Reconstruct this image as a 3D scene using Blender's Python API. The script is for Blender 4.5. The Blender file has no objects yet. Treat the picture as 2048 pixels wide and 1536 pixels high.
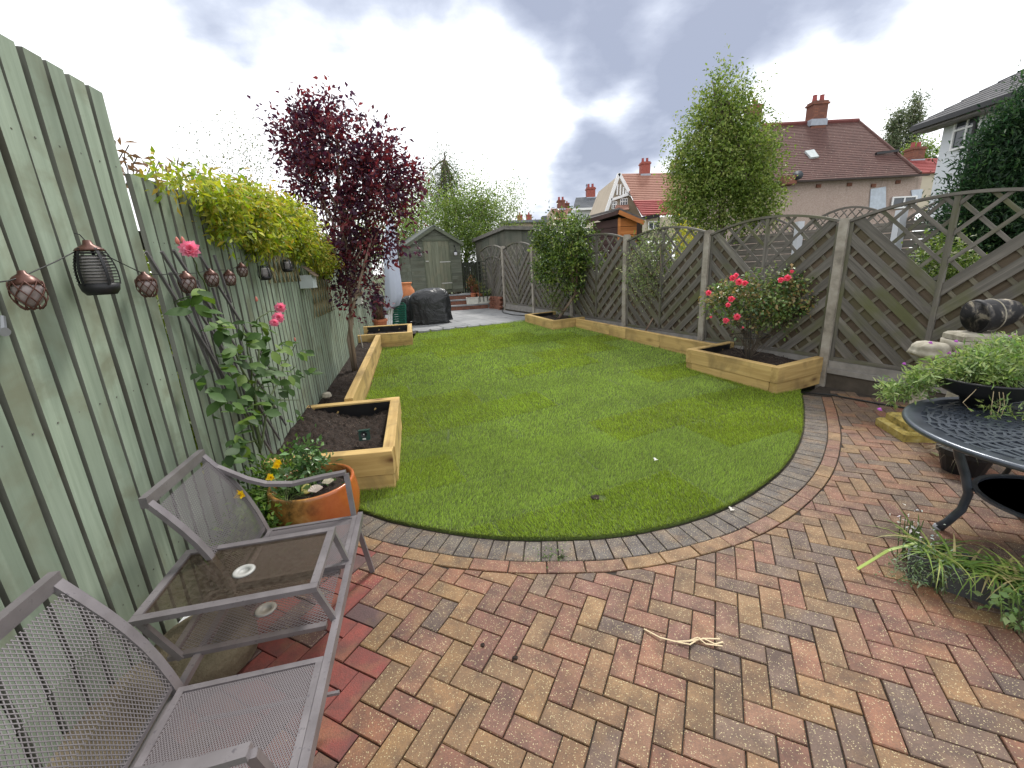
import bpy, bmesh, math, random
import numpy as np
from mathutils import Vector, Matrix, Quaternion
random.seed(7); rng = np.random.default_rng(11)
S = bpy.context.scene
COL = S.collection
R = math.radians

# ------------------------------------------------------------------ camera
CAM = np.array([0, 0, 1.687]); PIT = R(15.38); ROL = R(-2.95); FPX = 846.0
cF = np.array([0, math.cos(PIT), -math.sin(PIT)])
_u = np.array([0, math.sin(PIT), math.cos(PIT)]); _r = np.array([1., 0, 0])
cR = math.cos(ROL) * _r + math.sin(ROL) * _u
cU = -math.sin(ROL) * _r + math.cos(ROL) * _u
cam = bpy.data.objects.new('camera', bpy.data.cameras.new('camera')); COL.objects.link(cam)
cam.data.sensor_width = 36; cam.data.lens = 36 * FPX / 2048
cam.data.clip_start = .05; cam.data.clip_end = 2000
cam.matrix_world = Matrix(((cR[0], cU[0], -cF[0], CAM[0]), (cR[1], cU[1], -cF[1], CAM[1]), (cR[2], cU[2], -cF[2], CAM[2]), (0, 0, 0, 1)))
S.camera = cam
S.view_settings.view_transform = 'Standard'; S.view_settings.look = 'None'
S.view_settings.exposure = 1.10; S.view_settings.gamma = 1; S.view_settings.use_curve_mapping = False

def ray(px, py): return cF + (px - 1024) / FPX * cR + (768 - py) / FPX * cU
def Y(px, py, y): d = ray(px, py); return CAM + d * y / d[1]           # a point y metres down the garden
def Z(px, py, z): d = ray(px, py); return CAM + d * (z - CAM[2]) / d[2]  # a point on a level surface
def gz(x, y):                                                         # the garden rises gently away from the patio
    return .33 * min(1., max(0., (y - 4.5) / 6.5))

# ------------------------------------------------------------------ sky
SUN_EL, SUN_AZ = R(52), R(25)   # azimuth from +Y towards +X
W = bpy.data.worlds.new('World'); S.world = W; W.use_nodes = True
nt = W.node_tree; nt.nodes.clear(); N = nt.nodes; Lk = nt.links
def wn(t, **k):
    n = N.new(t)
    for a, b in k.items():
        try: setattr(n, a, b)
        except Exception: pass
    return n
def wmath(op, a, b=None, clamp=False):
    n = wn('ShaderNodeMath', operation=op); n.use_clamp = clamp
    for i, v in enumerate((a, b)):
        if v is None: continue
        if isinstance(v, (int, float)): n.inputs[i].default_value = v
        else: Lk.new(v, n.inputs[i])
    return n.outputs[0]
tc = wn('ShaderNodeTexCoord'); sx = wn('ShaderNodeSeparateXYZ'); Lk.new(tc.outputs['Generated'], sx.inputs[0])
den = wmath('ADD', wmath('MAXIMUM', sx.outputs[2], 0.0), .28)
cx = wn('ShaderNodeCombineXYZ'); Lk.new(wmath('DIVIDE', sx.outputs[0], den), cx.inputs[0]); Lk.new(wmath('DIVIDE', sx.outputs[1], den), cx.inputs[1])
n1 = wn('ShaderNodeTexNoise'); n1.inputs['Scale'].default_value = 2.3; n1.inputs['Detail'].default_value = 7; n1.inputs['Roughness'].default_value = .5; n1.inputs['Distortion'].default_value = .35
Lk.new(cx.outputs[0], n1.inputs['Vector'])
n2 = wn('ShaderNodeTexNoise'); n2.inputs['Scale'].default_value = 6.5; n2.inputs['Detail'].default_value = 6; n2.inputs['Roughness'].default_value = .55
Lk.new(cx.outputs[0], n2.inputs['Vector'])
fld = wmath('ADD', wmath('MULTIPLY', wmath('SUBTRACT', n1.outputs[0], .5), 1.7), wmath('MULTIPLY', wmath('SUBTRACT', n2.outputs[0], .5), .8))
def lobe(px, py, rad, amp):      # a bank of thicker (+) or thinner (-) cloud in one part of the sky
    global fld
    d = ray(px, py); d = d / np.linalg.norm(d)
    vm = wn('ShaderNodeVectorMath', operation='DOT_PRODUCT'); Lk.new(tc.outputs['Generated'], vm.inputs[0]); vm.inputs[1].default_value = d
    mr = wn('ShaderNodeMapRange', interpolation_type='SMOOTHSTEP'); Lk.new(vm.outputs['Value'], mr.inputs[0])
    mr.inputs[1].default_value = math.cos(R(rad)); mr.inputs[2].default_value = 1; mr.inputs[3].default_value = 0; mr.inputs[4].default_value = amp
    fld = wmath('ADD', fld, mr.outputs[0])
for a in [
    (120, -10, 12, .42), (330, 10, 11, .45), (540, 5, 10, .42), (760, -10, 10, .42), (960, 10, 10, .40), (1140, 50, 9, .40), (1300, 70, 9, .40), (1460, 130, 8, .40), (1600, 40, 9, .42), (1780, 0, 10, .45), (1960, -60, 12, .35),
    (1190, 190, 5, .22), (1240, 300, 6, .55), (1170, 335, 6, .50), (1090, 385, 7, .34), (1010, 400, 6, .16), (1330, 250, 6, .34), (1400, 210, 6, .18),
    (1000, -300, 34, .30), (1700, -500, 40, .25), (200, -400, 34, .30), (-900, 300, 40, .2), (2900, 300, 40, .2),
    (520, 250, 24, -.75), (930, 230, 14, -.65), (1850, 230, 19, -.9), (200, 180, 12, -.3), (1240, 225, 4, -.35), (1560, 150, 6, -.35), (1010, 120, 6, -.25)]:
    lobe(*a)
th = wmath('ADD', fld, -.06)
cr = wn('ShaderNodeValToRGB'); Lk.new(th, cr.inputs[0])
e = cr.color_ramp.elements
e[0].position = 0.0; e[0].color = (.80, .81, .83, 1)
e[1].position = 1.0; e[1].color = (.195, .22, .29, 1)
for pz, c in ((.16, (.68, .695, .72, 1)), (.30, (.52, .54, .58, 1)), (.5, (.365, .395, .465, 1)), (.75, (.255, .282, .355, 1))):
    k = e.new(pz); k.color = c
sky = wn('ShaderNodeTexSky'); sky.sky_type = 'NISHITA'; sky.sun_disc = False
sky.sun_elevation = SUN_EL; sky.sun_rotation = SUN_AZ; sky.air_density = 1.2; sky.dust_density = 2
bg1 = wn('ShaderNodeBackground'); bg1.inputs[1].default_value = .06; Lk.new(sky.outputs[0], bg1.inputs[0])
bg2 = wn('ShaderNodeBackground'); bg2.inputs[1].default_value = 1.0; Lk.new(cr.outputs[0], bg2.inputs[0])
mx = wn('ShaderNodeMixShader'); mx.inputs[0].default_value = .93; Lk.new(bg1.outputs[0], mx.inputs[1]); Lk.new(bg2.outputs[0], mx.inputs[2])
wo = wn('ShaderNodeOutputWorld'); Lk.new(mx.outputs[0], wo.inputs[0])
sl = bpy.data.lights.new('sun', 'SUN'); sl.energy = 1.5; sl.angle = R(11); sl.color = (1, .96, .9)
so = bpy.data.objects.new('sun', sl); COL.objects.link(so)
_sd = Vector((math.sin(SUN_AZ) * math.cos(SUN_EL), math.cos(SUN_AZ) * math.cos(SUN_EL), math.sin(SUN_EL)))
so.rotation_euler = _sd.to_track_quat('Z', 'Y').to_euler(); so.location = _sd * 60

# ------------------------------------------------------------------ object helpers
def tag(o, label=None, cat=None, group=None, kind=None):
    if label: o['label'] = label
    if cat: o['category'] = cat
    if group: o['group'] = group
    if kind: o['kind'] = kind
    return o
def empty(name, label, cat, loc=(0, 0, 0), rz=0, group=None):
    o = bpy.data.objects.new(name, None); COL.objects.link(o); o.location = loc; o.rotation_euler = (0, 0, rz)
    o.empty_display_size = .1
    return tag(o, label, cat, group)
def link(name, me, parent=None, M=None):
    o = bpy.data.objects.new(name, me); COL.objects.link(o)
    if parent is not None:
        o.parent = parent; CH.setdefault(parent.name, []).append(o)
    if M is not None: o.matrix_local = M
    return o
CH = {}
def copy_tree(o, parent=None):                                        # a thing with its parts and their sub-parts
    c = o.copy(); COL.objects.link(c); c.parent = parent
    if parent is not None: CH.setdefault(parent.name, []).append(c)
    for ch in list(CH.get(o.name, [])): copy_tree(ch, c)
    return c
def PW(o):                                                            # world matrix of an object built here
    M = o.matrix_basis.copy()
    while o.parent is not None: o = o.parent; M = o.matrix_basis @ M
    return M
def basis(d):
    d = np.array(d, float); d /= np.linalg.norm(d)
    a = np.array([0, 0, 1.]) if abs(d[2]) < .9 else np.array([1., 0, 0])
    x = np.cross(a, d); x /= np.linalg.norm(x); return x, np.cross(d, x), d
class MB:
    def __init__(s): s.v = []; s.f = []; s.m = []
    def add(s, v, f, mi=0):
        n = len(s.v); s.v += [tuple(map(float, p)) for p in v]; s.f += [tuple(i + n for i in q) for q in f]; s.m += [mi] * len(f); return s
    def box(s, x0, x1, y0, y1, z0, z1, mi=0, ch=0, M=None):
        if ch:
            v = []; c = ch
            for zz, k in ((z0, 0), (z1 - c, 0), (z1, c)):
                v += [(x0 + k, y0 + k, zz), (x1 - k, y0 + k, zz), (x1 - k, y1 - k, zz), (x0 + k, y1 - k, zz)]
            f = [(3, 2, 1, 0), (8, 9, 10, 11)]
            for q in (0, 4):
                for i in range(4): j = (i + 1) % 4; f.append((q + i, q + j, q + 4 + j, q + 4 + i))
        else:
            v = [(x, y, z) for z in (z0, z1) for x, y in ((x0, y0), (x1, y0), (x1, y1), (x0, y1))]
            f = [(3, 2, 1, 0), (4, 5, 6, 7), (0, 1, 5, 4), (1, 2, 6, 5), (2, 3, 7, 6), (3, 0, 4, 7)]
        if M is not None: v = [tuple(M @ Vector(p)) for p in v]
        return s.add(v, f, mi)
    def prism(s, poly, z0, z1, mi=0, ch=0):
        n = len(poly); v = [(x, y, z0) for x, y in poly]
        if ch:
            cx_ = sum(p[0] for p in poly) / n; cy_ = sum(p[1] for p in poly) / n
            v += [(x, y, z1 - ch) for x, y in poly]
            q = []
            for x, y in poly:
                d = math.hypot(x - cx_, y - cy_) or 1; k = max(0, 1 - ch * 1.3 / d); q.append((cx_ + (x - cx_) * k, cy_ + (y - cy_) * k, z1))
            v += q; f = [tuple(range(n))[::-1], tuple(range(2 * n, 3 * n))]
            for a in (0, n):
                for i in range(n): j = (i + 1) % n; f.append((a + i, a + j, a + n + j, a + n + i))
        else:
            v += [(x, y, z1) for x, y in poly]; f = [tuple(range(n))[::-1], tuple(range(n, 2 * n))]
            for i in range(n): j = (i + 1) % n; f.append((i, j, n + j, n + i))
        return s.add(v, f, mi)
    def tube(s, pts, r, n=6, mi=0, cap=True):
        pts = [np.array(p, float) for p in pts]; m = len(pts)
        rs = r if isinstance(r, (list, tuple)) else [r] * m
        v = []; X = None
        for i in range(m):
            d = pts[min(i + 1, m - 1)] - pts[max(i - 1, 0)]
            if np.linalg.norm(d) < 1e-9: d = np.array([0, 0, 1.])
            d = d / np.linalg.norm(d)
            if X is None: X, Yv, _ = basis(d)
            else:
                X = X - d * (X @ d); X /= (np.linalg.norm(X) or 1)
            Yv = np.cross(d, X)
            for k in range(n):
                a = 2 * math.pi * k / n; v.append(pts[i] + rs[i] * (math.cos(a) * X + math.sin(a) * Yv))
        f = []
        for i in range(m - 1):
            for k in range(n): j = (k + 1) % n; f.append((i * n + k, i * n + j, (i + 1) * n + j, (i + 1) * n + k))
        if cap: f += [tuple(range(n))[::-1], tuple((m - 1) * n + k for k in range(n))]
        return s.add(v, f, mi)
    def bar(s, a, b, w, h, up=(0, 0, 1), mi=0):          # rectangular bar from a to b
        a = np.array(a, float); b = np.array(b, float); d = b - a; L = np.linalg.norm(d); d /= L
        up = np.array(up, float); x = np.cross(d, up)
        if np.linalg.norm(x) < 1e-6: x = np.cross(d, (1, 0, 0))
        x /= np.linalg.norm(x); u = np.cross(x, d)
        v = [p + sx_ * x * w / 2 + su * u * h / 2 for p in (a, b) for sx_, su in ((-1, -1), (1, -1), (1, 1), (-1, 1))]
        return s.add(v, [(3, 2, 1, 0), (4, 5, 6, 7), (0, 1, 5, 4), (1, 2, 6, 5), (2, 3, 7, 6), (3, 0, 4, 7)], mi)
    def barpath(s, pts, w, h, up=(0, 0, 1), mi=0):
        pts = [np.array(p, float) for p in pts]; m = len(pts); v = []
        for i in range(m):
            d = pts[min(i + 1, m - 1)] - pts[max(i - 1, 0)]; d /= np.linalg.norm(d)
            x = np.cross(d, np.array(up, float)); x /= np.linalg.norm(x); u = np.cross(x, d)
            v += [pts[i] + a * x * w / 2 + b * u * h / 2 for a, b in ((-1, -1), (1, -1), (1, 1), (-1, 1))]
        f = [(3, 2, 1, 0), tuple(4 * (m - 1) + k for k in range(4))]
        for i in range(m - 1):
            for k in range(4): j = (k + 1) % 4; f.append((4 * i + k, 4 * i + j, 4 * i + 4 + j, 4 * i + 4 + k))
        return s.add(v, f, mi)
    def lathe(s, prof, n=24, c=(0, 0, 0), mi=0, wob=0):
        v = []; m = len(prof)
        for r_, z_ in prof:
            for k in range(n):
                a = 2 * math.pi * k / n; q = r_ * (1 + wob * math.sin(3 * a + z_ * 9)); v.append((c[0] + q * math.cos(a), c[1] + q * math.sin(a), c[2] + z_))
        f = []
        for i in range(m - 1):
            for k in range(n): j = (k + 1) % n; f.append((i * n + k, i * n + j, (i + 1) * n + j, (i + 1) * n + k))
        if prof[0][0] > 1e-4: f.append(tuple(range(n))[::-1])
        if prof[-1][0] > 1e-4: f.append(tuple((m - 1) * n + k for k in range(n)))
        return s.add(v, f, mi)
    def mesh(s, name, mats, smooth=False):
        me = bpy.data.meshes.new(name); me.from_pydata(s.v, [], s.f)
        for m_ in (mats if isinstance(mats, (list, tuple)) else [mats]): me.materials.append(m_)
        if any(s.m): me.polygons.foreach_set('material_index', s.m)
        if smooth: me.polygons.foreach_set('use_smooth', [True] * len(s.f))
        me.update(); return me
    def obj(s, name, mats, parent=None, smooth=False, M=None):
        # vertices are given in world space; the object gets its own origin at the middle of its shape
        if M is None:
            a = np.array(s.v); c = (a.min(0) + a.max(0)) / 2; c = np.round(c, 4); s.v = [tuple(p) for p in (a - c)]
            M = Matrix.Translation(Vector(c))
        if parent is not None: M = PW(parent).inverted() @ M
        return link(name, s.mesh(name, mats, smooth), parent, M)

def fastmesh(name, V, F, mat, col=None, smooth=False):
    V = np.asarray(V, np.float32); F = np.asarray(F, np.int32); me = bpy.data.meshes.new(name)
    n, k = F.shape
    me.vertices.add(len(V)); me.vertices.foreach_set('co', V.ravel())
    me.loops.add(n * k); me.loops.foreach_set('vertex_index', F.ravel())
    me.polygons.add(n); me.polygons.foreach_set('loop_start', np.arange(0, n * k, k, dtype=np.int32))
    me.polygons.foreach_set('loop_total', np.full(n, k, np.int32))
    if smooth: me.polygons.foreach_set('use_smooth', np.ones(n, bool))
    if col is not None:
        ca = me.color_attributes.new('tint', 'FLOAT_COLOR', 'POINT')
        c4 = np.ones((len(V), 4), np.float32); c4[:, :3] = col; ca.data.foreach_set('color', c4.ravel())
    me.materials.append(mat); me.update(calc_edges=True); return me
def unit(a): return a / np.maximum(np.linalg.norm(a, axis=-1, keepdims=True), 1e-9)
def leafmesh(name, P, D, NR, L, Wd, col, mat, fold=.25, seg=1):
    P = np.asarray(P, float); D = unit(np.asarray(D, float)); n = len(P)
    NR = np.asarray(NR, float); Sd = unit(np.cross(D, NR)); Nn = unit(np.cross(Sd, D))
    L = np.broadcast_to(np.asarray(L, float), (n,))[:, None]; Wd = np.broadcast_to(np.asarray(Wd, float), (n,))[:, None]
    mid = P + D * L * .45 - Nn * Wd * fold * .3
    tip = P + D * L - Nn * L * .12
    l = mid + Sd * Wd / 2 + Nn * Wd * fold; r = mid - Sd * Wd / 2 + Nn * Wd * fold
    V = np.stack([P, r, tip, l], 1).reshape(-1, 3); i = np.arange(n)[:, None] * 4
    F = np.concatenate([i + [0, 1, 2], i + [0, 2, 3]], 0)
    return fastmesh(name, V, F, mat, np.repeat(np.asarray(col, float), 4, axis=0))

# ------------------------------------------------------------------ materials
def nodes(name):
    m = bpy.data.materials.new(name); m.use_nodes = True; t = m.node_tree; t.nodes.clear(); return m, t
class NB:
    def __init__(s, name):
        s.mat, s.t = nodes(name); s.out = s.t.nodes.new('ShaderNodeOutputMaterial'); s.p = s.t.nodes.new('ShaderNodeBsdfPrincipled')
        s.t.links.new(s.p.outputs[0], s.out.inputs[0]); s.tc = s.t.nodes.new('ShaderNodeTexCoord')
    def n(s, t, **k):
        x = s.t.nodes.new(t)
        for a, b in k.items(): setattr(x, a, b)
        return x
    def L(s, a, b): s.t.links.new(a, b)
    def val(s, sock, v):
        if isinstance(v, bpy.types.NodeSocket): s.L(v, sock)
        else: sock.default_value = (v if not (isinstance(v, tuple) and len(v) == 3 and sock.type == 'RGBA') else (*v, 1))
    def math(s, op, a, b=0., clamp=False):
        x = s.n('ShaderNodeMath', operation=op); x.use_clamp = clamp; s.val(x.inputs[0], a); s.val(x.inputs[1], b); return x.outputs[0]
    def coord(s, kind='Object', scale=(1, 1, 1), rnd=0):
        m = s.n('ShaderNodeMapping'); m.inputs['Scale'].default_value = scale
        s.L(s.tc.outputs[kind], m.inputs[0])
        if rnd:
            oi = s.n('ShaderNodeObjectInfo'); c = s.n('ShaderNodeCombineXYZ')
            q = s.math('MULTIPLY', oi.outputs['Random'], rnd)
            for i in range(3): s.L(q, c.inputs[i])
            s.L(c.outputs[0], m.inputs['Location'])
        return m.outputs[0]
    def noise(s, vec, scale=5, detail=4, rough=.55, dist=0):
        x = s.n('ShaderNodeTexNoise'); x.inputs['Scale'].default_value = scale; x.inputs['Detail'].default_value = detail
        x.inputs['Roughness'].default_value = rough; x.inputs['Distortion'].default_value = dist; s.L(vec, x.inputs['Vector']); return x.outputs[0]
    def vor(s, vec, scale=5, feature='F1'):
        x = s.n('ShaderNodeTexVoronoi', feature=feature); x.inputs['Scale'].default_value = scale; s.L(vec, x.inputs['Vector']); return x
    def ramp(s, f, stops, interp='LINEAR'):
        x = s.n('ShaderNodeValToRGB'); s.L(f, x.inputs[0]); e = x.color_ramp.elements; x.color_ramp.interpolation = interp
        def c4(c): return (c, c, c, 1) if isinstance(c, (int, float)) else (*c, 1)
        e[0].position, e[0].color = stops[0][0], c4(stops[0][1]); e[1].position, e[1].color = stops[-1][0], c4(stops[-1][1])
        for p_, c in stops[1:-1]: e.new(p_).color = c4(c)
        return x.outputs[0]
    def mix(s, f, a, b, mode='MIX'):
        x = s.n('ShaderNodeMix', data_type='RGBA', blend_type=mode); s.val(x.inputs[0], f); s.val(x.inputs[6], a); s.val(x.inputs[7], b); return x.outputs[2]
    def bump(s, h, strength=.3, dist=.01):
        x = s.n('ShaderNodeBump'); x.inputs['Strength'].default_value = strength; x.inputs['Distance'].default_value = dist; s.L(h, x.inputs['Height']); s.L(x.outputs[0], s.p.inputs['Normal'])
    def fin(s, color, rough=.8, metal=0, spec=.4):
        s.val(s.p.inputs['Base Color'], color); s.val(s.p.inputs['Roughness'], rough); s.p.inputs['Metallic'].default_value = metal
        s.p.inputs['Specular IOR Level'].default_value = spec; return s.mat

def plain(name, c, rough=.6, metal=0, var=.12, scale=8, bump=.15, spec=.4, bd=.003):
    b = NB(name); v = b.coord('Object', rnd=7); n = b.noise(v, scale, 5)
    col = b.mix(b.ramp(n, [(.3, 0.), (.7, 1.)]), tuple(x * (1 - var) for x in c), tuple(min(1, x * (1 + var)) for x in c))
    n2 = b.noise(v, scale * 9, 3)
    if bump: b.bump(n2, bump, bd)
    return b.fin(col, rough, metal, spec)
def wood(name, c1, c2, axis=0, rough=.8, grain=38, knots=None, stain=None, stain_s=1.3, rndv=.25, green=None):
    """grain runs along the local axis; objects differ by their random value"""
    b = NB(name); sc = [1, 1, 1]; sc[axis] = .06
    v = b.coord('Object', tuple(sc), rnd=23); v0 = b.coord('Object', rnd=31)
    g = b.noise(v, grain, 6, .65, .6); w = b.noise(v, grain * .22, 3, .5, 1.2)
    col = b.mix(b.ramp(g, [(.32, 0.), (.68, 1.)]), c1, c2)
    col = b.mix(b.math('MULTIPLY', b.ramp(w, [(.4, 0.), (.62, 1.)]), .45), col, tuple(x * .72 for x in c1))
    if knots:
        k = b.vor(b.coord('Object', tuple(.45 if i == axis else 1 for i in range(3)), rnd=17), knots[0]); dk = b.ramp(k.outputs['Distance'], [(.03, 1.), (.11, .35), (.2, 0.)])
        col = b.mix(dk, col, knots[1])
    if stain:
        st = b.noise(v0, stain_s, 5, .6, .4); col = b.mix(b.ramp(st, [(.5, 0.), (.68, .85)]), col, stain)
    if green:
        st = b.noise(v0, 2.3, 4, .6); col = b.mix(b.ramp(st, [(.45, 0.), (.75, .7)]), col, green)
    oi = b.n('ShaderNodeObjectInfo'); vv = b.math('ADD', b.math('MULTIPLY', oi.outputs['Random'], rndv), 1 - rndv / 2)
    hs = b.n('ShaderNodeHueSaturation'); b.L(vv, hs.inputs['Value']); b.L(col, hs.inputs['Color'])
    b.bump(g, .35, .002)
    return b.fin(hs.outputs[0], rough, 0, .3)
def leafmat(name, rough=.5, trans=.35, spec=.35):
    b = NB(name); a = b.n('ShaderNodeAttribute', attribute_name='tint'); b.fin(a.outputs['Color'], rough, 0, spec)
    t = b.n('ShaderNodeBsdfTranslucent'); m = b.n('ShaderNodeMixShader'); m.inputs[0].default_value = trans
    hs = b.n('ShaderNodeHueSaturation'); hs.inputs['Value'].default_value = 1.5; hs.inputs['Saturation'].default_value = 1.1; b.L(a.outputs['Color'], hs.inputs['Color'])
    b.L(hs.outputs[0], t.inputs[0]); b.L(b.p.outputs[0], m.inputs[1]); b.L(t.outputs[0], m.inputs[2]); b.L(m.outputs[0], b.out.inputs[0]); return b.mat
LEAF = leafmat('leaf'); LEAFD = leafmat('glossy_leaf', .35, .2, .5); PETAL = leafmat('petal', .6, .4)
BARK = wood('bark', (.10, .075, .055), (.22, .18, .14), 2, grain=30)
BARK2 = wood('striped_bark', (.20, .12, .085), (.42, .34, .27), 2, grain=14)
TWIG = plain('twig', (.09, .07, .05), .8)
TWIGG = plain('green_twig', (.08, .11, .04), .7)

def ink(c): return np.array(c, float)
def scatter(blobs, n, hollow=.55):
    """cluster centres through the volume of a set of ellipsoids, denser towards the outside"""
    wts = np.array([b[3] * b[4] * b[5] for b in blobs]) ** .8; wts /= wts.sum(); k = rng.choice(len(blobs), n, p=wts)
    B = np.array([b[:6] for b in blobs])[k]; d = unit(rng.normal(size=(n, 3))); r = rng.uniform(hollow ** 3, 1, n) ** (1 / 3.)
    r *= 1 + .10 * rng.normal(size=n)
    return B[:, :3] + d * B[:, 3:6] * r[:, None], d
def crown(name, parent, blobs, ncl, per, leaf, cols, mat=None, spread=.12, hollow=.5, droop=.2, up=.5, ratio=.5, sd=None):
    C, d = scatter(blobs, ncl, hollow)
    if spread > .055:                     # sprays of leaves gathered on twigs, with gaps between them
        par = rng.integers(0, max(1, ncl // 6), ncl); k_ = rng.random(ncl) < .72; C = np.where(k_[:, None], C[par] + rng.normal(size=C.shape) * spread * 1.5, C); d = np.where(k_[:, None], d[par], d)
    P = np.repeat(C, per, 0) + rng.normal(size=(ncl * per, 3)) * spread
    D = unit(np.repeat(d, per, 0) * .8 + rng.normal(size=P.shape) * .8 + [0, 0, -droop])
    NR = unit(rng.normal(size=P.shape) * .6 + [0, 0, up] + np.repeat(d, per, 0) * .3)
    cols = np.array(cols, float); cc = cols[rng.integers(0, len(cols), ncl)]
    C2 = np.repeat(cc, per, 0) * rng.uniform(.7, 1.3, (len(P), 1)) * rng.uniform(.92, 1.08, P.shape)
    L = leaf * rng.uniform(.6, 1.25, len(P))
    me = leafmesh(name, P, D, NR, L, L * ratio, C2, mat or LEAF)
    return link(name, me, parent, PW(parent).inverted() if parent is not None else None), C
def branches(name, parent, base, C, n, r0, mat, trunk=None, seg=5, wig=.06):
    m = MB(); base = np.array(base, float); trunk = trunk or [base]
    tr = [np.array(q, float) for q in trunk]
    if len(tr) > 1: m.tube(tr, list(np.linspace(r0, r0 * .55, len(tr))), 8)
    for i in range(n):
        c = C[rng.integers(len(C))]; s = tr[rng.integers(max(0, len(tr) // 2), len(tr))] if len(tr) > 1 else tr[0]
        pts = [s + (c - s) * t + rng.normal(size=3) * wig * math.sin(math.pi * t) + np.array([0, 0, .15]) * np.linalg.norm(c - s) * math.sin(math.pi * t) * .4 for t in np.linspace(0, 1, seg)]
        m.tube(pts, list(np.linspace(r0 * .38, r0 * .09, seg)), 5, cap=False)
    return m.obj(name, mat, parent, smooth=True)

def plank(name, a, b, w, h, mat, parent=None, up=(0, 0, 1), ch=.004):
    """a squared timber from a to b; local X runs along it. w across, h along up"""
    a = Vector(a); b = Vector(b); d = (b - a); L = d.length; d.normalize(); up = Vector(up)
    y = up.cross(d).normalized(); z = d.cross(y)
    M = Matrix(((d.x, y.x, z.x, 0), (d.y, y.y, z.y, 0), (d.z, y.z, z.z, 0), (0, 0, 0, 1))); M.translation = (a + b) / 2
    m = MB(); m.box(-L / 2, L / 2, -w / 2, w / 2, -h / 2, h / 2, ch=ch)
    return m.obj(name, mat, parent, M=M)
def worldmesh(name, me, parent=None): return link(name, me, parent, PW(parent).inverted() if parent is not None else None)
def inpoly(P, poly):
    x, y = P[:, 0], P[:, 1]; c = np.zeros(len(P), bool); n = len(poly)
    for i in range(n):
        x1, y1 = poly[i]; x2, y2 = poly[(i + 1) % n]
        t = ((y1 > y) != (y2 > y)) & (x < (x2 - x1) * (y - y1) / ((y2 - y1) if y2 != y1 else 1e-9) + x1); c ^= t
    return c
def clipconv(poly, clip):            # Sutherland-Hodgman, clip is convex and counter-clockwise
    out = list(poly)
    for i in range(len(clip)):
        (ax, ay), (bx, by) = clip[i], clip[(i + 1) % len(clip)]; src = out; out = []
        if not src: return []
        def side(p): return (bx - ax) * (p[1] - ay) - (by - ay) * (p[0] - ax)
        for j in range(len(src)):
            p, q = src[j - 1], src[j]; sp, sq = side(p), side(q)
            if (sp >= 0) != (sq >= 0): t = sp / (sp - sq); out.append((p[0] + t * (q[0] - p[0]), p[1] + t * (q[1] - p[1])))
            if sq >= 0: out.append(q)
    r = []
    for p_ in out:
        if not r or math.hypot(p_[0] - r[-1][0], p_[1] - r[-1][1]) > 1e-4: r.append(p_)
    return r if len(r) > 2 else []
def parea(p): return abs(sum(p[i - 1][0] * p[i][1] - p[i][0] * p[i - 1][1] for i in range(len(p)))) / 2
# ================================================================== SETTING
P1 = np.array([4.08, 5.32]); DR = np.array([-.4299, .9029]); NRt = np.array([.9029, .4299])
def RF(s, o, z=0): q = P1 + DR * s - NRt * o; return np.array([q[0], q[1], z])       # along / in front of the right-hand fence
def LX(y): return -1.38 - .2 * y                                                    # left-hand fence line
TL = np.array([-.1961, .9806]); NL = np.array([.9806, .1961])

# ---- far ground
b = NB('rough_ground'); v = b.coord('Object'); n = b.noise(v, .8, 6, .6)
M_ground = b.fin(b.ramp(n, [(.3, (.035, .04, .015)), (.6, (.06, .08, .025)), (.8, (.09, .08, .05))]), .95)
m = MB()
ys = [-60, 4.3, 11.3, 900]; zs = [-.14, -.14, .2, .2]; xs = [-700, 700]
for i in range(3): m.add([(xs[0], ys[i], zs[i]), (xs[1], ys[i], zs[i]), (xs[1], ys[i + 1], zs[i + 1]), (xs[0], ys[i + 1], zs[i + 1])], [(0, 1, 2, 3)])
tag(m.obj('ground', M_ground), kind='structure')

# ---- lawn
A = [(-1.72, 3.1), (-1.18, 2.81), (-.84, 2.62), (-.29, 2.42), (.19, 2.345), (.68, 2.355), (1.22, 2.5), (1.69, 2.75), (2.22, 3.17), (2.74, 3.75), (3.2, 4.4), (3.55, 4.95)]
def catmull(P, k=12):
    P = [np.array(p, float) for p in P]; P = [2 * P[0] - P[1]] + P + [2 * P[-1] - P[-2]]; o = []
    for i in range(1, len(P) - 2):
        for t in np.linspace(0, 1, k, endpoint=False):
            o.append(.5 * (2 * P[i] + (P[i + 1] - P[i - 1]) * t + (2 * P[i - 1] - 5 * P[i] + 4 * P[i + 1] - P[i + 2]) * t * t + (3 * P[i] - P[i - 1] - 3 * P[i + 1] + P[i + 2]) * t ** 3))
    o.append(P[-2]); return np.array(o)
arc = catmull(A); seg = np.r_[0, np.cumsum(np.linalg.norm(np.diff(arc, axis=0), axis=1))]; ALEN = seg[-1]
def arcp(t, off):            # point at arc length t, pushed off outward (towards the patio)
    p = np.array([np.interp(t, seg, arc[:, 0]), np.interp(t, seg, arc[:, 1])]); e = .03
    q = np.array([np.interp(t + e, seg, arc[:, 0]), np.interp(t + e, seg, arc[:, 1])]) - np.array([np.interp(t - e, seg, arc[:, 0]), np.interp(t - e, seg, arc[:, 1])])
    q /= np.linalg.norm(q); return p + off * np.array([q[1], -q[0]])
def xy(v): return (float(v[0]), float(v[1]))
bedR = [xy(RF(.0, .95)), xy(RF(1.39, .95)), xy(RF(1.39, .38)), xy(RF(5.14, .38)), xy(RF(5.14, .96)), xy(RF(6.5, .96))]
lawn_poly = [xy(q) for q in arc] + [(3.6, 5.03)] + bedR + [(.42, 11.04), (-2.2, 10.06), (-2.15, 9.4), (-2.02, 8.73), (-2.62, 8.62), (-2.0, 5.6), (-1.85, 4.5), (-1.28, 4.6), (-.98, 3.1), (-1.7, 3.02)]
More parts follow.
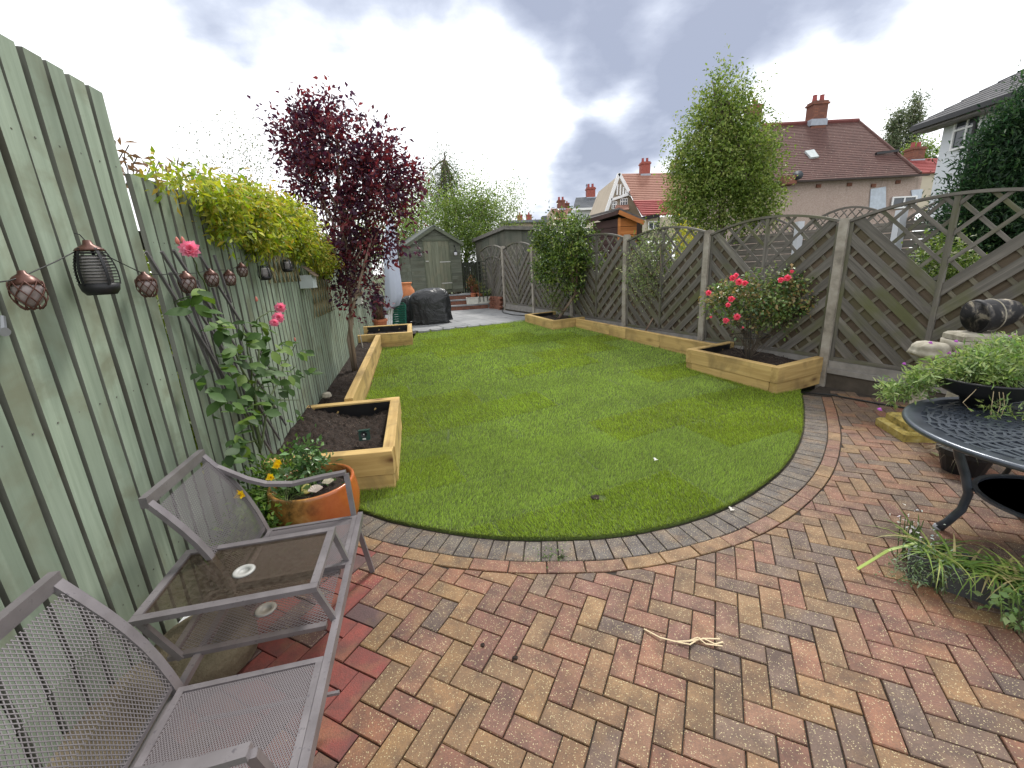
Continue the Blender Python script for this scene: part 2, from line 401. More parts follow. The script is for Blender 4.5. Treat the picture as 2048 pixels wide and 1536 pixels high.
from mathutils.geometry import delaunay_2d_cdt
def terrain_mesh(poly, dz, step=.2, zf=gz, amp=0):
    P = np.array(poly); gx, gy = np.meshgrid(np.arange(P[:, 0].min(), P[:, 0].max(), step), np.arange(P[:, 1].min(), P[:, 1].max(), step))
    G = np.stack([gx.ravel(), gy.ravel()], 1); G = G[inpoly(G, poly)]
    vs = [Vector(p) for p in poly] + [Vector(p) for p in G]; n = len(poly)
    r = delaunay_2d_cdt(vs, [(i, (i + 1) % n) for i in range(n)], [list(range(n))], 1, 1e-5)
    V = [(p.x, p.y, zf(p.x, p.y) + dz + (amp * random.uniform(-1, 1))) for p in r[0]]
    return V, [tuple(f) for f in r[2]]
b = NB('turf'); v = b.coord('Object'); n = b.noise(v, 2.2, 5); n3 = b.noise(v, 60, 3)
c = b.mix(b.ramp(n, [(.35, 0.), (.65, 1.)]), (.07, .105, .022), (.11, .155, .035)); b.bump(n3, .8, .01)
M_turf = b.fin(b.mix(b.ramp(n3, [(.4, 0.), (.6, .6)]), c, (.04, .05, .016)), .9)
V, F = terrain_mesh(lawn_poly, .012)
m = MB(); m.add(V, F)
rim = [(x, y, gz(x, y) + .012) for x, y in lawn_poly]; n_ = len(rim)
m.add(rim + [(x, y, gz(x, y) - .05) for x, y in lawn_poly], [(i, (i + 1) % n_, n_ + (i + 1) % n_, n_ + i) for i in range(n_)])
LAWN = tag(m.obj('lawn', M_turf, M=Matrix()), kind='structure')

# grass: single blades, thick near the patio; each turf roll has its own tone and lie
def turf_tone(x, y):
    ang = math.radians(-22); u = x * math.cos(ang) - y * math.sin(ang); w = x * math.sin(ang) + y * math.cos(ang)
    # rolls .41 wide, about 1.7 long, laid in staggered rows
    row = np.floor((w + .06 * np.sin(u * 1.3)) / .62); k = np.floor((u + row * .77) / 1.55)
    h = np.sin(row * 12.9898 + k * 78.233) * 43758.5453; h = h - np.floor(h)
    fw = np.abs((w + .06 * np.sin(u * 1.3)) / .62 - row - .5); fu = np.abs((u + row * .77) / 1.55 - k - .5)
    seam = np.minimum((.5 - fw) * .62, (.5 - fu) * 1.55)
    return h, seam
GV, GF, GC = [], [], []
def grass_band(y0, y1, dens, hgt, wid):
    x0, x1 = -3.2, 4.2; n = int((x1 - x0) * (y1 - y0) * dens); P = np.stack([rng.uniform(x0, x1, n), rng.uniform(y0, y1, n)], 1)
    P = P[inpoly(P, lawn_poly)]; h, seam = turf_tone(P[:, 0], P[:, 1])
    keep = (seam > .006) | (rng.random(len(P)) < .55); keep &= ((P[:, 0] - .62) ** 2 + (P[:, 1] - 2.78) ** 2 > .0016)
    for a_, b_ in (((-.21, 5.65), (-.07, 5.2)), ((.55, 3.62), (.68, 3.2)), ((-.72, 4.35), (-.68, 3.95)), ((1.9, 4.3), (2.15, 4.1)), ((1.35, 5.9), (1.5, 5.45))):
        a_ = np.array(a_); b_ = np.array(b_); d_ = b_ - a_; t_ = np.clip(((P - a_) @ d_) / (d_ @ d_), 0, 1); keep &= np.linalg.norm(P - a_ - t_[:, None] * d_, axis=1) > .011
    P, h, seam = P[keep], h[keep], seam[keep]; n = len(P)
    z = .33 * np.clip((P[:, 1] - 4.5) / 6.5, 0, 1) + .010
    a = rng.uniform(0, 2 * math.pi, n); lean = rng.uniform(.15, .8, n)
    la = np.where(h > .5, .6, 3.4) + rng.normal(size=n) * .9
    hh = hgt * rng.uniform(.55, 1.2, n) * np.clip(.6 + seam * 14, .6, 1); ww = wid * rng.uniform(.6, 1.3, n)
    B = np.stack([P[:, 0], P[:, 1], z], 1); s_ = np.stack([np.cos(a), np.sin(a), 0 * a], 1) * ww[:, None] / 2
    T = B + np.stack([np.cos(la) * lean * hh, np.sin(la) * lean * hh, hh * (1 - .3 * lean)], 1)
    low = .5 + .25 * np.sin(P[:, 0] * 1.9 + 1.3 * np.sin(P[:, 1] * 1.7)) * np.sin(P[:, 1] * 1.3 + 2) + .25 * np.sin(P[:, 0] * 5.1 + 2 * np.sin(P[:, 1] * 3.3)) * np.sin(P[:, 1] * 4.7 + 1.5 * np.sin(P[:, 0] * 4))
    base = np.array([.275, .375, .060]) * (.94 + .12 * h)[:, None] * (.82 + .36 * low)[:, None]
    c_ = base * rng.uniform(.42, 1.6, (n, 1)); dry = rng.random(n) < .08; c_[dry] = np.array([.26, .27, .09]) * rng.uniform(.6, 1.1, (dry.sum(), 1))
    c_[:, 2] += .025 * (h > .6); c_[:, 0] += .006 * (h < .3)
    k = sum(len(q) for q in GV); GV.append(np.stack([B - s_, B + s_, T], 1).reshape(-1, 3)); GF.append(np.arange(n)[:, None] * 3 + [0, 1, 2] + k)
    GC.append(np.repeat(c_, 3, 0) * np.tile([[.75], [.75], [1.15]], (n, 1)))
grass_band(2.2, 4.0, 26000, .036, .0046); grass_band(4.0, 6.0, 13000, .038, .0065); grass_band(6.0, 11.2, 6000, .040, .011)
# ragged fringe along the cut edge
n = 9000; tt = rng.uniform(0, ALEN, n); PP = np.array([arcp(t_, .0) for t_ in tt]); P2_ = np.array([arcp(t_, .1) for t_ in tt]); dd_ = (P2_ - PP) / .1; ok = PP[:, 0] > -1.5; PP, dd_ = PP[ok], dd_[ok]; n = len(PP)
B = np.c_[PP - dd_ * rng.uniform(0, .015, (n, 1)), np.full(n, .008)]; hh = rng.uniform(.012, .034, n); T = B + np.c_[dd_ * rng.uniform(.2, .9, (n, 1)) * hh[:, None] + rng.normal(size=(n, 2)) * .006, hh * rng.uniform(.1, .9, n)]; a = rng.uniform(0, 6.28, n); s_ = np.stack([np.cos(a), np.sin(a), 0 * a], 1) * .0022
k = sum(len(q) for q in GV); GV.append(np.stack([B - s_, B + s_, T], 1).reshape(-1, 3)); GF.append(np.arange(n)[:, None] * 3 + [0, 1, 2] + k); GC.append(np.repeat(np.array([.17, .22, .04]) * rng.uniform(.5, 1.4, (n, 1)), 3, 0))
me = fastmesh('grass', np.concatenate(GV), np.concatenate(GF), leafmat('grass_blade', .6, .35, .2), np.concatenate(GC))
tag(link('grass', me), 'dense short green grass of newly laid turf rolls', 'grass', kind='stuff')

# ---- block paving
def brickmat(name, source):
    b = NB(name)
    if source == 'object': oi = b.n('ShaderNodeObjectInfo'); base = oi.outputs['Color']
    else: a = b.n('ShaderNodeAttribute', attribute_name='tint'); base = a.outputs['Color']
    v = b.coord('Object', rnd=13 if source == 'object' else 0); n = b.noise(v, 9, 5, .6); fine = b.noise(v, 160, 3, .6)
    col = b.mix(b.ramp(n, [(.38, 0.), (.68, .62)]), base, (.06, .045, .04))
    n5 = b.noise(v, 6, 4); col = b.mix(b.ramp(n5, [(.5, 0.), (.72, .45)]), col, (.26, .155, .07))
    sep = b.n('ShaderNodeSeparateColor'); b.L(base, sep.inputs[0])
    fl = b.vor(v, 150); pick = b.math('GREATER_THAN', b.noise(v, 95, 2, .5), .53); d = b.math('LESS_THAN', fl.outputs['Distance'], .30)
    smooth = b.math('GREATER_THAN', sep.outputs[1], .062)      # the plain red and purple blocks have no flecks
    f = b.math('MULTIPLY', b.math('MULTIPLY', d, pick), smooth)
    col = b.mix(b.ramp(fine, [(.35, .35), (.6, 0.)]), col, (.05, .035, .03))
    col = b.mix(b.math('MULTIPLY', f, .7), col, (.58, .50, .28))
    b.bump(fine, .6, .003)
    return b.fin(col, b.ramp(n, [(.3, .55), (.7, .8)]), 0, .45)
MB_obj = brickmat('block_paving', 'object'); MB_att = brickmat('block_paving_far', 'tint')
YEL = [(.245, .135, .056), (.255, .145, .058), (.235, .124, .054), (.215, .124, .057)]; PINK = [(.225, .096, .055), (.195, .082, .052), (.235, .10, .052), (.19, .088, .056), (.215, .105, .058)]
GREY = [(.145, .088, .060), (.16, .098, .062), (.13, .084, .062)]; DARK = [(.10, .083, .070), (.115, .094, .076), (.09, .075, .066), (.11, .095, .08)]
RED = [(.27, .06, .045), (.24, .052, .04), (.25, .057, .043)]; PURP = [(.12, .061, .06), (.105, .056, .056)]
M_sand = plain('jointing_sand', (.035, .028, .022), .95, var=.3, scale=14)
PATIO = MB(); ms = []
pz = -.012
pp = [xy(arcp(t, .0)) for t in np.linspace(.05, ALEN - .05, 40)]
poly = [(-1.42, .2), (6.2, .2), (6.2, 3.2)] + [xy(RF(-1.9, .02)), xy(RF(0, .02))] + pp[::-1] + [(LX(3.1), 3.1)]
V, F = terrain_mesh(poly, pz, .5, lambda x, y: 0)
PATIO = tag(MB().add(V, F).obj('patio', M_sand, M=Matrix()), kind='structure')
th = -.453; uu = np.array([math.cos(th), math.sin(th)]); vv = np.array([math.sin(th), -math.cos(th)]); O0 = np.array([.4826, 1.4492]); BS = .1015
bricks = []      # (distance, polygon, colour)
def dark_side(c): return np.linalg.norm(arc - c, axis=1)
samp = np.array([arcp(t, .315) for t in np.linspace(0, ALEN, 240)]); sn = np.array([arcp(t, .415) for t in np.linspace(0, ALEN, 240)]) - samp
reds_line = [(.3, -.62), (1.1, -.66), (1.5, -.66), (1.78, -.735), (2.1, -.87), (2.4, -.99), (3, -1.3)]
for i in range(-70, 70):
    for j in range(-40, 40):
        u0, v0 = i + 3 * j, -i + j
        for kind, (du, dv, ox) in enumerate(((2, 1, 0), (1, 2, 2))):
            a, bb = u0 + ox, v0; g = .025
            cor = [(a + g, bb + g), (a + du - g, bb + g), (a + du - g, bb + dv - g), (a + g, bb + dv - g)]
            pl = [O0 + BS * (p * uu + q * vv) for p, q in cor]; c = sum(pl) / 4
            if not (.45 < c[1] < 5.4 and LX(c[1]) + .02 < c[0] < 6.1): continue
            q = (c - P1); s_ = q @ DR; o_ = -(q @ NRt)
            if o_ < .12: continue
            if abs(c[0]) > 1.45 * c[1] + 2.6: continue
            k = np.argmin(np.linalg.norm(samp - c, axis=1)); nn = sn[k] / np.linalg.norm(sn[k]); dd = [(p - samp[k]) @ nn for p in pl]
            if k in (0, 239) and (c - samp[k]) @ nn < .02: continue
            if max(dd) < .02: continue
            poly = [xy(p) for p in pl][::-1]
            if min(dd) < 0:
                tn = np.array([nn[1], -nn[0]]); A0 = samp[k] + nn * .002; big = [A0 - tn * 3, A0 + tn * 3, A0 + tn * 3 + nn * 6, A0 - tn * 3 + nn * 6]
                big = [xy(p) for p in big]
                ar = sum(big[t - 1][0] * big[t][1] - big[t][0] * big[t - 1][1] for t in range(4))
                if ar < 0: big = big[::-1]
                poly = clipconv(poly, big)
                if len(poly) < 3 or parea(poly) < .0012: continue
            rx = np.interp(c[1], [p[0] for p in reds_line], [p[1] for p in reds_line]); r = random.random()
            if c[0] < rx: col = random.choice(RED) if r < .72 else random.choice(PURP)
            else:
                px = c[0] - .25 * c[1]
                wy = np.interp(c[0], [-1, .3, 1.5, 3], [.55, .42, .26, .12])
                col = random.choice(YEL) if r < wy else random.choice(PINK) if r < wy + .36 else random.choice(GREY)
            bricks.append((float(np.linalg.norm(c)), poly, col))
def ring(o0, o1, length, cols, gap=.006):
    mid = (o0 + o1) / 2; n = int(ALEN / length)
    for k in range(n):
        t0, t1 = k * ALEN / n + gap / 2, (k + 1) * ALEN / n - gap / 2
        poly = [xy(arcp(t0, o0)), xy(arcp(t0, o1)), xy(arcp((t0 + t1) / 2, o1)), xy(arcp(t1, o1)), xy(arcp(t1, o0)), xy(arcp((t0 + t1) / 2, o0))]
        c = arcp((t0 + t1) / 2, mid)
        if c[0] < LX(c[1]) + .05: continue
        col = random.choice(cols)
        bricks.append((float(np.linalg.norm(c)) * 1.05, poly, col))
ring(.022, .208, .1, DARK); 
ring(.214, .309, .205, PINK + YEL[:2] + [RED[0]][:0])
bricks.sort(key=lambda q: q[0]); FV, FF, FC = [], [], []
def jit(poly): return [(x + random.uniform(-.0012, .0012), y + random.uniform(-.0012, .0012)) for x, y in poly]
for k, (dist, poly, col) in enumerate(bricks):
    z1 = random.uniform(-.0025, .0025); tx, ty = random.uniform(-.008, .008), random.uniform(-.008, .008)
    if k < 300:
        cx_ = sum(p[0] for p in poly) / len(poly); cy_ = sum(p[1] for p in poly) / len(poly); mb = MB(); mb.prism([(x - cx_, y - cy_) for x, y in jit(poly)], -.05, 0, ch=.0035)
        o = mb.obj('brick', MB_obj, PATIO, M=Matrix.Translation((cx_, cy_, z1)) @ Matrix.Rotation(tx, 4, 'X') @ Matrix.Rotation(ty, 4, 'Y'))
        t = random.uniform(.88, 1.12); o.color = (col[0] * t, col[1] * t, col[2] * t, 1)
    else:
        mb = MB(); mb.prism(jit(poly), z1 - .05, z1, ch=.0035); n0 = len(FV); FV += mb.v; FC += [tuple(x * random.uniform(.98, 1.02) for x in col)] * len(mb.v); FF += [tuple(i + n0 for i in f) for f in mb.f]
me = bpy.data.meshes.new('more_bricks'); me.from_pydata(FV, [], FF); me.materials.append(MB_att)
ca = me.color_attributes.new('tint', 'FLOAT_COLOR', 'POINT'); ca.data.foreach_set('color', np.c_[np.array(FC), np.ones(len(FC))].astype(np.float32).ravel())
tag(link('far_bricks', me, PATIO), kind='stuff')

# ---- raised beds of new sleepers
M_slp = wood('new_sleeper', (.47, .305, .11), (.70, .50, .21), 0, .75, grain=20, knots=(3.4, (.13, .06, .025)), stain=(.29, .20, .085), stain_s=2.3, rndv=.22)
M_liner = plain('black_liner', (.012, .012, .014), .35, var=.3, spec=.5)
def v3(p, z): return (p[0], p[1], z)
def sleeper(parent, a, b, ztop, heights, th_=.095, liner=None, zb=None):
    """a wall of stacked sleepers between two outer points; ztop = (top at a, top at b)"""
    a = np.array(a, float); b = np.array(b, float); d = (b - a) / np.linalg.norm(b - a); nrm = np.array([-d[1], d[0]]) * (1 if liner is None or liner > 0 else -1)
    off = 0
    for k, h in enumerate(heights):
        sh = nrm * (th_ / 2 + .006 * k * (1 if k else 0)); e = d * (.0 if k == 0 else .012)
        za, zb_ = ztop[0] - off - h / 2, ztop[1] - off - h / 2
        plank('sleeper', v3(a + sh + e, za), v3(b + sh - e, zb_), th_, h - .003, M_slp, parent); off += h
    if liner is not None:
        q = nrm * (th_ + .004); e = d * .1
        m = MB(); N_ = 14; v = []
        for i in range(N_ + 1):
            p = a + e + (b - a - 2 * e) * i / N_ + q; zt = ztop[0] + (ztop[1] - ztop[0]) * i / N_
            for zz, wv in ((-.018, 0), (-.09, .008), (-.16, -.002), (-.26, .006)):
                pw = p + nrm * (wv * math.sin(i * 1.7)); v.append((pw[0], pw[1], zt + zz))
        v2 = [(x + nrm[0] * .002, y + nrm[1] * .002, z) for x, y, z in v]; n4 = 4; f = [(i * n4 + k, i * n4 + k + 1, (i + 1) * n4 + k + 1, (i + 1) * n4 + k) for i in range(N_) for k in range(3)]; nn = len(v)
        m.add(v2 + v, f + [tuple(q_ + nn for q_ in reversed(g)) for g in f]); m.obj('liner', M_liner, parent, smooth=True)
def thing(name, label, cat, loc, group=None): return empty(name, label, cat, tuple(map(float, loc)), 0, group)
GB = 'new timber sleeper beds round the lawn'
t = thing('raised_bed', 'deep square sleeper bed with black liner and bare soil, nearest the mesh seat', 'raised bed', (-1.4, 3.8, 0), GB)
fa = (LX(3.02) + .03, 2.99); fb = (LX(4.5) + .03, 4.44)
sleeper(t, fa, (-.98, 3.10), (.34, .337), (.2, .17), liner=1)
sleeper(t, (-.98, 3.197), (-1.26, 4.50), (.337, .345), (.2, .17), liner=1)
sleeper(t, (-1.28, 4.6), fb, (.345, .345), (.2, .17), liner=1)
t = thing('sleeper_wall', 'long low sleeper wall on the left, holding the soil around the purple tree', 'sleeper wall', (-2.2, 6.6, .1), GB)
sleeper(t, (-.90 - .2 * 4.66, 4.66), (-.90 - .2 * 6.6, 6.6), (.34, .42), (.2, .2), liner=None); sleeper(t, (-.90 - .2 * 6.605, 6.605), (-.90 - .2 * 8.6, 8.6), (.42, .505), (.2, .2))
t = thing('raised_bed', 'far sleeper bed on the left in front of the terracotta pot', 'raised bed', (-2.5, 9.2, .2), GB)
sleeper(t, (-3.08, 8.52), (-2.01, 8.73), (.52, .51), (.2, .14), liner=1)
sleeper(t, (-2.03, 8.826), (-2.22, 9.72), (.51, .56), (.2, .16), liner=1)
sleeper(t, (-2.24, 9.82), (-3.3, 9.61), (.56, .57), (.2, .16), liner=1)
def sleeperR(parent, a, b, ztop, heights, **k): sleeper(parent, b, a, (ztop[1], ztop[0]), heights, **k)
t = thing('raised_bed', 'near right sleeper bed holding the pink rose bush', 'raised bed', RF(.7, .5), GB)
sleeperR(t, xy(RF(0, 0.03)), xy(RF(0, .955)), (.375, .365), (.2, .16), liner=None)
sleeperR(t, xy(RF(.096, .955)), xy(RF(1.3, .955)), (.367, .395), (.2, .15), liner=1)
sleeperR(t, xy(RF(1.395, .955)), xy(RF(1.395, .03)), (.395, .40), (.2, .15), liner=1)
t = thing('sleeper_wall', 'long low sleeper wall on the right below the lattice fence', 'sleeper wall', RF(3.2, .4), GB)
for s0, s1, z0, z1 in ((1.42, 2.5, .39, .41), (2.505, 3.4, .41, .435), (3.405, 3.9, .435, .45), (3.905, 4.5, .45, .465), (4.505, 5.1, .465, .48)):
    sleeperR(t, xy(RF(s0, .385)), xy(RF(s1, .385)), (z0, z1), (.2, .12))
t = thing('raised_bed', 'small far right sleeper bed under the glossy round shrub', 'raised bed', RF(5.8, .5), GB)
sleeperR(t, xy(RF(5.14, .10)), xy(RF(5.14, .965)), (.49, .485), (.2, .05)); sleeperR(t, xy(RF(5.237, .965)), xy(RF(6.4, .965)), (.485, .535), (.2, .05), liner=1)
sleeperR(t, xy(RF(6.5, .965)), xy(RF(6.5, .10)), (.535, .54), (.2, .05), liner=1)

# ---- soil
b = NB('soil'); v = b.coord('Object'); n = b.noise(v, 40, 6, .7); n2 = b.noise(v, 7, 3); fl = b.vor(v, 60)
c = b.mix(b.ramp(n, [(.35, 0.), (.65, 1.)]), (.010, .007, .005), (.045, .028, .020)); c = b.mix(b.math('MULTIPLY', b.math('LESS_THAN', fl.outputs['Distance'], .16), b.math('GREATER_THAN', n2, .56)), c, (.30, .24, .18))
b.bump(n, 1, .02); M_soil = b.fin(c, .95)
def soil(poly, zf, label, bedname, step=.03, amp=.022):
    V, F = terrain_mesh(poly, 0, step, zf, amp); V = np.array(V); F = np.array(F)
    # clods and chips lying on top
    n = int(len(V) * .22); idx = rng.integers(0, len(V), n); Q = V[idx] + rng.normal(size=(n, 3)) * .008; sz = rng.uniform(.004, .016, n)
    tv = np.array([(1, 0, -.3), (-.5, .87, -.3), (-.5, -.87, -.3), (0, 0, 1)]); CV = (Q[:, None] + tv[None] * sz[:, None, None] * rng.uniform(.6, 1.4, (n, 4, 1))).reshape(-1, 3)
    CF = (np.arange(n)[:, None, None] * 4 + np.array([(0, 1, 3), (1, 2, 3), (2, 0, 3)])[None]).reshape(-1, 3) + len(V)
    me = fastmesh('soil', np.concatenate([V, CV]), np.concatenate([F, CF]), M_soil, smooth=False)
    return tag(link('soil', me), label, 'soil', kind='stuff')
soil([(-2.0, 3.08), (-1.08, 3.18), (-1.35, 4.5), (-2.22, 4.42)], lambda x, y: .225 + .05 * math.sin(x * 5 + y * 3) + .09 * max(0, -1.5 - x), 'dark crumbly soil in the bed nearest the mesh seat', '')
soil([(LX(4.55) + .02, 4.55), (-1.97, 4.66), (-1.0 - .2 * 8.55, 8.55), (LX(8.55) + .02, 8.55)], lambda x, y: .20 + .042 * (y - 4.5) + .05 * max(0, (-1.2 - .2 * y - x)), 'dark soil strip under the purple tree beside the green fence', '', .05)
soil([(-2.95, 8.65), (-2.12, 8.82), (-2.3, 9.72), (-3.2, 9.55)], lambda x, y: .42, 'dark soil in the far left bed', '', .05)
soil([xy(RF(.1, .86)), xy(RF(.1, .06)), xy(RF(1.3, .06)), xy(RF(1.3, .86))], lambda x, y: .275 + .03 * math.sin(x * 4), 'dark soil with pale chips under the pink rose bush', '', .04)
soil([xy(RF(1.42, .29)), xy(RF(1.42, .06)), xy(RF(5.1, .06)), xy(RF(5.1, .29))], lambda x, y: .30 + .02 * (y - 6), 'narrow dark soil strip behind the right sleeper wall', '', .06)
soil([xy(RF(5.25, .87)), xy(RF(5.25, .06)), xy(RF(6.4, .06)), xy(RF(6.4, .87))], lambda x, y: .44, 'dark soil in the small far right bed', '', .06)
# ================================================================== LEFT FENCE
GRN1, GRN2 = (.20, .25, .185), (.31, .37, .285)
M_board = wood('sage_paint_board', GRN1, GRN2, 2, .75, grain=20, knots=(3.6, (.10, .125, .085)), stain=(.17, .18, .12), stain_s=3.2, rndv=.26)
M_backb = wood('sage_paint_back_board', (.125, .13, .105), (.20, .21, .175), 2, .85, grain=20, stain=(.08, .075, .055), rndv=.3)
M_rail = wood('rail_wood', (.10, .09, .07), (.17, .15, .11), 1, .85)
def board_mesh(name, w, th_, h, mat, seed):
    r = random.Random(seed); m = MB(); n = 7; v = []
    for i in range(n):
        z = h * i / (n - 1); dx = .0025 * math.sin(i * 1.9 + seed) ; c = .004
        for x, y in ((-w / 2, 0), (-w / 2 + c, -th_), (w / 2 - c, -th_), (w / 2, 0)): v.append((x + dx, y + .0015 * math.sin(i * 2.3 + seed * 2), z - (.0 if i < n - 1 else .004 * abs(x) / w)))
    f = [(0, 1, 2, 3), tuple(4 * (n - 1) + k for k in (3, 2, 1, 0))]
    for i in range(n - 1):
        for k in range(4): j = (k + 1) % 4; f.append((4 * i + k, 4 * i + 4 + k, 4 * i + 4 + j, 4 * i + j))
    m.add(v, f)
    for z in (.46, 1.26, h - .32): m.box(-.003, .003, -th_ - .0015, -th_ + .004, z - .003, z + .003)
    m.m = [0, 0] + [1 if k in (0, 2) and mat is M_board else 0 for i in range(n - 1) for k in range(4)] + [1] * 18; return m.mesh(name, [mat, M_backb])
rotF = Matrix.Rotation(math.atan2(TL[1], TL[0]), 4, 'Z')       # local +X along the fence, local -Y towards the garden
def build_board_fence(name, label, y0, y1, ztop, pitch, wfront):
    root = empty(name, label, 'fence', (LX((y0 + y1) / 2), (y0 + y1) / 2, 0)); inv = PW(root).inverted()
    H = ztop + .03; fr = [board_mesh('board', wfront, .022, H, M_board, s) for s in range(3)]; bk = [board_mesh('back_board', .062, .016, H - .05, M_backb, s) for s in range(2)]
    n = int(round((y1 - y0) / (pitch * .9806)))
    for k in range(n):
        y = y0 + (k + .5) * (y1 - y0) / n
        M = Matrix.Translation((LX(y) + random.uniform(-.002, .002), y, -.03 + random.uniform(-.006, .006))) @ rotF @ Matrix.Rotation(random.uniform(-.003, .003), 4, 'Y')
        link('board', fr[k % 3], root, inv @ M)
        if k < n - 1:
            y = y0 + (k + 1) * (y1 - y0) / n; M = Matrix.Translation((LX(y) - .022, y + .004, -.03)) @ rotF
            link('back_board', bk[k % 2], root, inv @ M)
    for z in (.45, 1.25, ztop - .3):
        m = MB(); m.bar((LX(y0 + .02) - .085, y0 + .02, z), (LX(y1 - .02) - .085, y1 - .02, z), .05, .09); m.obj('rail', M_rail, root)
    return root
build_board_fence('board_fence', 'tall sage green board fence section at the left edge, behind the mesh seat', -.6, 2.248, 2.555, .1085, .092)
build_board_fence('board_fence', 'lower sage green board fence running down the left side of the lawn', 2.285, 13.2, 2.225, .1085, .092)

# ================================================================== RIGHT FENCE
M_slat = wood('weathered_slat', (.09, .083, .073), (.21, .193, .168), 0, .85, grain=26, stain=(.105, .11, .045), stain_s=1.3, rndv=.3)
M_slatb = wood('weathered_back_slat', (.075, .055, .038), (.135, .105, .075), 0, .9, grain=22, stain=(.10, .09, .05), rndv=.35)
M_slat2 = wood('weathered_thin_slat', (.11, .10, .07), (.20, .18, .135), 0, .85, grain=26, rndv=.25)
b = NB('concrete_post'); v = b.coord('Object', rnd=9); n = b.noise(v, 5, 6, .65); n2 = b.noise(v, 90, 3)
c = b.ramp(n, [(.3, (.15, .13, .105)), (.5, (.30, .27, .225)), (.75, (.42, .39, .34))]); b.bump(n2, .6, .004); M_conc = b.fin(c, .9)
PW_, HC, RISE, FB = 1.83, 1.66, .155, 0.0
def ztopl(s): return HC + RISE * (1 - ((s - PW_ / 2) / (PW_ / 2)) ** 2)
def build_panel(label):
    """lattice panel in its own frame: X along, Z up, -Y towards our garden"""
    root = empty('lattice_fence_panel', label, 'fence panel', (0, 0, 0)); c_ = PW_ / 2; fr = .042
    def slat(name, poly, y0, y1, ang, mat):
        """poly in (s,z); the object lies along ang"""
        cx_ = sum(p[0] for p in poly) / len(poly); cz_ = sum(p[1] for p in poly) / len(poly); ca, sa = math.cos(ang), math.sin(ang)
        loc = [((p[0] - cx_) * ca + (p[1] - cz_) * sa, -(p[0] - cx_) * sa + (p[1] - cz_) * ca) for p in poly]
        ar = sum(loc[t - 1][0] * loc[t][1] - loc[t][0] * loc[t - 1][1] for t in range(len(loc)))
        if ar < 0: loc = loc[::-1]
        n = len(loc); m = MB(); e = .003
        v = [(x, y1, z) for x, z in loc] + [(x, y0, z) for x, z in loc]
        m.add(v, [tuple(range(n))[::-1][::-1], tuple(range(n, 2 * n))[::-1]] + [(i, n + i, n + (i + 1) % n, (i + 1) % n) for i in range(n)])
        M = Matrix.Translation((cx_, 0, cz_)) @ Matrix(((ca, 0, -sa, 0), (0, 1, 0, 0), (sa, 0, ca, 0), (0, 0, 0, 1)))
        bmx = bmesh.new(); me = m.mesh(name, mat); bmx.from_mesh(me); bmesh.ops.recalc_face_normals(bmx, faces=bmx.faces); bmx.to_mesh(me); bmx.free()
        link(name, me, root, M)
    def rect(s0, s1, z0, z1): return [(s0, z0), (s1, z0), (s1, z1), (s0, z1)]
    slat('stile', rect(0, fr, 0, HC), -.02, .025, math.pi / 2, M_slat); slat('stile', rect(PW_ - fr, PW_, 0, HC), -.02, .025, math.pi / 2, M_slat)
    slat('bottom_rail', rect(fr + .002, PW_ - fr - .002, 0, .045), -.018, .022, 0, M_slat)
    mt = MB(); K = 20; v = []
    for i in range(K + 1):
        s = -.01 + (PW_ + .02) * i / K; z = HC + RISE * (1 - ((min(max(s, 0), PW_) - c_) / c_) ** 2)
        v += [(s, -.034, z), (s, .034, z), (s, .034, z + .03), (s, -.034, z + .03)]
    f = [(0, 1, 2, 3), tuple(4 * K + k for k in (3, 2, 1, 0))]
    for i in range(K):
        for k in range(4): j = (k + 1) % 4; f.append((4 * i + k, 4 * i + 4 + k, 4 * i + 4 + j, 4 * i + j))
    mt.add(v, f); link('arched_rail', mt.mesh('arched_rail', M_slat), root)
    slat('muntin', rect(c_ - .0225, c_ + .0225, .047, ztopl(c_) - .003), -.026, .020, math.pi / 2, M_slat)
    ang = math.radians(44); ca, sa = math.cos(ang), math.sin(ang)
    notch = .88         # height at which the top board meets the middle post
    for side in (0, 1):
        if side == 0: reg = [(fr, .047), (c_ - .024, .047)] + [(s, ztopl(s) - .002) for s in np.linspace(c_ - .024, fr, 9)]
        else: reg = [(c_ + .024, .047), (PW_ - fr, .047)] + [(s, ztopl(s) - .002) for s in np.linspace(PW_ - fr, c_ + .024, 9)]
        sg = -1 if side == 0 else 1
        dx, dz = ca, sg * sa; nx, nz = -dz, dx        # along, up-normal
        def strip(cs, cz, w, L=3): return [(cs - dx * L - nx * w / 2, cz - dz * L - nz * w / 2), (cs + dx * L - nx * w / 2, cz + dz * L - nz * w / 2), (cs + dx * L + nx * w / 2, cz + dz * L + nz * w / 2), (cs - dx * L + nx * w / 2, cz - dz * L + nz * w / 2)]
        def stripp(cs, cz, w, L=3):                   # across the boards
            return [(cs - nx * L - dx * w / 2, cz - nz * L - dz * w / 2), (cs - nx * L + dx * w / 2, cz - nz * L + dz * w / 2), (cs + nx * L + dx * w / 2, cz + nz * L + dz * w / 2), (cs + nx * L - dx * w / 2, cz + nz * L - dz * w / 2)]
        def ccw(p): return p if sum(p[t - 1][0] * p[t][1] - p[t][0] * p[t - 1][1] for t in range(len(p))) > 0 else p[::-1]
        def put(name, poly, y0, y1, a_, mat, reg_):
            q = clipconv(ccw(poly), reg_)
            if len(q) > 2 and parea(q) > .0012: slat(name, q, y0, y1, a_, mat)
        # the line of the topmost board divides the solid part from the open lattice
        k0 = (c_ * nx + notch * nz)
        def lvl(k): return (k0 + k) * nx, (k0 + k) * nz
        pit = .178; big = 4
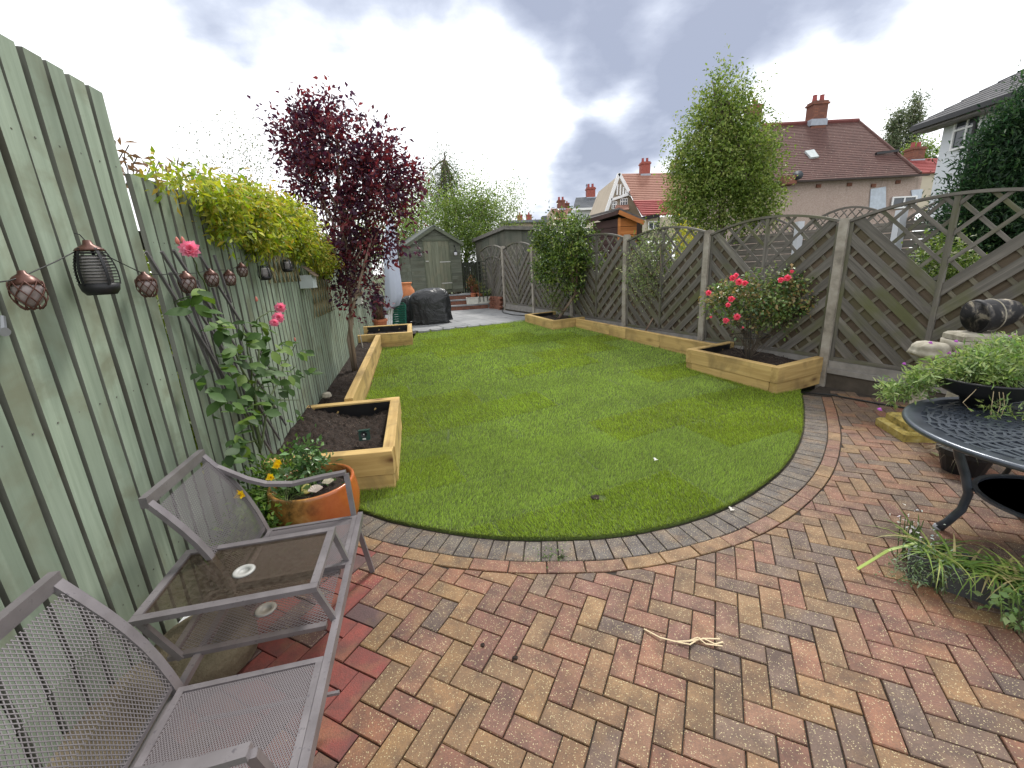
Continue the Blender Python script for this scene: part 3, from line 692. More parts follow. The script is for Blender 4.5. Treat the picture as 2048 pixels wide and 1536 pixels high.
        lowcut = ccw([(lvl(.045)[0] - dx * big, lvl(.045)[1] - dz * big), (lvl(.045)[0] + dx * big, lvl(.045)[1] + dz * big), (lvl(.045 - big)[0] + dx * big, lvl(.045 - big)[1] + dz * big), (lvl(.045 - big)[0] - dx * big, lvl(.045 - big)[1] - dz * big)])
        upcut = ccw([(lvl(.047)[0] - dx * big, lvl(.047)[1] - dz * big), (lvl(.047)[0] + dx * big, lvl(.047)[1] + dz * big), (lvl(.047 + big)[0] + dx * big, lvl(.047 + big)[1] + dz * big), (lvl(.047 + big)[0] - dx * big, lvl(.047 + big)[1] - dz * big)])
        low = clipconv(reg, lowcut); upp = clipconv(reg, upcut)
        for k in range(9):
            px_, pz_ = lvl(-k * pit); put('board', strip(px_, pz_, .102), -.017, -.006, sg * ang, M_slat, reg)
            px_, pz_ = lvl(-(k + .5) * pit); put('back_board', strip(px_, pz_, .096), .012, .022, sg * ang, M_slatb, low)
        for k in range(1, 5):
            px_, pz_ = lvl(k * .20); put('lattice_slat', strip(px_, pz_, .036), -.017, -.006, sg * ang, M_slat, upp)
        a2 = sg * ang + math.pi / 2; q0 = c_ * dx + notch * dz
        for k in range(-9, 10):
            kk = q0 + k * .19 + .06; px_, pz_ = kk * dx, kk * dz
            put('cross_slat', stripp(px_, pz_, .036), -.004, .010, a2, M_slat2, low)
            put('lattice_slat', stripp(px_, pz_, .036), -.004, .007, a2, M_slat, upp)
    return root
PZB = {-2: .33, -1: .34, 0: .35, 1: .40, 2: .46, 3: .53, 4: .56, 5: .60, 6: .62}
names = {-1: 'grey lattice fence panel at the right edge, behind the round metal table', 0: 'lattice fence panel directly behind the pink rose bush', 1: 'lattice fence panel behind the thin variegated shrub', 2: 'lattice fence panel on the right of the glossy round shrub',
         3: 'lattice fence panel partly hidden behind the glossy round shrub', 4: 'lattice fence panel beside the grey slabs at the foot of the garden', 5: 'farthest arched lattice fence panel, in front of the dark outbuilding', -2: 'lattice fence panel just beyond the right edge of the picture'}
p0 = build_panel(names[-1])
def panel_matrix(k):
    q = P1 + DR * (1.93 * k + .05)
    return Matrix.Translation((q[0], q[1], PZB[k])) @ Matrix.Rotation(math.atan2(DR[1], DR[0]), 4, 'Z')
# local -Y must face our garden (-N): rotate so +X runs along DR, then -Y = N... mirror by starting from the other end
def set_panel(o, k, scale=1):
    q = P1 + DR * (1.93 * k + 1.88)
    o.location = (q[0], q[1], PZB[k]); o.rotation_euler = (0, 0, math.atan2(-DR[1], -DR[0])); o.scale = (scale, 1, 1)
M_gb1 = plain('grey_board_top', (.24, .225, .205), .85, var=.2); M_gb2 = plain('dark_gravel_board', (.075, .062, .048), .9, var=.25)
GP_ = 'arched lattice panels of the right-hand fence'; GPo = 'concrete posts of the right-hand fence'; GGb = 'gravel boards under the right-hand fence'
for k in range(-2, 6):
    o = p0 if k == -1 else copy_tree(p0); o['label'] = names[k]; o['group'] = GP_; set_panel(o, k)
def post_obj(k, label, top, zb=-.1):
    m = MB(); m.box(-.05, .05, -.055, .055, zb, top - .02, ch=0); m.box(-.042, .042, -.047, .047, top - .02, top)
    q = P1 + DR * 1.93 * k; o = m.obj('concrete_post', M_conc, M=Matrix.Translation((q[0], q[1], 0)) @ Matrix.Rotation(math.atan2(DR[1], DR[0]), 4, 'Z'))
    tag(o, label, 'fence post', GPo)
pl = ['concrete post at the right corner of the pink rose bed', 'concrete post on the left of the pink roses', 'concrete post between the glossy shrub and the variegated shrub', 'concrete post hidden behind the trunk of the glossy shrub', 'thin concrete post just left of the glossy round shrub', 'last concrete post, beside the low brick wall and steps', 'concrete post of the farthest small panel']
for k, (lb, tp) in enumerate(zip(pl, (2.055, 2.10, 2.20, 2.26, 2.29, 2.35))): post_obj(k, lb, tp)
post_obj(-2, 'concrete post beyond the right edge of the picture', 2.01)
post_obj(-1, 'concrete post out by the right edge, behind the table', 2.02)
for k in range(-2, 6):
    a = P1 + DR * (1.93 * k + .055); bq = P1 + DR * (1.93 * k + 1.875); z1 = PZB[k] - .004; m = MB()
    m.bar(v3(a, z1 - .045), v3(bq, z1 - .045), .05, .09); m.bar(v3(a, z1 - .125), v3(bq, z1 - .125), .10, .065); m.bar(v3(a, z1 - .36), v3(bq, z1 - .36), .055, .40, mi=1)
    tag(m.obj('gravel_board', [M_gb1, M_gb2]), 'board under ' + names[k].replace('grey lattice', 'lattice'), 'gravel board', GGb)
# small farther panel in front of the outbuilding
o = copy_tree(p0); o['label'] = 'low arched lattice panel at the far end, beside the shed plants'; o['group'] = GP_
q = P1 + DR * (9.65 + .1 + 1.5); o.location = (q[0], q[1], .50); o.rotation_euler = (0, 0, math.atan2(-DR[1], -DR[0])); o.scale = (.76, 1, .86)
# ================================================================== PLANTS
def VLp(px, py, off=.1):                      # a point off metres in front of the left fence
    d = ray(px, py); t = (off * 1.02 - 1.38) / (d[0] + .2 * d[1]); return CAM + d * t
def PB(lst, y, k=1.0):                        # ellipsoids round points y metres down the garden
    out = []
    for q in lst:
        px, py, rx, rz = q[:4]; yy = y + (q[4] if len(q) > 4 else 0); c = Y(px, py, yy); s = yy / 846 * 1.04
        out.append((c[0], c[1], c[2], rx * s, min(rx, rz) * s * k, rz * s))
    return out
def plant(name, label, cat, base, group=None): return thing(name, label, cat, base, group)

# purple tree
base = np.array([-2.42, 6.4, .26]); t = plant('purple_leaved_tree', 'purple-leaved tree rising from the soil strip by the green fence', 'tree', base)
bl = PB([(640, 262, 62, 52), (610, 290, 62, 50), (700, 330, 90, 75), (770, 370, 62, 62, .2), (650, 350, 66, 60), (720, 440, 88, 70), (680, 510, 55, 50), (765, 485, 40, 32, .2), (800, 318, 28, 26), (590, 250, 34, 34), (652, 222, 26, 26), (720, 590, 32, 34), (712, 640, 20, 20), (715, 545, 34, 40), (600, 340, 22, 26, -.2), (730, 300, 50, 35), (818, 440, 18, 18)], 6.4, 1.0)
PUR = [(.07, .018, .034), (.095, .02, .034), (.045, .016, .032), (.12, .024, .034), (.06, .022, .05), (.19, .035, .04)]
cr, C = crown('crown', t, bl, 1150, 10, .078, PUR, spread=.065, hollow=.25, ratio=.5, droop=.1)
br = branches('trunk', t, base, C, 46, .042, BARK2, trunk=[base, base + [-.01, 0, .5], Y(703, 640, 6.4), Y(700, 590, 6.42), Y(690, 520, 6.45), Y(688, 440, 6.4)])
m = MB(); m.tube([base + [.03, -.03, 0], Y(699, 640, 6.37), Y(720, 560, 6.3), Y(745, 470, 6.35)], [.03, .027, .02, .012], 8); m.obj('second_stem', BARK2, t, smooth=True)

# golden climber hanging over the fence
t = plant('golden_climber', 'yellow-green climber spilling over the top of the green fence', 'climbing plant', (-2.1, 4.6, 2.2))
def VB(lst, off=.12, k=1.0):
    o = []
    for px, py, rx, rz in lst:
        c = VLp(px, py, off); dist = float((c - CAM) @ cF); o.append((c[0], c[1], c[2], .14 * k, rx * dist / 846 * 1.5, rz * dist / 846))
    return o
bl = VB([(350, 360, 24, 7), (400, 378, 30, 12), (445, 402, 32, 24), (490, 420, 36, 36), (540, 445, 40, 44), (590, 470, 36, 42), (625, 500, 28, 34), (645, 525, 14, 20), (450, 450, 24, 20), (520, 480, 36, 22), (600, 440, 30, 18), (500, 392, 40, 10), (560, 418, 36, 12)], .12, 1.0)
GOLD = [(.40, .42, .05), (.32, .38, .04), (.50, .50, .10), (.20, .28, .03), (.34, .39, .045), (.40, .31, .05), (.13, .19, .025)]
cr, C = crown('foliage', t, bl, 1500, 9, .056, GOLD, spread=.05, hollow=.35, ratio=.36, droop=.5)
branches('stems', t, (-2.15, 4.6, 2.1), C, 30, .014, TWIG)
for i in range(18):
    m = MB(); c = C[rng.integers(len(C))]; m.tube([c, c + [.05, 0, .03], c + [.08, rng.normal() * .08, -.12 - .12 * rng.random()]], .0025, 4, cap=False); m.obj('tendril', TWIGG, t)

# greenery beyond the fence
t = plant('reddish_shrub', 'bronze-tipped twiggy shrub peeping over the fence beside the tall section', 'shrub', (-2.6, 3.2, 2.0))
m = MB(); lv = []
for px, py in ((232, 300), (245, 285), (262, 310), (290, 330), (308, 318), (330, 345), (352, 335), (385, 330), (270, 345)):
    c = VLp(px, py, -.25); b0 = VLp(px + 6, py + 90, -.3); pts = [b0 + (c - b0) * k + np.array([.02 * math.sin(6 * k), .05 * k * k, 0]) for k in np.linspace(0, 1, 6)]; m.tube(pts, .004, 4, cap=False)
    for k in range(7): lv.append(pts[2 + k % 4] + rng.normal(size=3) * .03)
    lv.append(c)
m.obj('stems', TWIG, t); lv = np.array(lv); n = len(lv)
worldmesh('foliage', leafmesh('foliage', lv, rng.normal(size=(n, 3)) + [0, 0, .2], rng.normal(size=(n, 3)) + [0, 0, .6], rng.uniform(.05, .1, n), .026, np.array([(.20, .12, .07), (.12, .10, .05), (.26, .16, .10)])[rng.integers(0, 3, n)], LEAF), t)
def simple(name, label, cat, blobs, base, ncl, per, leaf, cols, spread, nb=12, r0=.04, ratio=.5, hollow=.4, trunk=None, mat=None, group=None, droop=.2, bark=None):
    t = plant(name, label, cat, base, group); cr, C = crown('crown', t, blobs, ncl, per, leaf, cols, mat, spread, hollow, droop, ratio=ratio)
    branches('trunk' if trunk else 'stems', t, base, C, nb, r0, bark or BARK, trunk=trunk); return t, C
GR1 = [(.13, .19, .035), (.09, .14, .03), (.17, .23, .05), (.06, .10, .02)]
GR2 = [(.16, .24, .05), (.20, .27, .06), (.11, .17, .04), (.24, .30, .09)]
b0 = Y(470, 560, 11); simple('airy_tree', 'airy thin-twigged tree behind the golden climber', 'tree', PB([(470, 320, 55, 30), (520, 350, 50, 35), (430, 340, 36, 20), (500, 300, 26, 24), (620, 370, 50, 30)], 11, .8), (b0[0], 11, .2), 260, 6, .06, [(.16, .18, .10), (.10, .13, .06), (.22, .22, .14)], .22, 30, .03)
b0 = Y(889, 500, 23); simple('conifer_tree', 'tall pointed conifer directly behind the shed', 'tree', PB([(889, 322, 11, 26), (888, 350, 22, 22), (887, 375, 32, 22), (886, 400, 44, 24), (888, 425, 54, 24)], 23), (b0[0], 23, .2), 1000, 10, .12, [(.07, .12, .035), (.10, .15, .04), (.05, .08, .025), (.13, .14, .05)], .22, 16, .14, trunk=[(b0[0], 23, .2), Y(889, 320, 23)], ratio=.3)
b0 = Y(905, 500, 20); simple('leafy_tree', 'bright green leafy tree just right of the conifer, behind the shed', 'tree', PB([(905, 420, 38, 30), (940, 430, 45, 35), (920, 460, 55, 35), (958, 385, 16, 32), (965, 420, 26, 30)], 20), (b0[0], 20, .2), 1100, 9, .11, GR2, .2, 24, .08)
b0 = Y(1005, 500, 21); simple('birch_like_tree', 'loose pale green tree leaning out over the outbuilding', 'tree', PB([(1008, 400, 34, 24), (985, 430, 40, 28), (1030, 415, 20, 16), (1000, 455, 45, 22), (1018, 378, 14, 12), (970, 480, 30, 40)], 21), (b0[0], 21, .2), 620, 8, .10, GR2 + [(.28, .33, .16)], .22, 26, .06)
b0 = Y(830, 500, 19); simple('leafy_tree', 'slim green tree behind the left slope of the shed roof', 'tree', PB([(830, 400, 22, 34), (835, 440, 35, 35), (818, 470, 30, 30), (845, 380, 12, 24)], 19), (b0[0], 19, .2), 620, 8, .10, GR2, .18, 20, .06)
b0 = Y(940, 520, 18.5); simple('dark_hedge_bush', 'shaded green bush filling the gap between shed and outbuilding', 'bush', PB([(940, 500, 26, 40), (930, 540, 20, 30), (950, 470, 25, 25)], 18.5), (b0[0], 18.5, .2), 520, 9, .10, GR1, .16, 10, .05)
b0 = Y(775, 480, 17); simple('bushy_tree', 'green bushy tree seen through the purple branches', 'tree', PB([(770, 470, 45, 45), (720, 500, 45, 40), (800, 430, 30, 30)], 17), (b0[0], 17, .2), 620, 8, .10, GR2, .2, 16, .06)
b0 = Y(1445, 505, 12); HOL = [(.17, .24, .045), (.09, .14, .025), (.24, .31, .07), (.14, .20, .04), (.28, .33, .10)]
simple('broadleaf_evergreen', 'tall glossy evergreen tree towering over the middle of the right fence', 'tree', PB([(1438, 185, 24, 34), (1468, 200, 22, 26), (1415, 215, 18, 26), (1448, 245, 60, 50), (1425, 300, 66, 50), (1490, 290, 45, 45), (1450, 345, 92, 52), (1395, 350, 38, 40), (1505, 345, 42, 42), (1450, 400, 100, 46), (1390, 412, 44, 36), (1512, 405, 42, 44), (1440, 440, 95, 30)], 12), (b0[0], 12, .2), 3200, 11, .085, HOL, .11, 60, .10, trunk=[(b0[0], 12, .2), Y(1447, 330, 12), Y(1442, 210, 12)], mat=LEAF, hollow=.5)
b0 = Y(2010, 560, 7); YEW = [(.022, .055, .022), (.03, .07, .026), (.014, .034, .016), (.045, .09, .03)]
simple('dark_conifer', 'big dark green conifer at the right edge in front of the white house', 'tree', PB([(2080, 235, 46, 76), (2050, 290, 60, 66), (2015, 360, 70, 60), (1990, 430, 80, 60), (1995, 520, 92, 70), (2120, 330, 100, 150), (1970, 560, 70, 60)], 7), (b0[0] + .2, 7, .1), 5200, 13, .085, YEW, .09, 30, .08, ratio=.30, hollow=.45, droop=-.4)
for i, (px, py, rx, rz, lb) in enumerate(((1822, 262, 17, 62, 'taller wispy poplar far off between the brown roof and white house'), (1786, 280, 12, 42, 'shorter poplar far off, left of the taller one'))):
    b0 = Y(px, 350, 70); simple('poplar', lb, 'tree', PB([(px + 6, py - 34, rx * .5, rz * .5), (px, py, rx * .62, rz * .8), (px - 6, py + 34, rx * .6, rz * .5)], 70), (b0[0], 70, .2), 520, 9, .36, [(.14, .17, .09), (.09, .12, .06), (.2, .22, .13)], .3, 10, .2, group='far poplars')
b0 = Y(1840, 340, 55); simple('round_tree', 'small yellowish tree top far behind the red roof', 'tree', PB([(1845, 306, 18, 12), (1825, 312, 12, 9)], 55), (b0[0], 55, .2), 240, 8, .3, GR2, .4, 6, .1)

# glossy round shrub in the far right bed
SH = RF(5.7, .5); yb = float(SH[1]); t, C = simple('glossy_shrub', 'dense glossy round-headed shrub in the small far right bed', 'shrub', PB([(1128, 478, 52, 42), (1097, 480, 26, 36), (1162, 512, 40, 42), (1130, 532, 48, 42), (1122, 446, 30, 20), (1165, 470, 28, 28), (1150, 560, 34, 22), (1098, 520, 22, 36)], yb), (SH[0], SH[1], .45), 1200, 9, .075, [(.13, .20, .03), (.07, .12, .022), (.22, .29, .055), (.04, .075, .016)], .06, 26, .035, trunk=[(SH[0] + .03, yb, .45), Y(1150, 590, yb), Y(1143, 550, yb)], mat=LEAFD, hollow=.6, bark=BARK2)
simple('straggly_shrub', 'sparse low shrub with bare stems left of the glossy shrub trunk', 'shrub', PB([(1100, 592, 18, 12), (1120, 600, 18, 14), (1088, 600, 10, 10)], yb - .1), tuple(Y(1128, 630, yb - .1)), 80, 8, .04, GR1, .06, 12, .01)
# variegated shrub
vb = RF(3.15, .17); yv = float(vb[1]); t, C = simple('variegated_shrub', 'thin open variegated shrub behind the middle of the right sleeper wall', 'shrub', PB([(1322, 480, 22, 30), (1290, 520, 36, 30), (1345, 520, 30, 34), (1275, 560, 24, 24), (1330, 560, 34, 26), (1300, 590, 26, 14), (1370, 545, 14, 16)], yv), (vb[0], yv, .32), 400, 9, .045, [(.22, .26, .11), (.33, .35, .18), (.12, .17, .06), (.17, .22, .08)], .07, 34, .018, trunk=[(vb[0], yv, .30), Y(1322, 610, yv), Y(1325, 560, yv)], bark=BARK2)
b0 = Y(1365, 520, 10.3); simple('golden_shrub', 'bright yellow shrub showing through the lattice behind the variegated shrub', 'shrub', PB([(1368, 482, 16, 24), (1385, 500, 10, 20)], 10.3), (b0[0], 10.3, .2), 180, 8, .05, [(.75, .62, .03), (.62, .55, .04), (.5, .5, .06), (.25, .3, .05)], .08, 12, .02)
b0 = Y(1290, 560, 10.8); simple('neighbour_bush', 'green bush low behind the lattice between the two middle posts', 'bush', PB([(1290, 530, 40, 40), (1230, 560, 40, 34), (1330, 560, 40, 30)], 10.8), (b0[0], 10.8, .2), 520, 8, .08, GR1, .12, 8, .03)
b0 = Y(1840, 600, 6.6); simple('neighbour_climber', 'leafy climber behind the rightmost lattice panel', 'climbing plant', PB([(1870, 505, 30, 26), (1900, 530, 34, 34), (1845, 545, 18, 12)], 6.2), (b0[0], 6.2, .2), 260, 8, .06, GR1 + [(.35, .36, .25)], .06, 10, .015)

c_ = VLp(262, 470, -.55); simple('neighbour_bush', 'green bush glimpsed through the slit between the two fence sections', 'bush', [(c_[0], c_[1], 1.5, .22, .35, .55), (c_[0] - .1, c_[1] + .1, .8, .25, .4, .6)], (c_[0], c_[1], 0), 420, 9, .07, [(.16, .22, .03), (.09, .14, .02), (.24, .28, .04)], .08, 10, .02)
# roses
PINKC = [(.80, .13, .20), (.85, .20, .28), (.72, .09, .15)]
def rosette(cols, n=26, r=.05, seed=1):
    rr = np.random.default_rng(seed); P, D, Nn = [], [], []
    for k in range(n):
        a = k * 2.399; q = (k + .5) / n; el = 1.25 - 1.15 * q; d = np.array([math.cos(a) * math.cos(el), math.sin(a) * math.cos(el), math.sin(el)]); P.append(np.array([math.cos(a), math.sin(a), 0]) * .12 * r * q); D.append(d); Nn.append(np.array([-math.cos(a) * math.sin(el), -math.sin(a) * math.sin(el), math.cos(el)]))
    c = np.array(cols)[rr.integers(0, len(cols), n)] * rr.uniform(.8, 1.15, (n, 1))
    return leafmesh('rose_flower', P, D, Nn, r * rr.uniform(.75, 1.05, n), r * .95, np.clip(c, 0, .9), PETAL, fold=.3)
rb = RF(.72, .52); yr = float(rb[1]); t = plant('rose_bush', 'pink rose bush with black wire supports in the near right bed', 'rose bush', (rb[0], rb[1], .28))
ROSEG = [(.10, .17, .045), (.06, .11, .035), (.16, .23, .06), (.21, .25, .08), (.26, .19, .07)]
cr, C = crown('foliage', t, PB([(1448, 590, 34, 26), (1500, 580, 36, 26), (1530, 610, 48, 34), (1600, 595, 42, 38), (1470, 630, 38, 20), (1560, 562, 46, 20), (1620, 625, 24, 22), (1540, 640, 50, 20), (1430, 612, 18, 26)], yr), 560, 8, .052, ROSEG, LEAFD, .055, .2, ratio=.62)
branches('stems', t, (rb[0], rb[1], .28), C, 34, .012, TWIG, seg=6)
rm = [rosette(PINKC, 24, .05, s) for s in (1, 2)]
for i, (px, py, s) in enumerate(((1466, 556, .9), (1478, 564, 1), (1490, 566, .8), (1417, 586, .8), (1463, 598, .9), (1456, 610, .7), (1452, 641, .85), (1474, 634, 1), (1562, 560, .8), (1575, 556, .95), (1584, 543, .5), (1472, 551, .7), (1422, 634, .35), (1486, 655, .3))):
    c = Y(px, py, yr - .38); f = (CAM - c); f[2] *= .5; q = Vector(f + [0, 0, .6]).to_track_quat('Z', 'Y').to_matrix().to_4x4()
    link('rose_flower', rm[i % 2], t, PW(t).inverted() @ Matrix.Translation(c) @ q @ Matrix.Scale(s * .95, 4))
M_black = plain('black_paint', (.014, .014, .016), .45, var=.2)
M_wire = plain('black_wire', (.012, .012, .012), .5)
t = thing('plant_support', 'black wire hoop frame standing among the rose bush stems', 'plant support', (rb[0], rb[1], .28)); m = MB()
for sx_ in (-.24, -.08, .1, .3):
    p_ = rb[:2] + DR * sx_ * .6 + NRt * (sx_ * .6); m.tube([(p_[0], p_[1], .22), (p_[0] - .03, p_[1], .6), (p_[0] - .05, p_[1] + .03, .98)], .0045, 5)
for zz in (.62, .9):
    m.tube([(rb[0] + .26 * math.cos(a), rb[1] + .22 * math.sin(a), zz) for a in np.linspace(0, 2 * math.pi, 18)], .004, 5, cap=False)
m.obj('hoop_frame', M_wire, t)

# climbing rose and its metal trellis on the left fence
M_trel = plain('grey_metal', (.115, .105, .11), .5, var=.15, spec=.5)
t = thing('metal_trellis', 'grey metal expanding trellis leaning on the green fence behind the climbing rose', 'trellis', VLp(545, 925, .05))
for (a, b_) in (((292, 503), (556, 925)), ((323, 503), (560, 880)), ((347, 500), (572, 850)), ((400, 512), (560, 770)), ((428, 510), (462, 605))):
    m = MB(); m.bar(VLp(*a, .085), VLp(*b_, .085), .013, .013, up=(NL[0], NL[1], 0)); m.obj('slanting_bar', M_trel, t)
for (a, b_) in (((340, 545), (425, 745)), ((366, 565), (455, 800)), ((395, 560), (492, 850)), ((425, 575), (520, 890)), ((455, 590), (545, 915)), ((390, 620), (470, 820))):
    m = MB(); m.bar(VLp(*a, .071), VLp(*b_, .071), .013, .013, up=(NL[0], NL[1], 0)); m.obj('upright_bar', M_trel, t)
rootp = VLp(520, 930, .22); rootp[2] = .05
t = plant('climbing_rose', 'climbing rose with large pink blooms against the green fence and metal trellis', 'climbing rose', rootp)
m = MB(); nodes_ = []
for path in (((520, 900), (495, 760), (440, 640), (405, 560), (380, 505)), ((520, 900), (510, 790), (520, 690), (512, 640), (540, 622), (556, 625)), ((520, 900), (540, 800), (560, 750), (575, 715), (590, 690)), ((520, 905), (500, 850), (560, 800), (600, 800)), ((505, 860), (470, 780), (455, 730)), ((510, 820), (500, 720), (485, 650)), ((515, 880), (480, 890), (460, 895)), ((500, 800), (530, 760), (560, 770), (610, 752))):
    pts = [VLp(px, py, .13 + .12 * (i / len(path)) + .03 * math.sin(i * 2)) for i, (px, py) in enumerate(path)]; pts = [tuple(p) for p in catmull([p for p in pts], 5)] if False else pts
    fine = []
    for i in range(len(pts) - 1):
        for k in np.linspace(0, 1, 5, endpoint=False): fine.append(pts[i] + (pts[i + 1] - pts[i]) * k + np.array([.006 * math.sin(9 * (i + k)), 0, 0]))
    fine.append(pts[-1]); m.tube(fine, list(np.linspace(.008, .003, len(fine))), 6); nodes_ += fine[2:]
m.obj('stems', TWIGG, t, smooth=True)
LEAFR = leafmat('rose_leaf', .55, .25, .3)
def one_leaf(seed, col):
    n = 6; V = []; F = []; w = [0, .30, .46, .44, .28, 0]
    for i in range(n):
        u = i / (n - 1)
        for s in (-1, 0, 1): V.append((u, s * w[i] * .62, -.16 * u * u + (.10 * w[i] if s else 0) + .012 * math.sin(i * 2.1 + s)))
    for i in range(n - 1):
        for k in (0, 1): F.append((3 * i + k, 3 * i + 3 + k, 3 * i + 4 + k, 3 * i + 1 + k))
    V = np.array(V); c = np.array(col) * (1 - .12 * np.abs(V[:, 1:2])); return fastmesh('leaf', V, F, LEAFR, c, smooth=True)
lm = [one_leaf(i, c) for i, c in enumerate([(.055, .115, .026), (.045, .09, .024), (.085, .16, .03), (.035, .07, .02), (.13, .21, .035), (.065, .125, .03)])]
inv = PW(t).inverted()
centres = [(388, 610), (402, 590), (437, 652), (430, 660), (445, 712), (468, 722), (452, 735), (500, 660), (486, 675), (528, 690), (545, 700), (540, 742), (556, 735), (500, 772), (518, 800), (575, 762), (592, 752), (612, 750), (408, 748), (420, 772), (505, 822), (552, 815), (590, 832), (478, 880), (462, 887), (565, 690), (485, 700), (530, 655), (490, 740), (540, 770), (520, 740), (440, 820), (600, 700), (470, 800), (550, 790), (455, 915), (500, 905), (490, 840)]
for i, (px, py) in enumerate(centres):
    for k in range(6 if i % 3 else 5):
        c = VLp(px + rng.normal() * 9, py + rng.normal() * 9, .2 + .08 * rng.random()); d = Vector((rng.normal() * .6 + .35, rng.normal() * .7, -.25 + rng.normal() * .35)).normalized(); up = Vector((rng.normal() * .35 + .35, rng.normal() * .35 - .35, 1)).normalized()
        yv_ = up.cross(d).normalized(); zv = d.cross(yv_); s = rng.uniform(.06, .115)
        M = Matrix(((d.x, yv_.x, zv.x, 0), (d.y, yv_.y, zv.y, 0), (d.z, yv_.z, zv.z, 0), (0, 0, 0, 1))); M.translation = Vector(c)
        link('leaf', lm[int(rng.integers(0, 6))], t, inv @ M @ Matrix.Scale(s, 4))
P2 = [(.82, .30, .42), (.86, .38, .50), (.78, .22, .34)]
big = rosette(P2, 34, .06, 5)
for px, py, s in ((380, 500, .74), (561, 616, .70), (557, 636, .74), (549, 646, .55)):
    c = VLp(px, py, .3); q = Vector(CAM - c + np.array([0, 0, .9])).to_track_quat('Z', 'Y').to_matrix().to_4x4(); link('rose_flower', big, t, inv @ Matrix.Translation(c) @ q @ Matrix.Scale(s, 4))
BUD = MB().lathe([(.001, -.012), (.008, -.006), (.010, .004), (.006, .016), (.001, .024)], 8).mesh('bud', plain('bud_pink', (.5, .16, .12), .6), True)
for px, py in ((355, 484), (366, 483), (379, 494), (513, 600), (590, 680)): link('bud', BUD, t, inv @ Matrix.Translation(VLp(px, py, .26)))

# low greenery and yellow poppies between seat and fence
def ground_plant(name, label, cat, pts, ncl, per, leaf, cols, rx=.1, rz=.1, ratio=.5, group=None, spread=.04, mat=None):
    t = plant(name, label, cat, pts[0], group); bl = [(p[0], p[1], p[2], rx, rx, rz) for p in pts]
    crown('foliage', t, bl, ncl, per, leaf, cols, mat, spread, .1, ratio=ratio, droop=0); m = MB()
    for i in range(14):
        p = pts[rng.integers(len(pts))]; m.tube([(p[0] + rng.normal() * rx * .3, p[1] + rng.normal() * rx * .3, 0.0 if p[2] < .5 else p[2] - rz), (p[0] + rng.normal() * rx * .6, p[1] + rng.normal() * rx * .6, p[2] + rz * .6)], .003, 4, cap=False)
    m.obj('stems', TWIGG, t); return t
t = ground_plant('poppy_clump', 'green leafy clump with yellow poppies between the glazed pot and fence', 'flowering plant', [np.array([LX(2.35) + .22, 2.35, .25]), np.array([LX(2.6) + .22, 2.6, .34]), np.array([LX(2.15) + .16, 2.15, .16]), np.array([LX(2.85) + .25, 2.85, .30]), np.array([-1.55, 2.15, .22])], 300, 9, .045, [(.08, .15, .03), (.12, .21, .04), (.05, .10, .025), (.16, .26, .05)], .15, .17)
pm = rosette([(.85, .62, .02), (.8, .5, .02)], 7, .028, 3)
for px, py in ((553, 932), (541, 955), (480, 990), (556, 926)):
    c = VLp(px, py, .35); link('poppy_flower', pm, t, PW(t).inverted() @ Matrix.Translation(c) @ Vector(CAM - c).to_track_quat('Z', 'Y').to_matrix().to_4x4())
# ================================================================== GARDEN FURNITURE AND SMALL THINGS
# ---- mesh companion seat on the left
b = NB('lilac_grey_metal'); v = b.coord('Object'); n = b.noise(v, 7, 5, .6); n2 = b.noise(v, 55, 4, .6)
c = b.mix(b.ramp(n, [(.35, 0.), (.7, 1.)]), (.145, .13, .135), (.225, .205, .212)); c = b.mix(b.ramp(n2, [(.62, 0.), (.70, .8)]), c, (.10, .09, .10)); b.bump(n2, .12, .002)
M_lil = b.fin(c, .38, .25, .5)
b = NB('mesh_metal'); M_mesh = b.fin((.19, .172, .178), .45, .2, .5)
SO = np.array([-.90, 2.08]); SA = np.array([.205, -.979]); SB = np.array([-.979, -.205])
def SF(a, b_, z): q = SO + SA * a + SB * b_; return np.array([q[0], q[1], z])
seat = thing('companion_seat', 'lilac-grey metal mesh twin seat with a glass table between the chairs', 'garden seat', SF(.7, .25, 0))
def mesh_panel(name, P00, P10, P11, P01, parent, pitch=.0125, w=.0026, asp=1.7):
    P00, P10, P11, P01 = [np.array(q, float) for q in (P00, P10, P11, P01)]; Lu = np.linalg.norm(P10 - P00); Lv = np.linalg.norm(P01 - P00); m = MB(); nrm = np.cross(P10 - P00, P01 - P00); nrm /= np.linalg.norm(nrm)
    def pt(u, v_): s, t_ = u / Lu, v_ / Lv; return (P00 * (1 - s) + P10 * s) * (1 - t_) + (P01 * (1 - s) + P11 * s) * t_
    V = []; F = []
    for sg in (1, -1):
        c0 = -Lu - Lv * asp; c = c0
        while c < Lu + Lv * asp:
            # line u*1 + sg*v*asp = c
            pts = []
            for u in (0, Lu):
                vv_ = (c - u) / (sg * asp)
                if -1e-9 <= vv_ <= Lv + 1e-9: pts.append((u, vv_))
            for v_ in (0, Lv):
                u = c - sg * asp * v_
                if 1e-6 < u < Lu - 1e-6: pts.append((u, v_))
            if len(pts) >= 2:
                a, b_ = pt(*pts[0]), pt(*pts[1])
                if np.linalg.norm(a - b_) > .006: m.bar(a + nrm * .0005 * sg, b_ + nrm * .0005 * sg, w, .0016, up=nrm)
            c += pitch
    return m.obj(name, M_mesh, parent)
def sq(parent, name, pts, w, h, up=(0, 0, 1), mat=None): m = MB(); m.barpath(pts, w, h, up) if len(pts) > 2 else m.bar(pts[0], pts[1], w, h, up); return m.obj(name, mat or M_lil, parent)
ZS = .405
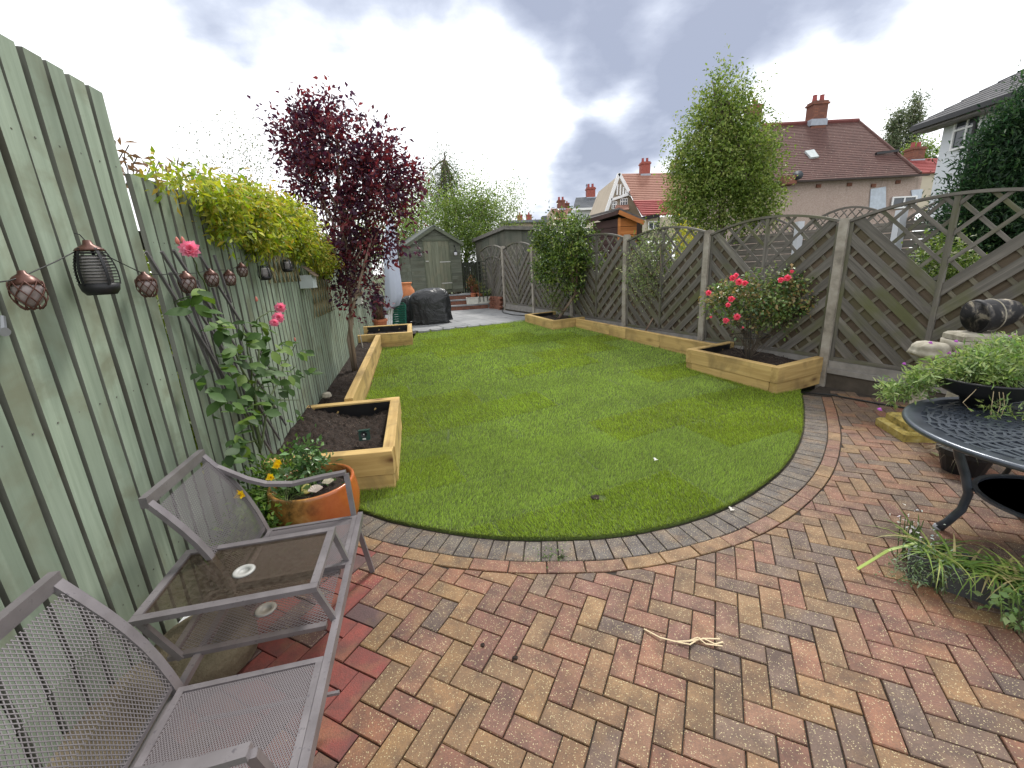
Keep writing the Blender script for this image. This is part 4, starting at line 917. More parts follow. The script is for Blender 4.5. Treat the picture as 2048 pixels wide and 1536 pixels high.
def chair(a0, a1, arm_at):
    sq(seat, 'seat_rail', [SF(a0 + .01, .005, ZS), SF(a1 - .01, .005, ZS)], .022, .02); sq(seat, 'seat_rail', [SF(a0 + .01, .43, ZS), SF(a1 - .01, .43, ZS)], .022, .02)
    sq(seat, 'seat_side', [SF(a0, -.006, ZS), SF(a0, .441, ZS)], .02, .02); sq(seat, 'seat_side', [SF(a1, -.006, ZS), SF(a1, .441, ZS)], .02, .02)
    mesh_panel('seat_mesh', SF(a0 + .01, .016, ZS + .004), SF(a1 - .01, .016, ZS + .004), SF(a1 - .01, .419, ZS + .004), SF(a0 + .01, .419, ZS + .004), seat)
    def bk(a, t, off=0): return SF(a, .455 + .21 * t + .035 * math.sin(t * math.pi) * -1 + off, ZS - .02 + .475 * t)
    ts = np.linspace(0, 1, 8)
    sq(seat, 'back_side', [bk(a0 - .025, t) for t in ts], .034, .02, up=(SB[0], SB[1], 0)); sq(seat, 'back_side', [bk(a1 + .025, t) for t in ts], .034, .02, up=(SB[0], SB[1], 0))
    sq(seat, 'back_top', [bk(a0 - .042, 1.02), bk(a1 + .042, 1.02)], .028, .045); sq(seat, 'back_bottom', [bk(a0 - .007, .08), bk(a1 + .007, .08)], .014, .016)
    for k in range(3):
        t0, t1 = .10 + .285 * k, .10 + .285 * (k + 1); mesh_panel('back_mesh', bk(a0 - .006, t0, -.008), bk(a1 + .006, t0, -.008), bk(a1 + .006, t1, -.008), bk(a0 - .006, t1, -.008), seat, asp=.6)
    s = 1 if arm_at == 'near' else -1; aa = a1 + .03 if arm_at == 'near' else a0 - .03; ae = aa + s * .05
    arm = [bk(aa, .86 if s < 0 else .45), SF(aa + s * .01, .50, .70 if s < 0 else .64), SF(aa + s * .02, .42, .655), SF(aa + s * .03, .30, .63), SF(ae, .15, .638), SF(ae, .03, .645)]
    sq(seat, 'armrest', arm, .034, .018)
    sq(seat, 'front_leg', [SF(ae, .028, .637), SF(aa + s * -.01, .012, .40), SF(aa + s * .03, -.03, 0)], .026, .02, up=(SA[0], SA[1], 0))
    sq(seat, 'back_leg', [SF(aa, .46, ZS - .02), SF(aa, .56, 0)], .026, .02, up=(SA[0], SA[1], 0))
    sq(seat, 'side_rail', [SF(aa - s * .012, .0, ZS - .024), SF(aa - s * .012, .455, ZS - .024)], .022, .022)
chair(0.02, .42, 'far'); chair(.93, 1.30, 'near')
sq(seat, 'front_beam', [SF(-.02, -.02, ZS - .012), SF(1.42, -.02, ZS - .012)], .026, .04); sq(seat, 'rear_beam', [SF(-.02, .462, ZS - .03), SF(1.42, .462, ZS - .03)], .024, .024)
sq(seat, 'stretcher', [SF(.82, .0, .13), SF(.80, .5, .13)], .012, .012)
# glass table
a0, a1, b0_, b1_, zt = .385, .755, .035, .615, .572
for nm, A_, B_ in (('table_edge', (a0, b0_), (a0, b1_)), ('table_edge', (a1, b0_), (a1, b1_))): sq(seat, nm, [SF(A_[0], A_[1] - .014, zt), SF(B_[0], B_[1] + .014, zt)], .03, .02)
for bb in (b0_, b1_): sq(seat, 'table_edge', [SF(a0 + .016, bb, zt), SF(a1 - .016, bb, zt)], .03, .02)
nG, tG = nodes('grimy_glass'); oG = tG.nodes.new('ShaderNodeOutputMaterial'); pG = tG.nodes.new('ShaderNodeBsdfPrincipled'); trG = tG.nodes.new('ShaderNodeBsdfTransparent'); trG.inputs[0].default_value = (.78, .72, .65, 1)
pG.inputs['Base Color'].default_value = (.085, .07, .055, 1); pG.inputs['Roughness'].default_value = .18; pG.inputs['Specular IOR Level'].default_value = .35
mG = tG.nodes.new('ShaderNodeMixShader'); nzG = tG.nodes.new('ShaderNodeTexNoise'); nzG.inputs['Scale'].default_value = 60; nzG.inputs['Detail'].default_value = 8; tcG = tG.nodes.new('ShaderNodeTexCoord'); tG.links.new(tcG.outputs['Object'], nzG.inputs['Vector'])
rG = tG.nodes.new('ShaderNodeValToRGB'); rG.color_ramp.elements[0].position = .35; rG.color_ramp.elements[0].color = (.10, .10, .10, 1); rG.color_ramp.elements[1].position = .75; rG.color_ramp.elements[1].color = (.55, .55, .55, 1); tG.links.new(nzG.outputs[0], rG.inputs[0])
tG.links.new(rG.outputs[0], mG.inputs[0]); tG.links.new(trG.outputs[0], mG.inputs[1]); tG.links.new(pG.outputs[0], mG.inputs[2]); tG.links.new(mG.outputs[0], oG.inputs[0])
def box_at(parent, name, pts, z0, z1, mat):
    m = MB(); v = [(p[0], p[1], z0) for p in pts] + [(p[0], p[1], z1) for p in pts]; m.add(v, [(3, 2, 1, 0), (4, 5, 6, 7), (0, 1, 5, 4), (1, 2, 6, 5), (2, 3, 7, 6), (3, 0, 4, 7)]); return m.obj(name, mat, parent)
box_at(seat, 'glass_top', [SF(a0 + .012, b0_ + .012, 0), SF(a1 - .012, b0_ + .012, 0), SF(a1 - .012, b1_ - .012, 0), SF(a0 + .012, b1_ - .012, 0)], zt - .002, zt + .003, nG)
M_white = plain('white_plastic', (.62, .62, .58), .45, var=.08)
M_greyp = plain('pale_grey_plastic', (.33, .33, .31), .45, var=.1)
for zz, (aa, bb) in ((zt + .004, (.585, .33)), (.392, (.60, .28))):
    m = MB(); c_ = SF(aa, bb, 0); m.lathe([(.022, 0), (.024, .005), (.036, .006), (.042, .001)], 28, (c_[0], c_[1], zz)); m.obj('parasol_ring', M_greyp, seat, smooth=True)
for A_, B_, w_ in (((.43, .02), (.43, .56), .024), ((.745, .02), (.745, .56), .024)): sq(seat, 'shelf_edge', [SF(A_[0], A_[1], .385), SF(B_[0], B_[1], .385)], w_, .018)
sq(seat, 'shelf_edge', [SF(.443, .552, .385), SF(.732, .552, .385)], .022, .018)
mesh_panel('shelf_mesh', SF(.44, .02, .388), SF(.735, .02, .388), SF(.735, .545, .388), SF(.44, .545, .388), seat, pitch=.014, asp=.6)
for aa in (a0, a1):
    sq(seat, 'table_leg', [SF(aa, b0_ - .002, zt - .012), SF(aa + (.012 if aa == a0 else -.012), -.012, .40)], .022, .018, up=(SA[0], SA[1], 0)); sq(seat, 'table_leg', [SF(aa, b1_ - .01, zt - .012), SF(aa, b1_ - .10, .38)], .022, .018, up=(SA[0], SA[1], 0))

# stones under the seat
M_rock = (lambda b: (lambda v: (b.bump(b.noise(v, 14, 6, .7), .9, .03), b.fin(b.ramp(b.noise(v, 5, 6, .65), [(.3, (.06, .05, .03)), (.5, (.15, .12, .075)), (.7, (.27, .23, .15))]), .7))[1])(b.coord('Object')))(NB('mossy_rock'))
def rock(name, label, cat, c, r, seed, mat=None):
    bm = bmesh.new(); bmesh.ops.create_icosphere(bm, subdivisions=3, radius=1); rr = random.Random(seed); ph = [rr.uniform(0, 6) for _ in range(6)]
    for v in bm.verts:
        k = 1 + .13 * math.sin(3 * v.co.x + ph[0]) + .12 * math.sin(4 * v.co.y + ph[1]) + .1 * math.sin(5 * v.co.z + ph[2]) + .05 * math.sin(9 * v.co.x + 7 * v.co.y + ph[3]); v.co *= k; v.co.x *= r[0]; v.co.y *= r[1]; v.co.z *= r[2]
    me = bpy.data.meshes.new(name); bm.to_mesh(me); bm.free(); me.polygons.foreach_set('use_smooth', [True] * len(me.polygons)); me.materials.append(mat or M_rock)
    return tag(link(name, me, None, Matrix.Translation(Vector(c))), label, cat)
rock('garden_rock', 'large flat brown boulder under the near mesh chair', 'rock', (-1.60, 1.18, .08), (.24, .30, .12), 3)
rock('garden_rock', 'dark wet boulder at the bottom left, behind the near mesh chair seat', 'rock', (-1.42, .86, .06), (.18, .22, .10), 5)
m = MB(); m.lathe([(.17, 0), (.20, .02), (.21, .10), (.19, .15), (.12, .175), (.001, .18)], 32, (-1.46, 1.56, 0), wob=.01); tag(m.obj('millstone', M_rock, smooth=True), 'round brown millstone on the red blocks beneath the mesh shelf', 'millstone')
m = MB(); c_ = Z(376, 1238, .08); m.add([c_ + np.array(q) for q in ((-.03, -.05, 0), (.04, -.03, .01), (.03, .06, .03), (-.02, .04, .015))], [(0, 1, 2, 3)]); m.add([c_ + np.array(q) for q in ((-.03, -.05, -.001), (.04, -.03, .009), (.03, .06, .029), (-.02, .04, .014))], [(3, 2, 1, 0)])
tag(m.obj('paper_scrap', plain('paper', (.75, .76, .78), .7)), 'white scrap of paper between the mesh seat and the fence', 'paper scrap')
m = MB(); c_ = Z(4, 672, 1.5) if False else VLp(6, 660, .05); m.tube([VLp(-30, 655, .04), VLp(2, 662, .05), VLp(10, 664, .07)], .014, 10); m.tube([VLp(4, 633, .05), VLp(6, 668, .06)], [.008, .011], 8)
tag(m.obj('hose_tap', plain('grey_tap', (.28, .29, .30), .35, .3)), 'small grey metal tap fitting at the left edge of the fence', 'tap')

# ---- glazed pot
b = NB('orange_glaze'); v = b.coord('Object'); n = b.noise(v, 10, 7, .7, .4); n2 = b.noise(v, 2.4, 3)
c = b.ramp(n, [(.36, (.05, .045, .02)), (.46, (.20, .10, .03)), (.58, (.36, .18, .05)), (.75, (.50, .30, .11))]); sx_ = b.n('ShaderNodeSeparateXYZ'); b.L(v, sx_.inputs[0])
c = b.mix(b.ramp(b.math('ADD', sx_.outputs[0], b.math('MULTIPLY', n2, .25)), [(.20, 0.), (.33, .85)]), c, (.42, .10, .025)); b.bump(n, .25, .004); M_glz = b.fin(c, .22, 0, .6)
pc = np.array([-1.345, 2.53]); t = thing('glazed_pot', 'big orange-brown glazed pot full of shells and greenery, beside the mesh seat', 'plant pot', (pc[0], pc[1], 0))
m = MB(); m.lathe([(.17, 0), (.19, .01), (.235, .08), (.268, .17), (.28, .26), (.272, .34), (.262, .385), (.262, .402), (.250, .408), (.238, .400), (.240, .36), (.235, .33), (.001, .325)], 48, (pc[0], pc[1], 0)); m.obj('bowl', M_glz, t, smooth=True)
m = MB(); m.lathe([(.234, .333), (.12, .345), (.001, .34)], 30, (pc[0], pc[1], 0)); m.obj('compost', M_soil, t)
t2 = ground_plant('mint_plant', 'leafy green plant growing in the orange-brown glazed pot', 'plant', [np.array([pc[0] + .0, pc[1] + .05, .45]), np.array([pc[0] - .02, pc[1] + .08, .55]), np.array([pc[0] - .1, pc[1] - .02, .40])], 60, 8, .055, [(.10, .19, .06), (.14, .24, .08), (.07, .14, .045)], .07, .10, mat=LEAFD)
def blades(name, label, cat, base, n, L, cols, spread=.5, w=.012, rz=.6, group=None, droopy=.5):
    V, F, Cc = [], [], []
    for i in range(n):
        b0 = np.array(base[rng.integers(len(base))], float) + rng.normal(size=3) * [.015, .015, 0]; a = rng.uniform(0, 6.28); l = L * rng.uniform(.5, 1.2); d = np.array([math.cos(a) * spread, math.sin(a) * spread, rz]); d /= np.linalg.norm(d); s = np.array([-math.sin(a), math.cos(a), 0]); p = b0.copy(); k0 = len(V); c_ = np.array(cols[rng.integers(len(cols))]) * rng.uniform(.8, 1.2); dr = droopy * rng.uniform(.5, 1.5)
        for j in range(6):
            ww = w * (1 - j / 5.3) * .5; V += [p - s * ww, p + s * ww]; Cc += [c_, c_]; p = p + d * l / 5; d = d + np.array([0, 0, -dr / 5]) * 1.6; d /= np.linalg.norm(d)
            if p[2] < .012: p[2] = .012
        F += [(k0 + 2 * j, k0 + 2 * j + 1, k0 + 2 * j + 3, k0 + 2 * j + 2) for j in range(5)]
    return fastmesh(name, V, F, LEAF, np.array(Cc), smooth=True)
o = link('grass_tuft', blades('grass_tuft', '', '', [(pc[0] - .17, pc[1] - .10, .34), (pc[0] - .1, pc[1] - .16, .34)], 46, .16, [(.20, .32, .08), (.35, .42, .18), (.12, .22, .05)], .6, .006)); tag(o, 'thin grassy tuft drooping over the left rim of the glazed pot', 'grass tuft')
M_shell = plain('shell', (.66, .58, .50), .5, var=.2, scale=40)
def shell(c, s, label, mat, seed):
    m = MB(); n = 14; v = [(0, 0, 0)]
    for i in range(n + 1):
        a = -1.2 + 2.4 * i / n; r_ = .05 * (1 + .05 * (i % 2)); v.append((math.sin(a) * r_, math.cos(a) * r_, .012 if i % 2 else .008))
    m.add(v, [(0, i + 1, i + 2) for i in range(n)]); m.add([(x, y, z - .006) for x, y, z in v], [(0, i + 2, i + 1) for i in range(n)]); nv = n + 2
    me = m.mesh('sea_shell', mat); o = link('sea_shell', me, None, Matrix.Translation(Vector(c)) @ Vector(CAM - np.array(c) + np.array([0, 0, .5])).to_track_quat('Z', 'Y').to_matrix().to_4x4() @ Matrix.Scale(s, 4)); return tag(o, label, 'shell', 'shells in the glazed pot')
shell(Z(632, 985, .37), .95, 'pinkish white fan shell in the middle of the glazed pot', M_shell, 1); shell(Z(657, 968, .38), .8, 'cream speckled fan shell by the right rim of the glazed pot', plain('cream_shell', (.6, .56, .4), .5, var=.4, scale=60), 2)
m = MB(); c_ = Z(613, 978, .38); m.lathe([(.009, 0), (.012, .006), (.026, .008), (.033, .002), (.030, -.004)], 20); tag(m.obj('yellow_ring', plain('yellow_cup', (.68, .62, .20), .4), None, True, M=Matrix.Translation(Vector(c_)) @ Vector(CAM - c_).to_track_quat('Z', 'Y').to_matrix().to_4x4()), 'yellow cup-shaped ornament with a dark centre in the glazed pot', 'ornament')
rock('pebble', 'dark ridged pebble behind the shells in the glazed pot', 'pebble', tuple(Z(640, 970, .365)), (.035, .035, .025), 9, plain('dark_stone', (.03, .03, .035), .3))

# ---- near bed bits
M_dgreen = plain('dark_green_plastic', (.012, .045, .035), .35, var=.1)
c_ = Z(730, 880, .27); t = thing('animal_repeller', 'dark green plastic animal repeller standing on the soil of the nearest bed', 'repeller', c_)
Mx = Matrix.Translation(Vector(c_)) @ Matrix.Rotation(R(12), 4, 'Z') @ Matrix.Rotation(R(-12), 4, 'X'); m = MB(); m.box(-.045, .045, -.03, .03, 0, .085, ch=.008); m.box(-.05, .05, -.034, .034, .085, .094, ch=.003); m.obj('case', M_dgreen, t, M=Mx)
m = MB(); m.lathe([(.026, 0), (.026, .006), (.020, .004), (.001, -.004)], 20); m.obj('sensor', M_black, t, M=Mx @ Matrix.Translation((0, -.031, .055)) @ Matrix.Rotation(R(90), 4, 'X'))
m = MB(); m.lathe([(.006, 0), (.005, .004), (.001, .006)], 10); m.obj('lens', M_white, t, M=Mx @ Matrix.Translation((0, -.034, .055)) @ Matrix.Rotation(R(90), 4, 'X')); m = MB(); m.box(-.014, .014, -.034, -.029, .008, .022); m.obj('sticker', M_white, t, M=Mx)
rock('pale_stone', 'pale rough stone on the soil strip behind the nearest bed', 'stone', tuple(Z(655, 790, .30)), (.06, .05, .035), 12, plain('pale_stone', (.42, .38, .30), .9, var=.3))
m = MB(); m.tube([Z(727, 702, .28), VLp(717, 655, .12)], .008, 6); tag(m.obj('garden_cane', plain('pale_cane', (.45, .42, .36), .7)), 'thin pale cane leaning on the green fence right of the purple tree', 'cane')

# ---- lights on the left fence
M_cop = plain('copper_plastic', (.11, .05, .038), .35, .4, var=.3); M_glow = plain('frosted_core', (.62, .58, .56), .5, var=.05); M_gl2 = plain('pinkish_core', (.34, .28, .27), .4, var=.3, scale=30); M_cord = plain('black_cord', (.01, .01, .01), .5)
def copper_lantern(c, s, label, grp='copper egg lanterns on the fence'):
    t = thing('copper_lantern', label, 'lantern', c, grp); m = MB(); prof = [(.001, .066), (.010, .064), (.012, .055), (.026, .046), (.036, .032), (.040, .020)]
    m.lathe([(r_ * s, z * s) for r_, z in prof], 20, c); m.obj('cap', M_cop, t, smooth=True)
    m = MB(); m.lathe([(r_ * s, z * s) for r_, z in ((.034, .026), (.038, .0), (.033, -.026), (.016, -.048), (.001, -.052))], 20, c); m.obj('core', M_gl2, t, smooth=True)
    m = MB()
    def rad(z): return .042 * math.sqrt(max(.02, 1 - (z / .066) ** 2)) + .001
    for k in range(8):
        for sg in (1, -1):
            pts = []
            for j in range(10):
                z = .03 - .090 * j / 9; a = 2 * math.pi * k / 8 + sg * j * .17; pts.append((c[0] + s * rad(z) * math.cos(a), c[1] + s * rad(z) * math.sin(a), c[2] + s * z))
            m.tube(pts, .0024 * s, 4, cap=False)
    m.lathe([(.013 * s, -.054 * s), (.013 * s, -.058 * s), (.001, -.060 * s)], 12, c); m.obj('cage', M_cop, t, smooth=True); return t
for px, py, s, lb in ((56, 582, 1.0, 'biggest copper egg lantern, far left on the string'), (293, 570, .93, 'copper egg lantern over the gap between the two fence sections'), (374, 565, .95, 'copper egg lantern just below the upper pink rose'), (423, 556, .88, 'copper egg lantern right of the upper pink rose, over the trellis bars'), (459, 556, .85, 'small copper egg lantern, second from the end of the string'), (484, 540, .82, 'small copper egg lantern at the far end of the string, tucked up in leaves')):
    copper_lantern(VLp(px, py, .10), s, lb)
def black_lantern(c, s, label, ribs=12, copper=True, r=.062, h=.085):
    t = thing('black_lantern', label, 'lantern', c, 'black slatted lanterns on the fence'); 
    def rad(z): return r * (1 - .28 * (z / h) ** 2 - .10 * z / h)
    if copper: m = MB(); m.lathe([(.001, (h + .030) * s), (.012 * s, (h + .030) * s), (.016 * s, (h + .015) * s), (.040 * s, h * s), (.046 * s, (h - .008) * s)], 20, c); m.obj('cap', M_cop, t, smooth=True)
    else: m = MB(); m.lathe([(.001, h * s * 1.05), (rad(h) * s, h * s)], 20, c); m.obj('cap', M_black, t, smooth=True)
    m = MB()
    for k in range(ribs):
        z = (-h * .5 + h * 1.45 * k / (ribs - 1)); m.lathe([(rad(z) * s - .003, (z - .0013) * s), (rad(z) * s, (z - .0013) * s), (rad(z) * s, (z + .0013) * s), (rad(z) * s - .003, (z + .0013) * s)], 20, c)
    m.obj('rings', M_black, t)
    for k in range(5):
        a = 2 * math.pi * k / 5 + .9; m = MB(); pts = [(c[0] + s * (rad(z) + .001) * math.cos(a), c[1] + s * (rad(z) + .001) * math.sin(a), c[2] + s * z) for z in np.linspace(-h * .55, h, 7)]; m.barpath(pts, .010 * s, .003, up=(math.cos(a), math.sin(a), 0)); m.obj('strap', M_black, t)
    m = MB(); m.lathe([(rad(-h * .5) * s, -h * .5 * s), (rad(-h * .8) * s, -h * .8 * s), (rad(-h) * .86 * s, -h * s), (.001, -h * s)], 20, c); m.obj('base', M_black, t, smooth=True)
    m = MB(); m.lathe([(.044 * s, -h * .5 * s), (.046 * s, 0), (.040 * s, h * .7 * s), (.001, h * .72 * s)], 16, c); m.obj('core', M_glow, t, smooth=True)
    m = MB(); m.tube([(c[0], c[1], c[2] + (h + .02) * s), (c[0] - .01, c[1] - .01, c[2] + (h + .05) * s), (c[0] - .02, c[1] - .02, c[2] + (h + .055) * s)], .002, 5); m.obj('hook', M_cord, t)
black_lantern(VLp(192, 544, .13), 1.02, 'large black slatted lantern with copper cap on the tall fence section')
black_lantern(VLp(529, 546, .12), .95, 'black lantern hanging left of the bird box', 11, False, .052, .06)
black_lantern(VLp(574, 532, .12), .95, 'shaded black lantern half hidden under the climber, beside the bird box', 11, False, .052, .06)
m = MB(); pts = []
key = [(-20, 567), (20, 561), (45, 553), (110, 524), (168, 494), (175, 492), (230, 520), (290, 549), (330, 549), (365, 547), (395, 546), (420, 540), (460, 540), (484, 528), (505, 505)]
pts = [VLp(a, b_, .10) for a, b_ in key]; m.tube(pts, .0022, 5); tag(m.obj('light_string', M_cord, smooth=True), 'thin black cord carrying the copper lanterns along the fence', 'light string')
# bird box and trellis
c_ = VLp(615, 560, .10); t = thing('bird_box', 'white bird box with a brown shingled roof on the green fence', 'bird box', c_); Mx = Matrix.Translation(Vector(c_)) @ rotF
m = MB(); m.box(-.085, .085, -.07, .07, -.09, .055); m.obj('box', plain('pale_blue_white', (.50, .55, .56), .5, var=.06), t, M=Mx); m = MB(); m.box(.09, .10, -.072, .072, -.09, .055); m.obj('side_panel', M_white, t, M=Mx)
M_shg = wood('shingle', (.13, .09, .065), (.24, .18, .13), 1, .8)
for r_ in range(4):
    for k in range(5):
        m = MB(); m.box(-.019, .019, -.03, .03, 0, .006); x = -.082 + .041 * k + (.008 if r_ % 2 else 0); m.obj('shingle', M_shg, t, M=Mx @ Matrix.Translation((x, -.085 + .028 * r_, .052 + .026 * r_)) @ Matrix.Rotation(R(38 + random.uniform(-4, 4)), 4, 'X'))
M_exp = wood('trellis_wood', (.20, .16, .085), (.36, .31, .18), 0, .8)
def expanding(name, label, P, n, w, hgt, sl, off0=.035):
    """diamond trellis of thin laths on the fence: P = (y start, z bottom)"""
    t = thing('willow_trellis', label, 'trellis', (LX(P[0]) + off0, P[0], P[1])); 
    for sg, of in ((1, off0), (-1, off0 + .012)):
        for k in range(-int(hgt / sl / w * 1.0) - 1, n + 1):
            y0 = k * w; z0 = 0; ys_, ye = y0, y0 + hgt / sl
            a0_, a1_ = max(ys_, 0), min(ye, n * w)
            if a1_ - a0_ < .03: continue
            za, zb_ = (a0_ - ys_) * sl, (a1_ - ys_) * sl
            if sg < 0: a0_, a1_ = n * w - a0_, n * w - a1_
            ya, yb_ = P[0] + a0_, P[0] + a1_; plank('lath', (LX(ya) + of, ya, P[1] + za), (LX(yb_) + of, yb_, P[1] + zb_), .008, .018, M_exp, t, up=(0, 0, 1), ch=0)
    return t
expanding('t', 'diamond lath trellis on the green fence between bird box and purple tree', (5.35, 1.20), 8, .15, 1.0, 2.3)
expanding('t', 'dark upper lath trellis half hidden under the golden climber', (3.95, 1.66), 7, .14, .5, 1.9)
# ================================================================== FAR PATIO, STEPS, SHED
ZP = .355
b = NB('grey_slab'); v = b.coord('Object', rnd=9); n = b.noise(v, 3, 5, .6); oi = b.n('ShaderNodeObjectInfo')
c = b.mix(b.ramp(n, [(.35, 0.), (.7, 1.)]), (.20, .205, .21), (.30, .30, .30)); hs = b.n('ShaderNodeHueSaturation'); b.L(b.math('ADD', b.math('MULTIPLY', oi.outputs['Random'], .25), .9), hs.inputs['Value']); b.L(c, hs.inputs['Color']); M_slab = b.fin(hs.outputs[0], .6, 0, .4)
far_poly = [(-2.2, 10.06), (.42, 11.04), xy(RF(6.5, .96)), xy(RF(6.5, .05)), xy(RF(10.4, .05)), (-2.3, 15.4), (-4.4, 14.4), (LX(13.1) + .05, 13.1), (LX(9.7) + .05, 9.7), (-2.15, 9.7)]
V, F = terrain_mesh(far_poly, 0, .8, lambda x, y: ZP - .02); TER = tag(MB().add(V, F).obj('far_patio', M_sand, M=Matrix()), kind='structure')
S0 = np.array([-2.2, 10.06]); Sx = NRt; Sy = DR; SW = .45
far_ccw = far_poly if sum(far_poly[i - 1][0] * far_poly[i][1] - far_poly[i][0] * far_poly[i - 1][1] for i in range(len(far_poly))) > 0 else far_poly[::-1]
for i in range(-6, 14):
    for j in range(-6, 14):
        q = S0 + Sx * i * SW * 1.5 + Sy * j * SW; g = .006
        pl_ = [q + Sx * g + Sy * g, q + Sx * (SW * 1.5 - g) + Sy * g, q + Sx * (SW * 1.5 - g) + Sy * (SW - g), q + Sx * g + Sy * (SW - g)]
        c_ = sum(pl_) / 4
        if not inpoly(np.array([c_]), far_poly)[0] and not any(inpoly(np.array(pl_), far_poly)): continue
        if c_[1] > 15.4: continue
        d0 = np.array([.42, 11.04]) - S0; nl = np.array([-d0[1], d0[0]]) / np.linalg.norm(d0); P0 = S0 + nl * .02
        big = [xy(P0 - d0 * 3), xy(P0 + d0 * 3), xy(P0 + d0 * 3 + nl * 9), xy(P0 - d0 * 3 + nl * 9)]
        poly_ = clipconv([xy(p) for p in pl_], big)
        if len(poly_) < 3 or parea(poly_) < .01: continue
        f1, f2 = RF(6.4, .06), RF(12, .06); e1, e2 = xy(f1), xy(f2); nn_ = -NRt; big = [e1, e2, xy(f2[:2] + nn_ * 9), xy(f1[:2] + nn_ * 9)]
        if sum(big[t - 1][0] * big[t][1] - big[t][0] * big[t - 1][1] for t in range(4)) < 0: big = big[::-1]
        ext = [xy(RF(-2, .06)), xy(RF(14, .06)), xy(RF(14, 9)), xy(RF(-2, 9))]
        if sum(ext[t - 1][0] * ext[t][1] - ext[t][0] * ext[t - 1][1] for t in range(4)) < 0: ext = ext[::-1]
        poly_ = clipconv(poly_, ext)
        if len(poly_) < 3 or parea(poly_) < .01: continue
        cx_ = sum(p[0] for p in poly_) / len(poly_); cy_ = sum(p[1] for p in poly_) / len(poly_); m = MB(); m.prism([(x - cx_, y - cy_) for x, y in poly_], -.04, 0, ch=.003); m.obj('paving_slab', M_slab, TER, M=Matrix.Translation((cx_, cy_, ZP + random.uniform(-.002, .002))))
# loose edging stones at the lawn end
t = thing('stone_edging', 'irregular grey stone edging where the lawn meets the far slabs', 'edging', (-.9, 10.5, .33))
for k in range(9):
    p = S0 + (np.array([.42, 11.04]) - S0) * (k + .5) / 9; mm = MB(); L_ = .14; m = mm; d_ = (np.array([.42, 11.04]) - S0); d_ /= np.linalg.norm(d_); nn_ = np.array([-d_[1], d_[0]])
    poly_ = [xy(p + d_ * (s * .14 + random.uniform(-.02, .02)) + nn_ * (w - .04 + random.uniform(-.02, .02))) for s, w in ((-1, -.06), (0, -.09), (1, -.05), (1, .05), (0, .06), (-1, .05))]; m.prism(poly_, .26, .352, ch=.006); m.obj('edging_stone', M_slab, t)

def SP(l, d, z=0): q = np.array([-2.13, 14.72]) + np.array([.981, .194]) * l + np.array([-.194, .981]) * d; return np.array([q[0], q[1], z])    # steps / shed frame: l along the front, d deeper
M_brk = plain('red_brick', (.20, .085, .055), .85, var=.35, scale=5, bump=.5); M_mort = plain('mortar', (.25, .22, .19), .9)
t = thing('garden_steps', 'three brick and slab steps leading up to the shed', 'steps', SP(.8, .3, ZP))
def obox(parent, name, l0, l1, d0, d1, z0, z1, mat, frame=SP, ch=0):
    m = MB(); v = [tuple(frame(l, d, z)) for z in (z0, z1) for l, d in ((l0, d0), (l1, d0), (l1, d1), (l0, d1))]; m.add(v, [(3, 2, 1, 0), (4, 5, 6, 7), (0, 1, 5, 4), (1, 2, 6, 5), (2, 3, 7, 6), (3, 0, 4, 7)])
    c_ = frame((l0 + l1) / 2, (d0 + d1) / 2, (z0 + z1) / 2); e_ = np.array(frame(1, 0, 0)) - np.array(frame(0, 0, 0)); Mx = Matrix.Translation(Vector(c_)) @ Matrix.Rotation(math.atan2(e_[1], e_[0]), 4, 'Z'); mi = Mx.inverted(); m.v = [tuple(mi @ Vector(p)) for p in m.v]; return m.obj(name, mat, parent, M=Mx)
zz = ZP
for k, (d0, l1) in enumerate(((0, 1.62), (.30, 1.25), (.60, 1.25))):
    obox(t, 'step_core', -.3, l1 - .01, d0 + .02, 1.4, zz - .02, zz + .125, M_mort)
    n = int((l1 + .3) / .22)
    for i in range(n):
        for r_ in range(2): obox(t, 'brick', -.3 + .22 * i + .004 + (.0 if r_ else .0), -.3 + .22 * (i + 1) - .004, d0, d0 + .05, zz + .004 + .062 * r_, zz + .062 * (r_ + 1) - .002, M_brk)
    n = int((l1 + .3) / .55)
    for i in range(n): w_ = (l1 + .3) / n; obox(t, 'tread_slab', -.3 + w_ * i + .003, -.3 + w_ * (i + 1) - .003, d0 - .02, d0 + .34 if k < 2 else 1.3, zz + .127, zz + .165, M_slab)
    zz += .168
# low curved brick wall at the right of the steps
t = thing('brick_wall', 'low curved red brick wall between the steps and the last fence post', 'wall', (-.3, 14.6, ZP))
for r_ in range(6):
    for i in range(6):
        u = (i + .5 * (r_ % 2)) / 6; p = np.array([-.60, 14.86]) * (1 - u) + np.array([-.22, 14.08]) * u + np.array([.06, .05]) * math.sin(u * math.pi); q = Matrix.Translation((p[0], p[1], ZP + .035 + .07 * r_)) @ Matrix.Rotation(R(-66 + 30 * (u - .5)), 4, 'Z'); mm = MB(); mm.box(-.07, .07, -.05, .05, -.031, .031); mm.obj('brick', M_brk, t, M=q)
